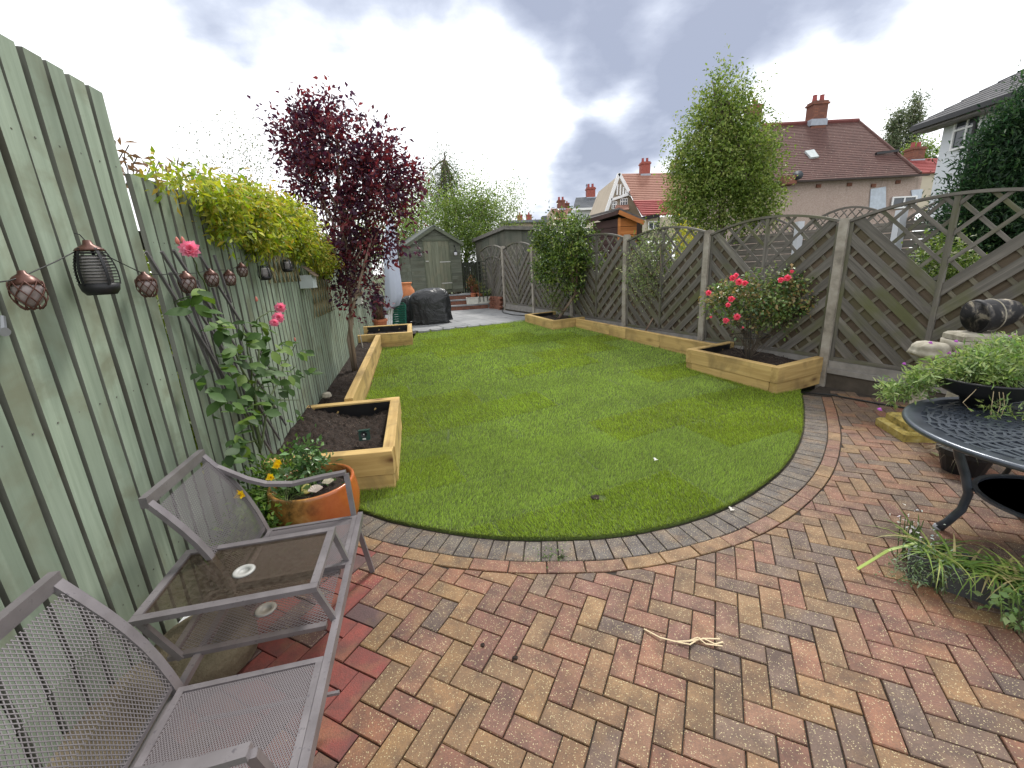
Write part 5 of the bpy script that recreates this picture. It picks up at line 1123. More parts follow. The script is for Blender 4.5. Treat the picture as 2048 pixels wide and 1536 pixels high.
# ---- shed
SHZ = .93; SH0 = np.array([-3.25, 15.1])
def HP(l, d, z=0): q = SH0 + NRt * l + DR * d; return np.array([q[0], q[1], z])
M_shed = wood('shed_board', (.095, .105, .08), (.17, .18, .14), 0, .85, grain=20, stain=(.085, .085, .06), rndv=.3); M_shd = wood('shed_door_board', (.115, .125, .085), (.19, .20, .145), 2, .85, grain=18, stain=(.20, .19, .13), rndv=.2)
M_felt = plain('roof_felt', (.10, .11, .10), .9, var=.2, scale=20); M_shedt = wood('shed_trim', (.09, .10, .07), (.14, .155, .11), 0, .85)
t = thing('garden_shed', 'green-grey timber shed with one plank door at the top of the steps', 'shed', HP(.9, 1, SHZ)); WSH, DSH, EAV, APX = 1.82, 2.2, 2.64, 3.17
nb = 15; bh = (EAV - SHZ) / nb
for k in range(nb):
    z0 = SHZ + k * bh
    for l0, l1 in ((.0, .50), (1.40, WSH)): obox(t, 'front_board', l0, l1, -.012 - .006, .01, z0, z0 + bh - .004, M_shed, HP)
    obox(t, 'side_board', -.014, .008, .012, DSH, z0, z0 + bh - .004, M_shed, HP)
obox(t, 'core_wall', .012, WSH - .002, .012, DSH, SHZ, EAV - .02, M_shedt, HP)
k = 0; z = EAV
while z < APX - .05:
    hw = (WSH / 2) * (1 - (z + bh / 2 - EAV) / (APX - EAV)); obox(t, 'gable_board', WSH / 2 - hw, WSH / 2 + hw, -.018, .01, z, z + bh - .004, M_shed, HP); z += bh
for k in range(7): obox(t, 'door_board', .505 + k * .127, .505 + (k + 1) * .127 - .004, -.03, -.008, SHZ + .12, 2.70, M_shd, HP)
obox(t, 'door_lintel', .44, 1.46, -.05, -.019, 2.705, 2.765, M_shedt, HP); obox(t, 'door_frame', .468, .502, -.034, -.019, SHZ + .1, 2.70, M_shedt, HP); obox(t, 'door_frame', 1.398, 1.432, -.034, -.019, SHZ + .1, 2.70, M_shedt, HP)
M_zinc = plain('galvanised', (.42, .42, .38), .5, .4)
for z in (1.25, 1.98): obox(t, 'hinge', 1.02, 1.41, -.042, -.032, z, z + .035, M_zinc, HP)
obox(t, 'door_latch', .52, .62, -.055, -.032, 2.02, 2.06, M_zinc, HP)
for sgn in (0, 1):
    m = MB(); l_e = -.10 if sgn == 0 else WSH + .10; ze = EAV - .06; v = []
    for d_ in (-.12, DSH + .1):
        for l_, z_ in ((l_e, ze), (WSH / 2, APX + .02), (WSH / 2, APX + .06), (l_e, ze + .045)): v.append(HP(l_, d_, z_))
    m.add(v, [(0, 1, 2, 3), (7, 6, 5, 4), (0, 4, 5, 1), (1, 5, 6, 2), (2, 6, 7, 3), (3, 7, 4, 0)]); m.obj('roof', M_felt, t)
    m = MB(); m.bar(HP(l_e, -.135, ze - .02), HP(WSH / 2, -.135, APX - .03), .02, .09); m.obj('barge_board', M_shedt, t)
for px, lb in ((833, 'white hanging ornament on a hook, left of the shed door'), (907, 'white hanging ornament on a hook, right of the shed door')):
    l_ = .32 if px == 833 else 1.60; zc = 2.32; t2 = thing('shed_lantern', lb, 'lantern', HP(l_, -.1, zc), 'ornaments beside the shed door'); c_ = HP(l_, -.12, zc)
    m = MB(); m.lathe([(.02, -.12), (.05, -.10), (.055, -.02), (.03, .03), (.001, .05)], 14, c_); m.obj('body', plain('white_glass', (.7, .7, .75), .3, var=.1), t2, smooth=True); m = MB(); m.tube([c_ + [0, 0, .05], c_ + [0, 0, .14], HP(l_, -.05, zc + .24), HP(l_, -.02, zc + .16)], .010, 6); m.obj('hook', M_black, t2); m = MB(); m.lathe([(.058, -.02), (.045, .035), (.001, .05)], 14, c_ + [0, 0, .004]); m.obj('lid', M_black, t2)
# plants and troughs on the steps
M_terra = plain('terracotta', (.42, .15, .075), .8, var=.2, scale=6); M_trough = plain('white_trough', (.58, .57, .50), .7, var=.15)
for i, (px, lb) in enumerate(((945, 'white trough on the first step, left of the pair'), (970, 'white trough on the first step, right of the pair'))):
    l_ = .74 + i * .42; t2 = thing('white_trough', lb, 'trough', SP(l_ + .2, .15, ZP + .17), 'white troughs on the step'); z0 = ZP + .172
    obox(t2, 'trough_body', l_, l_ + .40, .0, .20, z0, z0 + .21, M_trough); obox(t2, 'trough_rim', l_ - .012, l_ + .412, -.012, .212, z0 + .212, z0 + .235, M_trough); obox(t2, 'compost', l_ + .02, l_ + .38, .02, .18, z0 + .236, z0 + .24, M_soil)
def potobj(name, label, c_, r, h, mat, group=None):
    t = thing(name, label, 'plant pot', c_, group); m = MB(); m.lathe([(r * .68, 0), (r * .92, h * .78), (r, h * .78), (r, h), (r * .86, h), (r * .84, h * .85), (.001, h * .85)], 20, c_); m.obj('pot_body', mat, t, smooth=False); return t
for (l_, d_, z_, r, h, lb) in ((.98, .45, .70, .11, .18, 'terracotta pot behind the left white trough'), (1.22, .48, .70, .12, .18, 'terracotta pot behind the right white trough'), (1.05, .85, .86, .14, .25, 'dark red pot by the right corner of the shed')): potobj('terracotta_pot', lb, SP(l_ + .05, d_, z_), r, h, M_terra if 'terra' in lb else plain('dark_red_pot', (.12, .03, .02), .5), 'pots beside the shed')
def tuft(name, label, cat, base, n, L, cols, spread, w, group=None, rz=.8, droopy=.5): return tag(link(name, blades(name, '', '', base, n, L, cols, spread, w, rz, droopy=droopy)), label, cat, group)
HST = [(.30, .38, .12), (.14, .24, .06), (.42, .46, .22), (.08, .15, .04)]
tuft('spiky_plant', 'yellow-green strappy plant spilling from the right white trough', 'plant', [tuple(SP(1.38, .1, ZP + .42)), tuple(SP(1.52, .12, ZP + .40))], 60, .42, HST, .7, .035)
tuft('spiky_plant', 'variegated strappy plant standing behind the white troughs', 'plant', [tuple(SP(1.35, .5, .9)), tuple(SP(1.5, .7, .85))], 60, .55, [(.10, .18, .05), (.30, .34, .12), (.06, .11, .03)], .45, .03)
ground_plant('russet_plant', 'russet leafy plant in the pots by the shed corner', 'plant', [SP(1.05, .85, 1.25), SP(1.2, .6, 1.05)], 90, 7, .06, [(.16, .06, .03), (.10, .10, .03), (.22, .10, .04)], .14, .16)
ground_plant('dark_foliage_plant', 'dark leafy plants at the foot of the farthest lattice panel', 'plant', [SP(1.75, .6, .8), SP(1.95, .9, .9), SP(1.7, 1.1, 1.0)], 160, 8, .07, GR1 + [(.03, .05, .03)], .2, .25)
# dark fence behind, between shed and outbuilding
t = thing('dark_slat_fence', 'dark slatted fence between the shed and the outbuilding', 'fence', (-1.1, 17.6, .4)); M_dk = wood('dark_fence', (.04, .045, .035), (.075, .08, .06), 2, .9)
for k in range(16): p0_ = np.array([-1.75, 17.2]) + NRt * k * .105; m = MB(); m.box(-.045, .045, -.01, .01, 0, 1.62); m.obj('board', M_dk, t, M=Matrix.Translation((p0_[0], p0_[1], .35)) @ Matrix.Rotation(math.atan2(NRt[1], NRt[0]), 4, 'Z'))
# ---- outbuilding
K0 = np.array([.04, 15.3])
def OP(l, d, z=0): q = K0 + NRt * l + DR * d; return np.array([q[0], q[1], z])
M_out = wood('outbuilding_ply', (.085, .09, .072), (.135, .14, .115), 2, .9, grain=8, stain=(.16, .15, .12), stain_s=.8); M_edge = plain('felt_edge', (.16, .15, .135), .9, var=.3, scale=10)
t = thing('outbuilding', 'flat-roofed grey-green timber outbuilding beyond the far end of the right fence', 'outbuilding', OP(1.8, 1.4, .2)); L1, D1 = 3.76, 2.85
def zt_(l, d): return 2.93 - .066 * d - .03 * l
for k in range(6): l0, l1 = L1 * k / 6, L1 * (k + 1) / 6; m = MB(); v = [OP(l, d, z) for (l, d) in ((l0 + .003, 0), (l1 - .003, 0), (l1 - .003, .03), (l0 + .003, .03)) for z in (.2, zt_(l, d))]; m.add(v, [(0, 1, 3, 2), (2, 3, 5, 4), (4, 5, 7, 6), (6, 7, 1, 0), (1, 7, 5, 3), (0, 2, 4, 6)]); m.obj('wall_panel', M_out, t)
for k in range(4): d0, d1 = .035 + (D1 - .035) * k / 4, .035 + (D1 - .035) * (k + 1) / 4; m = MB(); v = [OP(l, d, z) for (l, d) in ((0, d0 + .003), (0, d1 - .003), (.03, d1 - .003), (.03, d0 + .003)) for z in (.2, zt_(l, d))]; m.add(v, [(0, 2, 3, 1), (2, 4, 5, 3), (4, 6, 7, 5), (6, 0, 1, 7), (1, 3, 5, 7), (0, 6, 4, 2)]); m.obj('wall_panel', M_out, t)
m = MB(); v = []
for l, d in ((-.10, -.12), (L1 + .1, -.12), (L1 + .1, D1 + .1), (-.10, D1 + .1)): v += [OP(l, d, zt_(l, d) + .002), OP(l, d, zt_(l, d) + .12)]
m.add(v, [(0, 2, 3, 1), (2, 4, 5, 3), (4, 6, 7, 5), (6, 0, 1, 7), (1, 3, 5, 7), (0, 6, 4, 2)]); m.obj('roof', M_edge, t)
t = thing('garden_trellis', 'small dark square trellis at the left end of the outbuilding', 'trellis', (-.9, 15.6, .6))
for k in range(9): m = MB(); a_ = RF(10.55, .25); m.bar((a_[0] - .30, a_[1] + .1, .9 + .13 * k), (a_[0] + .02, a_[1] + .2, .9 + .13 * k), .012, .03); m.obj('lath', M_dk, t)
for k in range(3): m = MB(); a_ = RF(10.55, .25); m.bar((a_[0] - .27 + .13 * k, a_[1] + .085 + .035 * k, .6), (a_[0] - .27 + .13 * k, a_[1] + .085 + .035 * k, 2.05), .012, .03); m.obj('upright', M_dk, t)

# ---- things on the far patio (left)
M_cover = (lambda b: (lambda v: (b.bump(b.noise(v, 3.5, 4, .55, 1.0), .7, .09), b.fin((.016, .017, .019), .36, 0, .5))[1])(b.coord('Object')))(NB('black_cover'))
def draped(name, loops, mat, parent, n=44, fold=.02, seed=1, close_top=True):
    """loops: (cx, cy, z, rx, ry, rot, sq) from bottom to top"""
    r = random.Random(seed); ph = [r.uniform(0, 6.28) for _ in range(5)]; V = []; m = MB(); L_ = len(loops)
    for i, (cx_, cy_, z, rx, ry, rot, sqr) in enumerate(loops):
        u = 1 - i / (L_ - 1)
        for k in range(n):
            a = 2 * math.pi * k / n; ca, sa = math.cos(a), math.sin(a); e = 2 / sqr; x = rx * abs(ca) ** e * (1 if ca > 0 else -1); y = ry * abs(sa) ** e * (1 if sa > 0 else -1)
            f = 1 + fold * u * (math.sin(5 * a + ph[0] + z * 2) + .8 * math.sin(8 * a + ph[1] - z * 3) + .6 * math.sin(13 * a + ph[2])) + fold * .6 * math.sin(3 * a + 6 * z + ph[3]); x *= f; y *= f
            V.append((cx_ + x * math.cos(rot) - y * math.sin(rot), cy_ + x * math.sin(rot) + y * math.cos(rot), z + .03 * math.sin(3 * a + ph[4]) * (.3 + (1 if i == 0 else 0))))
    F_ = [(i * n + k, i * n + (k + 1) % n, (i + 1) * n + (k + 1) % n, (i + 1) * n + k) for i in range(L_ - 1) for k in range(n)]
    if close_top: F_.append(tuple((L_ - 1) * n + k for k in range(n)))
    m.add(V, F_); return m.obj(name, mat, parent, smooth=True)
bx, by = -2.10, 11.45; t = thing('covered_barbecue', 'barbecue under a creased black cover on the far slabs', 'barbecue', (bx, by, ZP))
ro = R(12); draped('cover', [(bx + .06, by, ZP + .05, .50, .34, ro, 5), (bx + .04, by, .60, .50, .33, ro, 5), (bx + .02, by, .85, .52, .33, ro, 4.5), (bx, by, 1.02, .52, .32, ro, 4), (bx + .03, by, 1.14, .46, .30, ro, 3.5), (bx + .08, by, 1.22, .36, .22, ro, 3), (bx + .12, by, 1.265, .18, .12, ro, 2.5)], M_cover, t, fold=.05)
for dx, dy in ((-.42, -.28), (.42, -.16), (-.44, .26), (.34, .3)): m = MB(); m.lathe([(.04, 0), (.045, .03), (.04, .06)], 12, (bx + dx, by + dy, ZP)); m.obj('wheel', M_black, t)
t = thing('covered_bundle', 'smaller black covered bundle between the parasol and the barbecue', 'cover', (-2.72, 11.75, ZP)); draped('cover', [(-2.78, 11.8, ZP + .02, .24, .2, 0, 3), (-2.76, 11.8, .7, .26, .2, 0, 3), (-2.72, 11.8, 1.0, .18, .16, 0, 2.5), (-2.70, 11.8, 1.08, .07, .07, 0, 2)], M_cover, t, fold=.05, seed=5)
M_cloth = (lambda b: (lambda v: (b.bump(b.noise(v, 2.5, 3, .5), .3, .05), b.fin((.52, .56, .68), .75, 0, .2))[1])(b.coord('Object')))(NB('pale_blue_cloth'))
t = thing('covered_parasol', 'closed parasol in a long pale blue-white cover', 'parasol', (-2.85, 11.0, ZP)); pts = [((775, 618), .10), ((785, 612), .17), ((789, 590), .215), ((786, 560), .20), ((783, 530), .18), ((781, 500), .155), ((780, 470), .13), ((780, 445), .09), ((780, 436), .03)]
draped('cover', [(*Y(px, py, 11)[:2], Y(px, py, 11)[2], r_, r_ * .8, .3, 2.2) for (px, py), r_ in pts], M_cloth, t, fold=.06, seed=3, n=36)
m = MB(); m.tube([Y(790, 658, 11), Y(784, 610, 11)], .03, 12); m.obj('pole', M_white, t, smooth=True)
cb = Y(798, 652, 10.85); t = thing('folding_chair', 'folded green slatted plastic chair leaning behind the parasol pole', 'chair', (cb[0], cb[1], ZP)); M_gp = plain('green_plastic', (.008, .10, .065), .4, var=.08)
for k in range(9): a_ = Y(787, 650 - k * 4.6, 10.85 + .02 * k); b__ = Y(810, 648 - k * 4.6, 10.85 + .02 * k); m = MB(); m.bar(a_, b__, .02, .045, up=(0, -.2, 1)); m.obj('slat', M_gp, t)
m = MB(); m.barpath([Y(786, 656, 10.86), Y(788, 612, 11.05), Y(792, 607, 11.07), Y(807, 606, 11.07), Y(811, 610, 11.05), Y(812, 652, 10.86)], .03, .03, up=(0, 1, 0)); m.obj('back_frame', M_gp, t); m = MB(); m.tube([Y(776, 656, 10.8), Y(779, 612, 11)], .018, 8); m.obj('leg', M_white, t); m = MB(); m.tube([Y(781, 657, 10.8), Y(783, 612, 11)], .018, 8); m.obj('leg', M_white, t)
c_ = Y(762, 657, 10.3); c_[2] = ZP + .05; t = potobj('terracotta_pot', 'terracotta pot of dry brown grass behind the far left bed', c_, .18, .24, M_terra)
tuft('dry_grass_plant', 'dry brown wispy plant in the terracotta pot behind the far bed', 'plant', [tuple(c_ + [0, 0, .22]), tuple(c_ + [.06, 0, .22]), tuple(c_ + [-.06, .02, .22])], 130, .42, [(.16, .085, .06), (.12, .07, .05), (.2, .13, .09), (.10, .10, .05)], .35, .010, rz=1, droopy=.1)
c_ = Y(758, 640, 11.9); t = thing('black_bin', 'dark lidded bin against the fence behind the dry grass pot', 'bin', (c_[0], c_[1], ZP)); m = MB(); m.lathe([(.17, ZP), (.2, ZP + .68), (.2, ZP + .70)], 20, (c_[0], c_[1], 0)); m.obj('drum', M_black, t, smooth=True); m = MB(); m.lathe([(.215, ZP + .705), (.215, ZP + .75), (.15, ZP + .80), (.001, ZP + .82)], 20, (c_[0], c_[1], 0)); m.obj('lid', M_black, t, smooth=True)
c_ = Y(816, 600, 13.6); t = thing('terracotta_urn', 'tall orange terracotta urn left of the shed door, behind the covered barbecue', 'urn', (c_[0], c_[1], ZP)); m = MB(); m.lathe([(.10, 0), (.14, .05), (.22, .35), (.25, .62), (.22, .82), (.15, .93), (.14, .98), (.18, 1.03), (.17, 1.05), (.12, 1.0), (.001, .95)], 24, (c_[0], c_[1], ZP)); m.obj('urn_body', plain('orange_terracotta', (.55, .20, .08), .75, var=.12), t, smooth=True)
c_ = Y(715, 618, 10.5); t = thing('white_bird_box', 'small pale nest box with dark slatted roof low on the fence behind the purple tree', 'bird box', VLp(718, 590, .1)); Mx = Matrix.Translation(Vector(VLp(718, 598, .1))) @ rotF; m = MB(); m.box(-.12, .12, -.06, .06, -.09, .06); m.obj('box', M_white, t, M=Mx); m = MB(); m.box(-.15, .15, -.09, .08, .062, .15); m.obj('roof', M_shg, t, M=Mx)
# ================================================================== RIGHT SIDE: TABLE, PLANTER, PEDESTAL
M_tbl = (lambda b: (lambda v: (b.bump(b.noise(v, 60, 3), .15, .002), b.fin(b.ramp(b.noise(v, 9, 4), [(.3, (.045, .054, .068)), (.7, (.095, .11, .135))]), .3, .35, .6))[1])(b.coord('Object')))(NB('slate_painted_iron'))
tc_ = np.array([2.93, 1.99]); TR = .685; TZ = .70
t = thing('round_table', 'round slate-blue cast metal table with a pierced wavy top', 'table', (tc_[0], tc_[1], 0))
m = MB(); m.lathe([(TR - .075, TZ - .008), (TR - .075, TZ), (TR - .02, TZ + .001), (TR - .004, TZ + .006), (TR + .008, TZ + .001), (TR + .012, TZ - .012), (TR + .004, TZ - .024), (TR - .012, TZ - .026), (TR - .02, TZ - .01)], 96, (tc_[0], tc_[1], 0)); m.obj('table_rim', M_tbl, t, smooth=True)
NSP = 12
for k in range(NSP):                         # pierced panels between the spokes
    a0, a1 = 2 * math.pi * k / NSP, 2 * math.pi * (k + 1) / NSP; am = (a0 + a1) / 2; m = MB()
    def PT(r_, a, z=TZ - .004): return (tc_[0] + r_ * math.cos(a), tc_[1] + r_ * math.sin(a), z)
    rr_ = .10; j = 0
    while rr_ < TR - .075:
        segs = 10; pts = []
        for s in range(segs + 1):
            u = s / segs; a = a0 + (a1 - a0) * u; pts.append(PT(rr_ + .010 * math.sin(u * 6.28 + j * 1.9) + .006 * math.sin(2 * math.pi * u * 2), a))
        m.barpath(pts, .0125, .007); rr_ += .0285; j += 1
    for fr_ in (.33, .67): m.barpath([PT(r_, a0 + (a1 - a0) * (fr_ + .05 * math.sin(r_ * 18)), TZ - .0045) for r_ in np.linspace(.22 if fr_ < .5 else .2, TR - .07, 9)], .016, .0068)
    m.obj('pierced_panel', M_tbl, t)
    m = MB(); m.bar(PT(.07, a0, TZ - .003), PT(TR - .07, a0, TZ - .003), .020, .009); m.obj('spoke', M_tbl, t)
m = MB(); m.lathe([(.025, TZ - .006), (.025, TZ + .001), (.10, TZ + .001), (.10, TZ - .006)], 32, (tc_[0], tc_[1], 0)); m.obj('hub', M_tbl, t)
for k in range(4):
    a = math.radians(143) + k * math.pi / 2; ca, sa = math.cos(a), math.sin(a)
    prof = [(.50, TZ - .02), (.47, .60), (.40, .48), (.335, .36), (.315, .26), (.335, .15), (.40, .05), (.43, .015)]
    prof = [(.46, TZ - .02), (.45, .62), (.42, .50), (.375, .38), (.345, .27), (.355, .16), (.40, .06), (.43, .012)]
    m = MB(); m.tube([(tc_[0] + r_ * ca, tc_[1] + r_ * sa, z) for r_, z in prof], [.028, .026, .024, .023, .022, .022, .022, .026], 10); m.obj('leg', M_tbl, t, smooth=True)
    m = MB(); m.lathe([(.022, 0), (.024, .012), (.018, .03), (.001, .035)], 12, (tc_[0] + .435 * ca, tc_[1] + .435 * sa, 0)); m.obj('foot_cap', plain('grey_rubber', (.33, .34, .36), .6), t, smooth=True)
m = MB(); m.lathe([(.31, .30), (.335, .30), (.335, .315), (.31, .315), (.31, .30)], 40, (tc_[0], tc_[1], 0)); m.obj('brace_ring', M_tbl, t)
# cast chair beyond the table
t = thing('metal_chair', 'black cast metal chair tucked under the far side of the table', 'chair', (3.22, 2.35, 0)); cc = np.array([3.44, 2.40])
m = MB(); m.lathe([(.001, .40), (.22, .40), (.235, .41), (.23, .425), (.001, .43)], 32, (cc[0], cc[1], 0)); m.obj('seat', M_black, t, smooth=True)
for a in (.7, 2.3, 3.9, 5.4): m = MB(); m.tube([(cc[0] + .17 * math.cos(a), cc[1] + .17 * math.sin(a), .40), (cc[0] + .2 * math.cos(a), cc[1] + .2 * math.sin(a), .2), (cc[0] + .26 * math.cos(a), cc[1] + .26 * math.sin(a), 0)], .014, 8); m.obj('leg', M_black, t, smooth=True)
# bowl
bc = np.array([2.96, 2.50]); t = thing('black_bowl_planter', 'black bowl planter overflowing with ferny flowers on the round table', 'planter', (bc[0], bc[1], TZ)); m = MB(); m.lathe([(.09, 0), (.10, .004), (.115, .05), (.18, .08), (.235, .115), (.247, .17), (.254, .175), (.248, .184), (.236, .176), (.228, .15), (.001, .145)], 40, (bc[0], bc[1], TZ + .003)); m.obj('bowl', M_black, t, smooth=True)
m = MB(); m.lathe([(.229, .150), (.1, .165), (.001, .17)], 24, (bc[0], bc[1], TZ + .003)); m.obj('compost', M_soil, t)
FER = [(.19, .28, .07), (.26, .34, .10), (.13, .21, .06), (.30, .38, .16), (.22, .30, .13)]
t = thing('ferny_flowers', 'feathery pale green plant with small purple flowers in the black bowl', 'flowering plant', (bc[0], bc[1], TZ + .15))
bl = [(bc[0], bc[1], .95, .24, .22, .10), (bc[0] - .10, bc[1] + .02, .96, .18, .18, .08), (bc[0] + .18, bc[1] + .02, 1.0, .2, .2, .12), (bc[0] - .27, bc[1] + .12, .88, .12, .12, .06), (bc[0] - .30, bc[1] + .15, .80, .10, .10, .07), (bc[0] - .38, bc[1] + .20, .75, .09, .10, .05), (bc[0] + .3, bc[1] - .1, .98, .16, .16, .1), (bc[0] - .18, bc[1] - .22, .75, .05, .05, .03), (bc[0] - .02, bc[1] - .26, .735, .06, .05, .02)]
cr, C = crown('foliage', t, bl, 620, 11, .042, FER, LEAF, .026, .1, ratio=.26, droop=-.1); branches('stems', t, (bc[0], bc[1], .86), C, 60, .0045, plain('pale_stem', (.28, .26, .14), .7), seg=5, wig=.02)
pm2 = rosette([(.48, .16, .52), (.55, .22, .6)], 6, .014, 8)
for px, py in ((1912, 682), (1898, 706), (1914, 703), (1808, 727), (1759, 818), (2019, 673), (2030, 668), (1861, 685), (1985, 690)):
    c_ = Z(px, py, 1.02 if py < 715 else .85 if py < 740 else .78); link('small_flower', pm2, t, PW(t).inverted() @ Matrix.Translation(Vector(c_)) @ Vector(CAM - c_).to_track_quat('Z', 'Y').to_matrix().to_4x4())
for i in range(9):
    a = rng.uniform(3.6, 5.6); m = MB(); p0_ = np.array([bc[0] + .2 * math.cos(a), bc[1] + .2 * math.sin(a), .87]); m.tube([p0_, p0_ + [.05 * math.cos(a), .05 * math.sin(a), -.02], p0_ + [.07 * math.cos(a) + .02 * rng.normal(), .07 * math.sin(a), -.09], p0_ + [.06 * math.cos(a), .08 * math.sin(a), -.15]], .0018, 4); m.obj('dry_stem', plain('dry_stem', (.42, .33, .20), .8) if i == 0 else bpy.data.materials['dry_stem'], t)
# stone pedestal with upturned pot
b = NB('lichen_stone'); v = b.coord('Object'); n = b.noise(v, 12, 6, .65); b.bump(n, .8, .02); M_lich = b.fin(b.ramp(n, [(.3, (.09, .075, .03)), (.5, (.33, .25, .06)), (.7, (.42, .35, .14))]), .9)
b = NB('pale_stone_cast'); v = b.coord('Object'); n = b.noise(v, 9, 5, .65); b.bump(n, .5, .01); M_pst = b.fin(b.ramp(n, [(.3, (.20, .18, .13)), (.7, (.42, .39, .32))]), .9)
q = np.array([3.93, 3.52]); t = thing('stone_pedestal', 'weathered stone pedestal with a stepped yellow lichen base behind the table', 'pedestal', (q[0], q[1], 0)); Mx = Matrix.Translation((3.85, 3.62, 0)) @ Matrix.Rotation(R(-14), 4, 'Z')
m = MB(); m.box(-.32, .28, -.22, .22, 0, .085, ch=.02); m.obj('lower_step', M_lich, t, M=Mx); m = MB(); m.box(-.27, .23, -.17, .17, .087, .16, ch=.02); m.obj('upper_step', M_lich, t, M=Mx)
m = MB(); m.lathe([(.13, .16), (.10, .22), (.075, .40), (.08, .60), (.13, .76), (.16, .80), (.19, .86), (.19, .90), (.001, .905)], 28, (q[0], q[1], 0)); m.obj('column', M_pst, t, smooth=True)
m = MB(); m.box(-.04, .27, -.20, .04, .907, .965, ch=.02); m.obj('cap_stone', M_pst, t, M=Mx)
rock('garden_stone', 'smooth pale dome-shaped stone just left of the pedestal top', 'stone', (3.68, 3.62, .80), (.15, .13, .07), 21, M_pst)
m = MB(); m.lathe([(.05, 0), (.06, .16), (.045, .70), (.05, .74)], 16, (3.68, 3.62, 0)); tag(m.obj('stone_stand', M_pst, smooth=True), 'slim stone stand carrying the pale dome stone', 'stand')
pcx = Y(1988, 628, 3.5); t = thing('upturned_pot', 'weathered black pot lying tilted on top of the stone pedestal', 'plant pot', pcx); ax = Vector((.92, -.1, .12)).normalized(); Mx = Matrix.Translation(Vector(pcx)) @ ax.to_track_quat('Z', 'Y').to_matrix().to_4x4() @ Matrix.Rotation(.3, 4, 'Z')
b = NB('flaking_black'); v = b.coord('Object'); n = b.noise(v, 11, 5, .6, .5); M_flk = b.fin(b.ramp(n, [(.5, (.018, .018, .02)), (.58, (.10, .09, .08)), (.66, (.36, .32, .24))]), .6)
m = MB(); m.lathe([(.128, -.145), (.140, -.140), (.142, -.115), (.130, -.108), (.128, -.02), (.112, .08), (.085, .145), (.08, .15), (.001, .15)], 28); m.lathe([(.127, -.145), (.115, -.13), (.07, .12), (.001, .13)], 28); m.obj('pot_body', M_flk, t, smooth=True, M=Mx); m = MB(); m.lathe([(.1305, -.03), (.133, -.025), (.1305, -.02)], 28); m.obj('band', M_pst, t, smooth=True, M=Mx)
# black nursery pot with dry fronds under the table
c_ = (3.44, 2.93, 0); t = potobj('black_plastic_pot', 'black plastic pot of withered stems standing under the table edge', c_, .17, .19, M_black); tuft('withered_plant', 'withered pale stems drooping from the black pot under the table', 'plant', [(3.44, 2.93, .17)], 40, .34, [(.38, .32, .22), (.25, .22, .15), (.12, .12, .06)], 1.0, .006, rz=.5, droopy=1.0)
# grey trough at the bottom right
tg = thing('grey_trough', 'grey plastic trough of strappy bulbs at the bottom right on the blocks', 'trough', (2.35, 1.60, 0)); M_gtr = plain('dark_grey_plastic', (.075, .078, .082), .45, var=.12)
u_ = np.array([.70, -.714]); w_ = np.array([.714, .70]); o_ = np.array([2.01, 1.86])
def TG(a, b_, z): p = o_ + u_ * a + w_ * b_; return (p[0], p[1], z)
m = MB(); v = [TG(a, b_, z) for z, i_ in ((0, .02), (.15, 0)) for a, b_ in ((i_, i_), (.60 - i_, i_), (.60 - i_, .19 - i_), (i_, .19 - i_))]; m.add(v, [(3, 2, 1, 0), (0, 1, 5, 4), (1, 2, 6, 5), (2, 3, 7, 6), (3, 0, 4, 7)])
v = [TG(a, b_, z) for z, i_ in ((.15, 0), (.15, .012), (.10, .016)) for a, b_ in ((i_, i_), (.60 - i_, i_), (.60 - i_, .19 - i_), (i_, .19 - i_))]; m.add(v, [(a + i, a + (i + 1) % 4, a + 4 + (i + 1) % 4, a + 4 + i) for a in (0, 4) for i in range(4)]); m.obj('trough_body', M_gtr, tg)
m = MB(); v = [TG(a, b_, .125) for a, b_ in ((.014, .014), (.586, .014), (.586, .176), (.014, .176))]; m.add(v, [(0, 1, 2, 3)]); m.obj('compost', M_soil, tg)
bases = [TG(a, .095 + .05 * math.sin(a * 30), .125) for a in np.linspace(.05, .56, 9)]
tuft('strappy_bulb_leaves', 'floppy strappy green and yellowing leaves flopping out of the grey trough', 'plant', bases, 230, .27, [(.16, .26, .05), (.24, .34, .08), (.36, .40, .12), (.10, .18, .04), (.13, .22, .05), (.45, .38, .18)], 1.0, .015, rz=.8, droopy=1.1)
t = ground_plant('grey_leaved_herb', 'low grey-green herb tangled through the front of the grey trough', 'plant', [np.array(TG(.06, .03, .14)), np.array(TG(.13, .0, .12)), np.array(TG(.02, -.03, .09))], 70, 9, .022, [(.20, .27, .16), (.14, .22, .10), (.28, .34, .22)], .06, .05, ratio=.3)
m = MB()
for (a, b_) in (((1715, 1138), (1835, 1085)),): pa, pb = Z(*a, .012), Z(*b_, .17); m.barpath([pa, (pa * .5 + pb * .5) + [0, 0, .035], pb], .016, .003)
tag(m.obj('long_leaf', plain('yellow_green_leaf', (.33, .42, .10), .5)), 'single long yellow-green leaf arching left from the grey trough onto the blocks', 'leaf')
t = ground_plant('white_flower_stem', 'small white star flowers at the far end of the grey trough', 'flower', [np.array(Z(1825, 1048, .22))], 10, 4, .022, [(.78, .78, .78), (.7, .72, .7)], .05, .03, mat=PETAL)
t = ground_plant('leafy_weed', 'round-leaved green plant in the bottom right corner beside the trough', 'plant', [np.array(Z(2040, 1215, .12)), np.array(Z(2052, 1180, .14))], 40, 6, .035, [(.16, .26, .08), (.22, .32, .12)], .06, .05, ratio=.7)

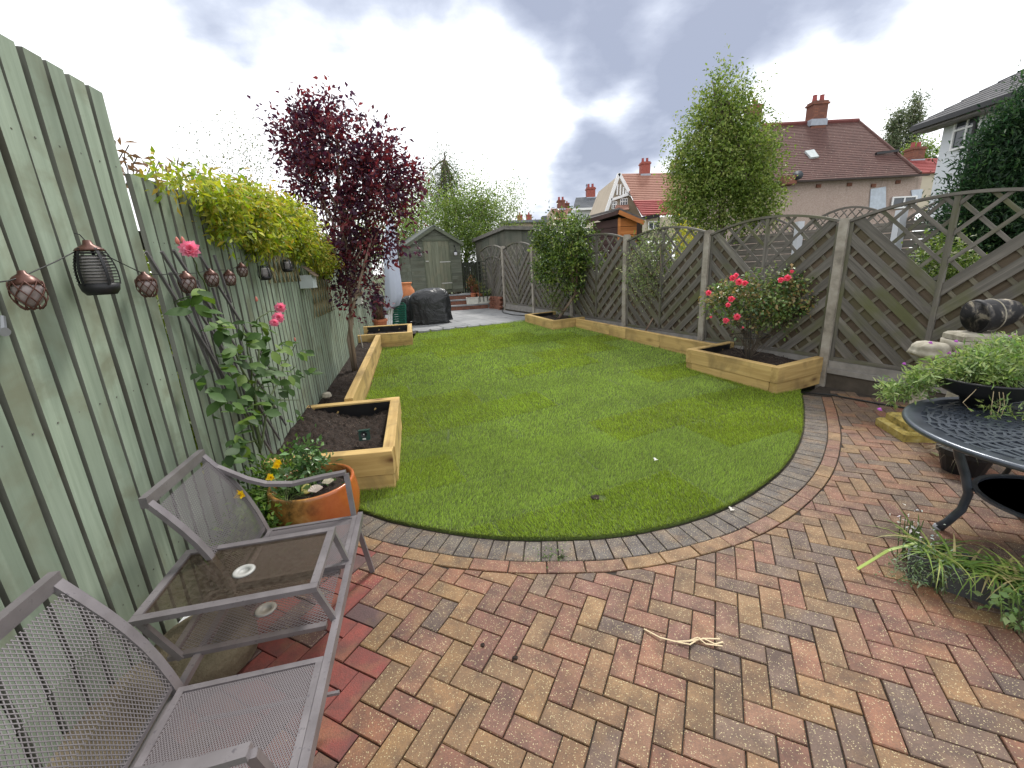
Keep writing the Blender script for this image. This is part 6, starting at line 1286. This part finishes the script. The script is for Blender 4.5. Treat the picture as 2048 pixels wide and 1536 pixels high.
# ---- litter on the ground
def ribbon(name, label, cat, pts, w, h, mat):
    m = MB(); m.barpath(pts, w, h); return tag(m.obj(name, mat), label, cat)
M_dry = plain('dry_straw', (.58, .47, .30), .8)
m = MB()
for seq in ([(1288, 1258), (1320, 1275), (1350, 1283), (1380, 1282), (1410, 1277), (1440, 1278)], [(1375, 1283), (1395, 1275), (1412, 1288), (1445, 1292)], [(1355, 1284), (1380, 1289), (1400, 1276)], [(1405, 1276), (1430, 1288), (1446, 1284)]): m.barpath([Z(px, py, .008 + .006 * (i % 2)) for i, (px, py) in enumerate(seq)], .006, .003)
tag(m.obj('dried_stalk', M_dry), 'dried straw-coloured stalk lying across the herringbone blocks', 'dried stalk')
def leaflet(px, py, s, col, label, name='fallen_leaf', z=.01):
    c_ = Z(px, py, z); o = link(name, leafmesh(name, [c_, c_ + [.01, .01, 0]], [(1, .3, .1), (.3, 1, .15)], [(0, 0, 1), (.2, .3, 1)], s, s * .6, [col, col], LEAF)); return tag(o, label, 'fallen leaf')
leaflet(1308, 921, .045, (.72, .72, .66), 'white petal lying on the right half of the lawn', 'fallen_petal', .045); leaflet(1460, 1021, .04, (.75, .72, .66), 'white petal at the lawn edge on the dark brick ring', 'fallen_petal'); leaflet(1872, 912, .07, (.30, .30, .15), 'curled greenish leaf on the blocks under the table')
ground_plant('brick_joint_weed', 'tiny grass tufts sprouting between the dark edging bricks', 'weed', [np.array(Z(px, 1112, .01)) for px in (1085, 1100, 1115, 1122)], 40, 4, .014, [(.13, .2, .06)], .03, .008)
for i, (px, py) in enumerate(((1030, 1315), (965, 1290), (1190, 995))):
    rock('soil_crumb', ('dark crumb of soil on a yellow block in the foreground', 'dark speck of dirt beside a yellow block', 'worm cast of dark soil in the front of the lawn')[i], 'soil crumb', tuple(Z(px, py, .004 if i < 2 else .03)), (.012, .008, .005) if i < 2 else (.03, .03, .012), i, M_soil)
m = MB(); pts = [RF(-.05, .62, .02), RF(-.35, .42, .015), RF(-.8, .35, .012), RF(-1.3, .22, .012), RF(-1.9, .3, .012)]; m.tube(pts, .009, 8); tag(m.obj('black_hose', M_cord, smooth=True), 'black cable running over the blocks from the rose bed along the fence foot', 'cable')
m = MB(); pts = [RF(9.6, .15, .42), RF(9.3, .3, ZP + .02), RF(8.8, .5, ZP + .015), RF(8.0, .55, ZP + .015), RF(7.4, .35, ZP + .015)]; m.tube(pts, .012, 6); tag(m.obj('black_hose', M_cord, smooth=True), 'black hose curling from the last post over the far slabs', 'hose')

# ================================================================== BUILDINGS BEYOND
def tilemat(name, c1, c2, sc, spec=.3):
    b = NB(name); v = b.coord('Object'); n = b.noise(v, 1.2, 5); n2 = b.noise(v, 9, 4, .7); c = b.mix(b.ramp(n2, [(.3, 0.), (.7, 1.)]), c1, c2); c = b.mix(b.ramp(n, [(.55, 0.), (.75, .5)]), c, tuple(x * .55 for x in c1)); sp = b.vor(v, 6); c = b.mix(b.math('MULTIPLY', b.math('LESS_THAN', sp.outputs['Distance'], .11), .6), c, (.42, .38, .30)); return b.fin(c, .85, 0, spec)
M_rbrown = tilemat('brown_tiles', (.075, .038, .034), (.135, .07, .058), 1); M_rterr = tilemat('terracotta_tiles', (.26, .125, .09), (.34, .18, .135), 1); M_rred = tilemat('red_tiles', (.27, .065, .065), (.36, .10, .09), 1); M_rgrey = tilemat('grey_tiles', (.13, .14, .155), (.19, .20, .215), 1); M_rdark = tilemat('dark_tiles', (.055, .055, .06), (.10, .10, .105), 1)
b = NB('pebbledash'); v = b.coord('Object'); n = b.noise(v, 30, 4, .7); st = b.noise(b.coord('Object', (2.2, 2.2, .25)), 1.6, 4); c = b.mix(b.ramp(n, [(.35, 0.), (.65, 1.)]), (.36, .27, .225), (.50, .40, .35)); c = b.mix(b.ramp(st, [(.52, 0.), (.7, .5)]), c, (.22, .18, .15)); b.bump(n, .8, .03); M_peb = b.fin(c, .95)
M_rend = plain('white_render', (.66, .68, .72), .85, var=.05, scale=1); M_beige = plain('beige_render', (.42, .35, .27), .9, var=.08, scale=1); M_cream = plain('cream_render', (.52, .46, .36), .9, var=.06, scale=1); M_wfr = plain('white_frame', (.78, .78, .78), .4, var=.03); M_gut = plain('black_gutter', (.02, .02, .022), .4); M_lead = plain('lead', (.33, .36, .41), .6)
b = NB('window_glass'); M_glass = b.fin((.06, .07, .085), .06, 0, .6)
def slab(parent, name, pts, th_, mat):
    """a flat polygon given thickness along its normal"""
    P = [np.array(p, float) for p in pts]; n = np.cross(P[1] - P[0], P[2] - P[0]); n /= np.linalg.norm(n)
    if n @ (CAM - P[0]) > 0: n = -n
    k = len(P); m = MB(); v = P + [p + n * th_ for p in P]; f = [tuple(range(k)), tuple(range(k, 2 * k))[::-1]] + [(i, k + i, k + (i + 1) % k, (i + 1) % k) for i in range(k)]; m.add(v, f); me_o = m.obj(name, mat, parent); bmx = bmesh.new(); bmx.from_mesh(me_o.data); bmesh.ops.recalc_face_normals(bmx, faces=bmx.faces); bmx.to_mesh(me_o.data); bmx.free(); return me_o
def roofplane(parent, E0, E1, R1, R0, mat, rows, name='roof', th_=.05, wavy=0):
    """tiled slope in stepped courses from eave E0-E1 to ridge R0-R1"""
    E0, E1, R1, R0 = [np.array(q, float) for q in (E0, E1, R1, R0)]; n = np.cross(E1 - E0, R0 - E0); n /= np.linalg.norm(n)
    if n[2] < 0: n = -n
    m = MB()
    for i in range(rows):
        t0, t1 = i / rows, (i + 1) / rows + .15 / rows; a, b_ = E0 + (R0 - E0) * t0, E1 + (R1 - E1) * t0; c_, d_ = E1 + (R1 - E1) * min(t1, 1), E0 + (R0 - E0) * min(t1, 1)
        m.add([a, b_, b_ + n * th_, a + n * th_, d_, c_, c_ + n * th_ * .35, d_ + n * th_ * .35], [(0, 1, 2, 3), (3, 2, 6, 7), (0, 4, 5, 1), (1, 5, 6, 2), (0, 3, 7, 4), (4, 7, 6, 5)])
    return m.obj(name, mat, parent)
def window(parent, A0, Uv, Vv, w, h, cols=1, topsplit=None, fr=.06):
    """frame with glass; A0 lower-left corner, unit vectors along and up, facing the camera"""
    A0 = np.array(A0, float); U_, V_ = np.array(Uv, float), np.array(Vv, float); n = np.cross(U_, V_)
    if n @ (CAM - A0) < 0: n = -n
    f = MB()
    def bx(u0, u1, v0, v1, d0, d1, m):
        v = [A0 + U_ * u + V_ * q_ + n * d for d in (d0, d1) for u, q_ in ((u0, v0), (u1, v0), (u1, v1), (u0, v1))]; m.add(v, [(3, 2, 1, 0), (4, 5, 6, 7), (0, 1, 5, 4), (1, 2, 6, 5), (2, 3, 7, 6), (3, 0, 4, 7)])
    bx(0, w, 0, fr, .0, .06, f); bx(0, w, h - fr, h, .0, .06, f); bx(0, fr, fr, h - fr, .0, .06, f); bx(w - fr, w, fr, h - fr, .0, .06, f)
    for k in range(1, cols): bx(w * k / cols - fr / 2, w * k / cols + fr / 2, fr, h - fr, .0, .055, f)
    if topsplit: bx(fr, w - fr, h * topsplit - fr / 2, h * topsplit + fr / 2, .0, .058, f)
    fo = f.obj('window', M_wfr, parent); g = MB(); bx(fr * .5, w - fr * .5, fr * .5, h - fr * .5, .008, .022, g); g.obj('pane', M_glass, fo); return fo
def chimney(parent, c_, w, d, h, mat, pots=2, potm=None):
    m = MB(); x, y, z = c_; m.box(x - w / 2, x + w / 2, y - d / 2, y + d / 2, z - 1.2, z + h * .8); m.box(x - w * .58, x + w * .58, y - d * .58, y + d * .58, z + h * .8 + .003, z + h * .9); m.box(x - w * .5, x + w * .5, y - d * .5, y + d * .5, z + h * .9 + .003, z + h); o = m.obj('chimney', mat, parent)
    for k in range(pots): m = MB(); px_ = x + w * (-.25 + .5 * k / max(1, pots - 1)) if pots > 1 else x; m.lathe([(w * .16, z + h), (w * .13, z + h + .35 * w), (w * .15, z + h + .42 * w), (.001, z + h + .42 * w)], 10, (px_, y, 0)); m.obj('chimney_pot', potm or M_rred, o)
    m = MB(); m.box(x - w * .56, x + w * .56, y - d * .56, y + d * .56, z - .25, z + .04); m.obj('flashing', M_lead, o); return o
b = NB('chimney_brick'); bt = b.n('ShaderNodeTexBrick'); v = b.coord('Object'); mp = b.n('ShaderNodeMapping'); mp.inputs['Rotation'].default_value = (R(90), 0, 0); b.L(v, mp.inputs[0]); b.L(mp.outputs[0], bt.inputs['Vector']); bt.inputs['Color1'].default_value = (.24, .095, .06, 1); bt.inputs['Color2'].default_value = (.14, .06, .045, 1); bt.inputs['Mortar'].default_value = (.10, .07, .055, 1); bt.inputs['Scale'].default_value = 4.5; bt.inputs['Brick Width'].default_value = .9; bt.inputs['Row Height'].default_value = .32; M_chb = b.fin(bt.outputs['Color'], .9)
M_chr = plain('red_chimney', (.30, .085, .065), .85, var=.2)

# brown-roofed house
t = thing('brown_roofed_house', 'pebbledashed house with a big mottled brown tiled roof and brick chimney', 'house', (15, 22, .2))
Ya, Yr = 20., 24.; e0, e1 = Y(1480, 366, Ya), Y(1836, 349, Ya); zE = (e0[2] + e1[2]) / 2; r0, r1 = Y(1500, 253, Yr), Y(1716, 245, Yr); zR = (r0[2] + r1[2]) / 2
m = MB(); v = [(10.4, Ya + .25, .1), (e1[0] + .45, Ya + .25, .1), (e1[0] + .45, Ya + .25, zE), (10.4, Ya + .25, zE)]; slab(t, 'wall', v, 6.5, M_peb)
E0, E1, RR1, RR0 = (10.4, Ya, zE - .02), (e1[0] + .1, Ya, zE - .02), (r1[0], Yr, zR), (11.2, Yr, zR); roofplane(t, E0, E1, RR1, RR0, M_rbrown, 34, th_=.03)
m = MB(); m.tube([(11.2, Yr, zR + .05), (r1[0], Yr, zR + .05)], .11, 8); m.obj('ridge_tiles', plain('ridge', (.16, .05, .045), .8), t); m = MB(); m.tube([(r1[0], Yr, zR + .03), (e1[0] + .1, Ya, zE + .03)], .07, 6); m.obj('verge', M_rbrown, t)
m = MB(); m.bar((10.4, Ya - .05, zE - .05), (e1[0] + .45, Ya - .05, zE - .05), .10, .07); m.obj('gutter', plain('brown_edge', (.05, .035, .03), .7), t)
m = MB(); pa, pb = Y(1752, 307, 21.3), Y(1797, 301, 21.3); m.bar(pa, pb, .12, .1); m.obj('upper_gutter', M_gut, t)
slab(t, 'back_slope', [(r1[0], Yr, zR), (e1[0] + .1, Yr + 4.0, zE - .02), (11.2, Yr + 4, zE - .02), (11.2, Yr, zR)], .06, M_rbrown)
c_ = Y(1631, 243, Yr - .1); chimney(t, (c_[0], c_[1], c_[2]), .72, .55, .86, M_chb, 2); c_ = Y(1504, 250, Yr - .1); chimney(t, (c_[0], c_[1], c_[2]), .6, .55, .85, M_chb, 1)
def onroof(px, py, lift=.1):
    d = ray(px, py); n = np.cross(np.array(E1) - np.array(E0), np.array(RR0) - np.array(E0)); n /= np.linalg.norm(n); tt = ((np.array(E0) - CAM) @ n) / (d @ n); return CAM + d * tt + np.array([0, -lift * .6, lift * .8])
slab(t, 'skylight', [onroof(1608, 306), onroof(1626, 303), onroof(1636, 317), onroof(1620, 319)], .08, plain('skylight_glass', (.42, .46, .46), .3))
c_ = Y(1595, 352, Ya - .2); m = MB(); m.lathe([(.001, 0), (.12, .02), (.20, .07)], 18); m.obj('satellite_dish', plain('dish', (.05, .06, .07), .5), t, True, M=Matrix.Translation(Vector(c_)) @ Vector((-.5, -1, .3)).to_track_quat('Z', 'Y').to_matrix().to_4x4()); c_ = Y(1576, 355, Ya - .05); m = MB(); m.box(c_[0] - .28, c_[0] + .28, c_[1] - .2, c_[1] + .3, c_[2] - .3, c_[2] + .06); m.obj('low_stack', M_chb, t)
for px, py in ((1637, 372), (1699, 369), (1747, 371), (1796, 364)): c_ = Y(px, py, Ya + .22); m = MB(); m.box(c_[0] - .10, c_[0] + .10, c_[1] - .03, c_[1] + .02, c_[2] - .07, c_[2] + .07); m.obj('air_brick', M_brk, t)
for q4 in (((1742, 378), (1772, 373), (1772, 418), (1739, 420)), ((1823, 380), (1846, 378), (1843, 396), (1826, 404))): slab(t, 'render_patch', [Y(px, py, Ya + .2) for px, py in q4], .03, plain('bluish_render', (.50, .55, .62), .9) if 'bluish_render' not in bpy.data.materials else bpy.data.materials['bluish_render'])
c_ = Y(1780, 418, Ya + .2); window(t, (c_[0], Ya + .2, c_[2]), (1, 0, 0), (0, 0, 1), 1.1, .5, 2)
# white house on the right
t = thing('white_house', 'white rendered house with a dark roof and white window at the right edge', 'house', (13, 13, .2)); wc = np.array([12.3, 13.]); wd = np.array([.0, -1.]); wn_ = np.array([1., .0]); zW = 4.86
def WP(l, d, z): p = wc + wd * l + wn_ * d; return np.array([p[0], p[1], z])
slab(t, 'wall', [WP(0, 0, .1), WP(8, 0, .1), WP(8, 0, zW), WP(0, 0, zW)], 5, M_rend); slab(t, 'soffit', [WP(-.45, -.45, zW), WP(8, -.45, zW), WP(8, .0, zW), WP(-.45, .0, zW)], -.05, plain('soffit', (.22, .2, .2), .7))
m = MB(); m.bar(WP(-.45, -.5, zW + .06), WP(8, -.5, zW + .06), .11, .12); m.obj('gutter', M_gut, t); roofplane(t, WP(-.45, -.5, zW + .12), WP(8.2, -.5, zW + .12), WP(8.2, 3.6, zW + 2.5), WP(3.4, 3.6, zW + 2.5), M_rdark, 26, th_=.02)
roofplane(t, WP(-.45, -.5, zW + .12), WP(-.45, 7.7, zW + .12), WP(3.4, 3.6, zW + 2.5), WP(3.3, 3.55, zW + 2.5), M_rdark, 18)
def onw(px, py): d = ray(px, py); tt = (wc[0] - CAM[0]) / d[0]; return CAM + d * tt
w0, w1 = onw(1902, 303), onw(1938, 236); L_ = abs(w0[1] - w1[1]); window(t, (wc[0] - .01, w0[1], w0[2]), (0, -1, 0), (0, 0, 1), max(L_, .7), w1[2] - w0[2], 2, .68, .05)
m = MB(); a_ = onw(1962, 225); m.tube([a_ + [-.35, 0, .05], a_ + [-.08, 0, -.12], a_ + [-.06, 0, -3.5]], .045, 8); m.obj('downpipe', M_gut, t)
# terracotta gable house
t = thing('gabled_house', 'beige gabled house with terracotta roof, half hidden left of the evergreen tree', 'house', (11, 40, .2)); g = lambda px, py, y=38: Y(px, py, y)
slab(t, 'gable_wall', [g(1200, 470), g(1200, 445), g(1238, 350), g(1283, 432), g(1283, 475)], 8, M_beige)
roofplane(t, g(1268, 403, 36.5), g(1400, 400, 36.5), g(1400, 345, 40), g(1240, 348, 40), M_rterr, 16, th_=.07); roofplane(t, g(1284, 432, 34), g(1400, 428, 34), g(1400, 400, 36.4), g(1266, 402, 36.4), M_rred, 8, th_=.14)
for k in range(22): a_, b__ = g(1288 + k * 5.3, 432 - k * .15, 33.9), g(1270 + k * 5.9, 403, 36.3); m = MB(); m.tube([a_, b__], .05, 5); m.obj('tile_roll', M_rred, t)
m = MB(); m.bar(g(1212, 425, 37.8), g(1238, 347, 37.8), .2, .25); m.obj('barge_board', M_wfr, t); m = MB(); m.bar(g(1238, 347, 37.8), g(1262, 392, 37.8), .2, .25); m.obj('barge_board', M_wfr, t); m = MB(); m.bar(g(1222, 400, 37.8), g(1258, 388, 37.8), .2, .2); m.obj('cross_beam', M_wfr, t)
for px in (1235, 1241, 1247, 1252): m = MB(); m.bar(g(px, 366 + abs(px - 1238) * .9, 37.85), g(px - 1, 390, 37.85), .12, .12); m.obj('gable_stud', M_wfr, t)
for px in (1240, 1223): c_ = g(px, 410 + (1240 - px) * .35, 37.9); window(t, (c_[0], c_[1], c_[2] - .1), (1, 0, 0), (0, 0, 1), .62 if px == 1240 else .45, .6, 3, .6, .06)
roofplane(t, g(1228, 422, 36), g(1258, 420, 36), g(1258, 410, 37.8), g(1232, 411, 37.8), M_rterr, 4, name='porch_roof', th_=.08)
chimney(t, tuple(g(1289, 350, 40)), .75, .7, 1.0, M_chr, 2); c_ = g(1352, 345, 40); chimney(t, tuple(c_), .8, .7, .9, M_chb, 1)
slab(t, 'cream_wall', [g(1292, 475, 33.6), g(1292, 436, 33.6), g(1400, 430, 33.6), g(1400, 475, 33.6)], 4, M_cream); m = MB(); m.bar(g(1284, 437, 33.4), g(1318, 431, 33.4), .2, .25); m.obj('gutter', M_gut, t); m = MB(); m.tube([g(1318, 431, 33.4), g(1317, 470, 33.4)], .07, 6); m.obj('downpipe', M_gut, t); c_ = g(1296, 460, 33.5); window(t, tuple(c_), (1, 0, 0), (0, 0, 1), .8, .6, 2)
# grey roofed house
t = thing('grey_roofed_house', 'far white house with grey tiled roof and small red chimney', 'house', (9.5, 50, .2)); slab(t, 'wall', [g(1150, 470, 50), g(1150, 415, 50), g(1226, 412, 50), g(1226, 470, 50)], 6, M_rend); roofplane(t, g(1146, 418, 49.6), g(1230, 414, 49.6), g(1222, 393, 53), g(1152, 396, 53), M_rgrey, 9, th_=.15); chimney(t, tuple(g(1181, 396, 53)), .95, .9, 1.1, M_chr, 2)
m = MB(); m.tube([g(1173, 392, 53), g(1173, 368, 53)], .04, 5); m.bar(g(1171, 372, 53), g(1176, 370, 53), .04, .04); m.obj('aerial', M_gut, t); m = MB(); m.bar(g(1146, 419, 49.5), g(1230, 415, 49.5), .2, .22); m.obj('fascia', M_wfr, t)
# far red roofed house
t = thing('red_roofed_house', 'distant small house with red roof and two chimneys', 'house', (7.5, 60, .2)); slab(t, 'wall', [g(1092, 470, 60), g(1092, 438, 60), g(1101, 420, 60), g(1112, 436, 60), g(1150, 436, 60), g(1150, 470, 60)], 6, M_beige); roofplane(t, g(1110, 441, 59.6), g(1160, 438, 59.6), g(1150, 417, 62), g(1101, 418, 62), M_rterr, 8, th_=.15); chimney(t, tuple(g(1122, 418, 62)), 1.0, .9, 1.1, M_chb, 2); chimney(t, tuple(g(1134, 420, 63)), .6, .6, .9, M_chb, 1)
slab(t, 'dormer', [g(1084, 445, 59), g(1084, 432, 59), g(1094, 431, 59), g(1094, 445, 59)], 2, plain('dormer_dark', (.12, .13, .14), .7))
t = thing('distant_terrace', 'low distant row of grey roofs with tiny chimneys on the skyline', 'house', (4, 90, .2)); slab(t, 'wall', [g(1000, 470, 90), g(1000, 444, 90), g(1100, 440, 90), g(1100, 470, 90)], 8, M_beige); roofplane(t, g(1000, 447, 89), g(1100, 443, 89), g(1098, 439, 92), g(1002, 442, 92), M_rgrey, 3, th_=.2)
for px in (1040, 1058): chimney(t, tuple(g(px, 442, 92)), 1.1, 1, 1.2, M_chr, 1)
t = thing('red_roof_house', 'bright red roof with brown chimney between the brown house and the white house', 'house', (36, 40, .2)); slab(t, 'wall', [g(1800, 420, 40), g(1800, 348, 40), g(1880, 346, 40), g(1880, 420, 40)], 6, M_cream); roofplane(t, g(1790, 349, 39.7), g(1880, 346, 39.7), g(1880, 317, 43), g(1795, 320, 43), M_rred, 10, th_=.12); chimney(t, tuple(g(1826, 322, 43)), 1.1, 1, 1.1, M_chb, 2)
# small timber shed roof behind the fence
M_org = wood('orange_boards', (.38, .13, .03), (.55, .21, .06), 0, .6, grain=14); M_pbr = wood('dark_brown_boards', (.045, .025, .022), (.075, .042, .036), 0, .8); M_fl2 = plain('felt_shingle', (.10, .09, .085), .95, var=.3, scale=12, bump=.8)
t = thing('timber_playhouse', 'brown timber hut with orange end wall and felt roof peeping over the fence', 'hut', (2.9, 11.8, .2)); kx, ky = Y(1238, 440, 11.5)[:2]
lx, ly = Y(1187, 440, 12.4)[:2]; rx_, ry_ = Y(1273, 450, 11.55)[:2]; zt1 = Y(1238, 436, 11.5)[2]
for k in range(12):
    z0 = .3 + (zt1 - .3) * k / 12; z1 = .3 + (zt1 - .3) * (k + 1) / 12 - .012
    plank('side_board', (kx, ky, (z0 + z1) / 2), (lx, ly, (z0 + z1) / 2), .03, z1 - z0, M_pbr, t); plank('end_board', (kx + .02, ky, (z0 + z1) / 2), (rx_, ry_, (z0 + z1) / 2), .03, z1 - z0, M_org, t)
m = MB(); m.bar((kx, ky - .03, .3), (kx, ky - .03, zt1), .06, .06, up=(0, 1, 0)); m.obj('corner_post', M_org, t)
pk = Y(1237, 419, 11.35); ev = Y(1288, 441, 11.35); bl_ = Y(1168, 440, 12.6); slab(t, 'roof', [pk, ev, ev + [-.2, 1.6, 0], pk + [-.5, 1.6, 0]], .05, M_fl2); slab(t, 'roof', [pk + [0, 0, -.012], bl_, bl_ + [.3, 1.0, .2], pk + [.1, 1.3, .0]], .05, M_fl2)
m = MB(); m.bar(pk + [0, -.02, -.06], ev + [0, -.02, -.06], .03, .10); m.obj('barge_board', M_org, t); m = MB(); m.bar(pk + [0, -.02, -.07], bl_ + [0, -.02, -.07], .03, .10); m.obj('eave_board', M_pbr, t)
slab(t, 'inner_wall', [(lx + .1, ly + .3, .3), (rx_, ry_ + .3, .3), (rx_, ry_ + .3, zt1 - .02), (lx + .1, ly + .3, zt1 - .02)], .5, M_pbr)
# neighbour's fence panels seen through and over ours
M_nf = wood('neighbour_slat', (.12, .11, .095), (.22, .20, .175), 0, .85, grain=22)
t0 = empty('arched_neighbour_panel', 'arch-topped slatted fence panel two gardens away, behind the rose bush lattice', 'fence panel', (0, 0, 0), 0, 'neighbour fence panels')
for k in range(9): m = MB(); m.box(0, 1.8, -.01 + .012 * (k % 2), .01 + .012 * (k % 2), .05 + k * .155, .05 + k * .155 + .14); m.obj('wavy_slat', M_nf, t0)
for s in np.linspace(.1, 1.7, 11):
    zt2 = 1.5 + .38 * (1 - ((s - .9) / .9) ** 2)
    for sg in (-1, 1): m = MB(); e = .5 * (zt2 - 1.45); m.bar((max(.02, min(1.78, s - sg * e)), .015 * sg, 1.45), (max(.02, min(1.78, s + sg * e * .6)), .015 * sg, zt2 - .03), .012, .028, up=(0, 1, 0)); m.obj('lattice_lath', M_nf, t0)
m = MB(); m.barpath([(s, 0, 1.5 + .38 * (1 - ((s - .9) / .9) ** 2)) for s in np.linspace(0, 1.8, 14)], .05, .04); m.obj('arched_rail', M_nf, t0); m = MB(); m.bar((0, 0, 1.46), (1.8, 0, 1.46), .05, .05); m.obj('rail', M_nf, t0)
NLB = ['behind the rose bush lattice', 'rising over our fence beside the tall right post', 'seen right of the pale post through the rightmost lattice', 'seen through the lattice above the variegated shrub', 'in front of the big dark conifer', 'seen between the variegated shrub and the glossy shrub', 'behind the glossy round shrub', 'farthest of its row beside the timber hut']
for k, s in enumerate((3.6, 1.65, -.3, 5.55, -2.25, 7.5, 9.45)):
    o = t0 if k == 0 else copy_tree(t0); o['label'] = 'arch-topped slatted neighbour panel ' + NLB[k]; q = P1 + NRt * 5.0 + DR * (s + 1.8); o.location = (q[0], q[1], .70); o.rotation_euler = (0, 0, math.atan2(-DR[1], -DR[0]))
for k, s in enumerate((3.52, 1.57)): q = P1 + NRt * 4.95 + DR * (s); m = MB(); m.box(q[0] - .07, q[0] + .07, q[1] - .07, q[1] + .07, .1, 2.4); tag(m.obj('white_post', M_rend), ('pale post between the neighbour panels, behind the rose lattice', 'pale post between the neighbour panels, behind the right-hand lattice')[k], 'fence post', 'pale neighbour posts')
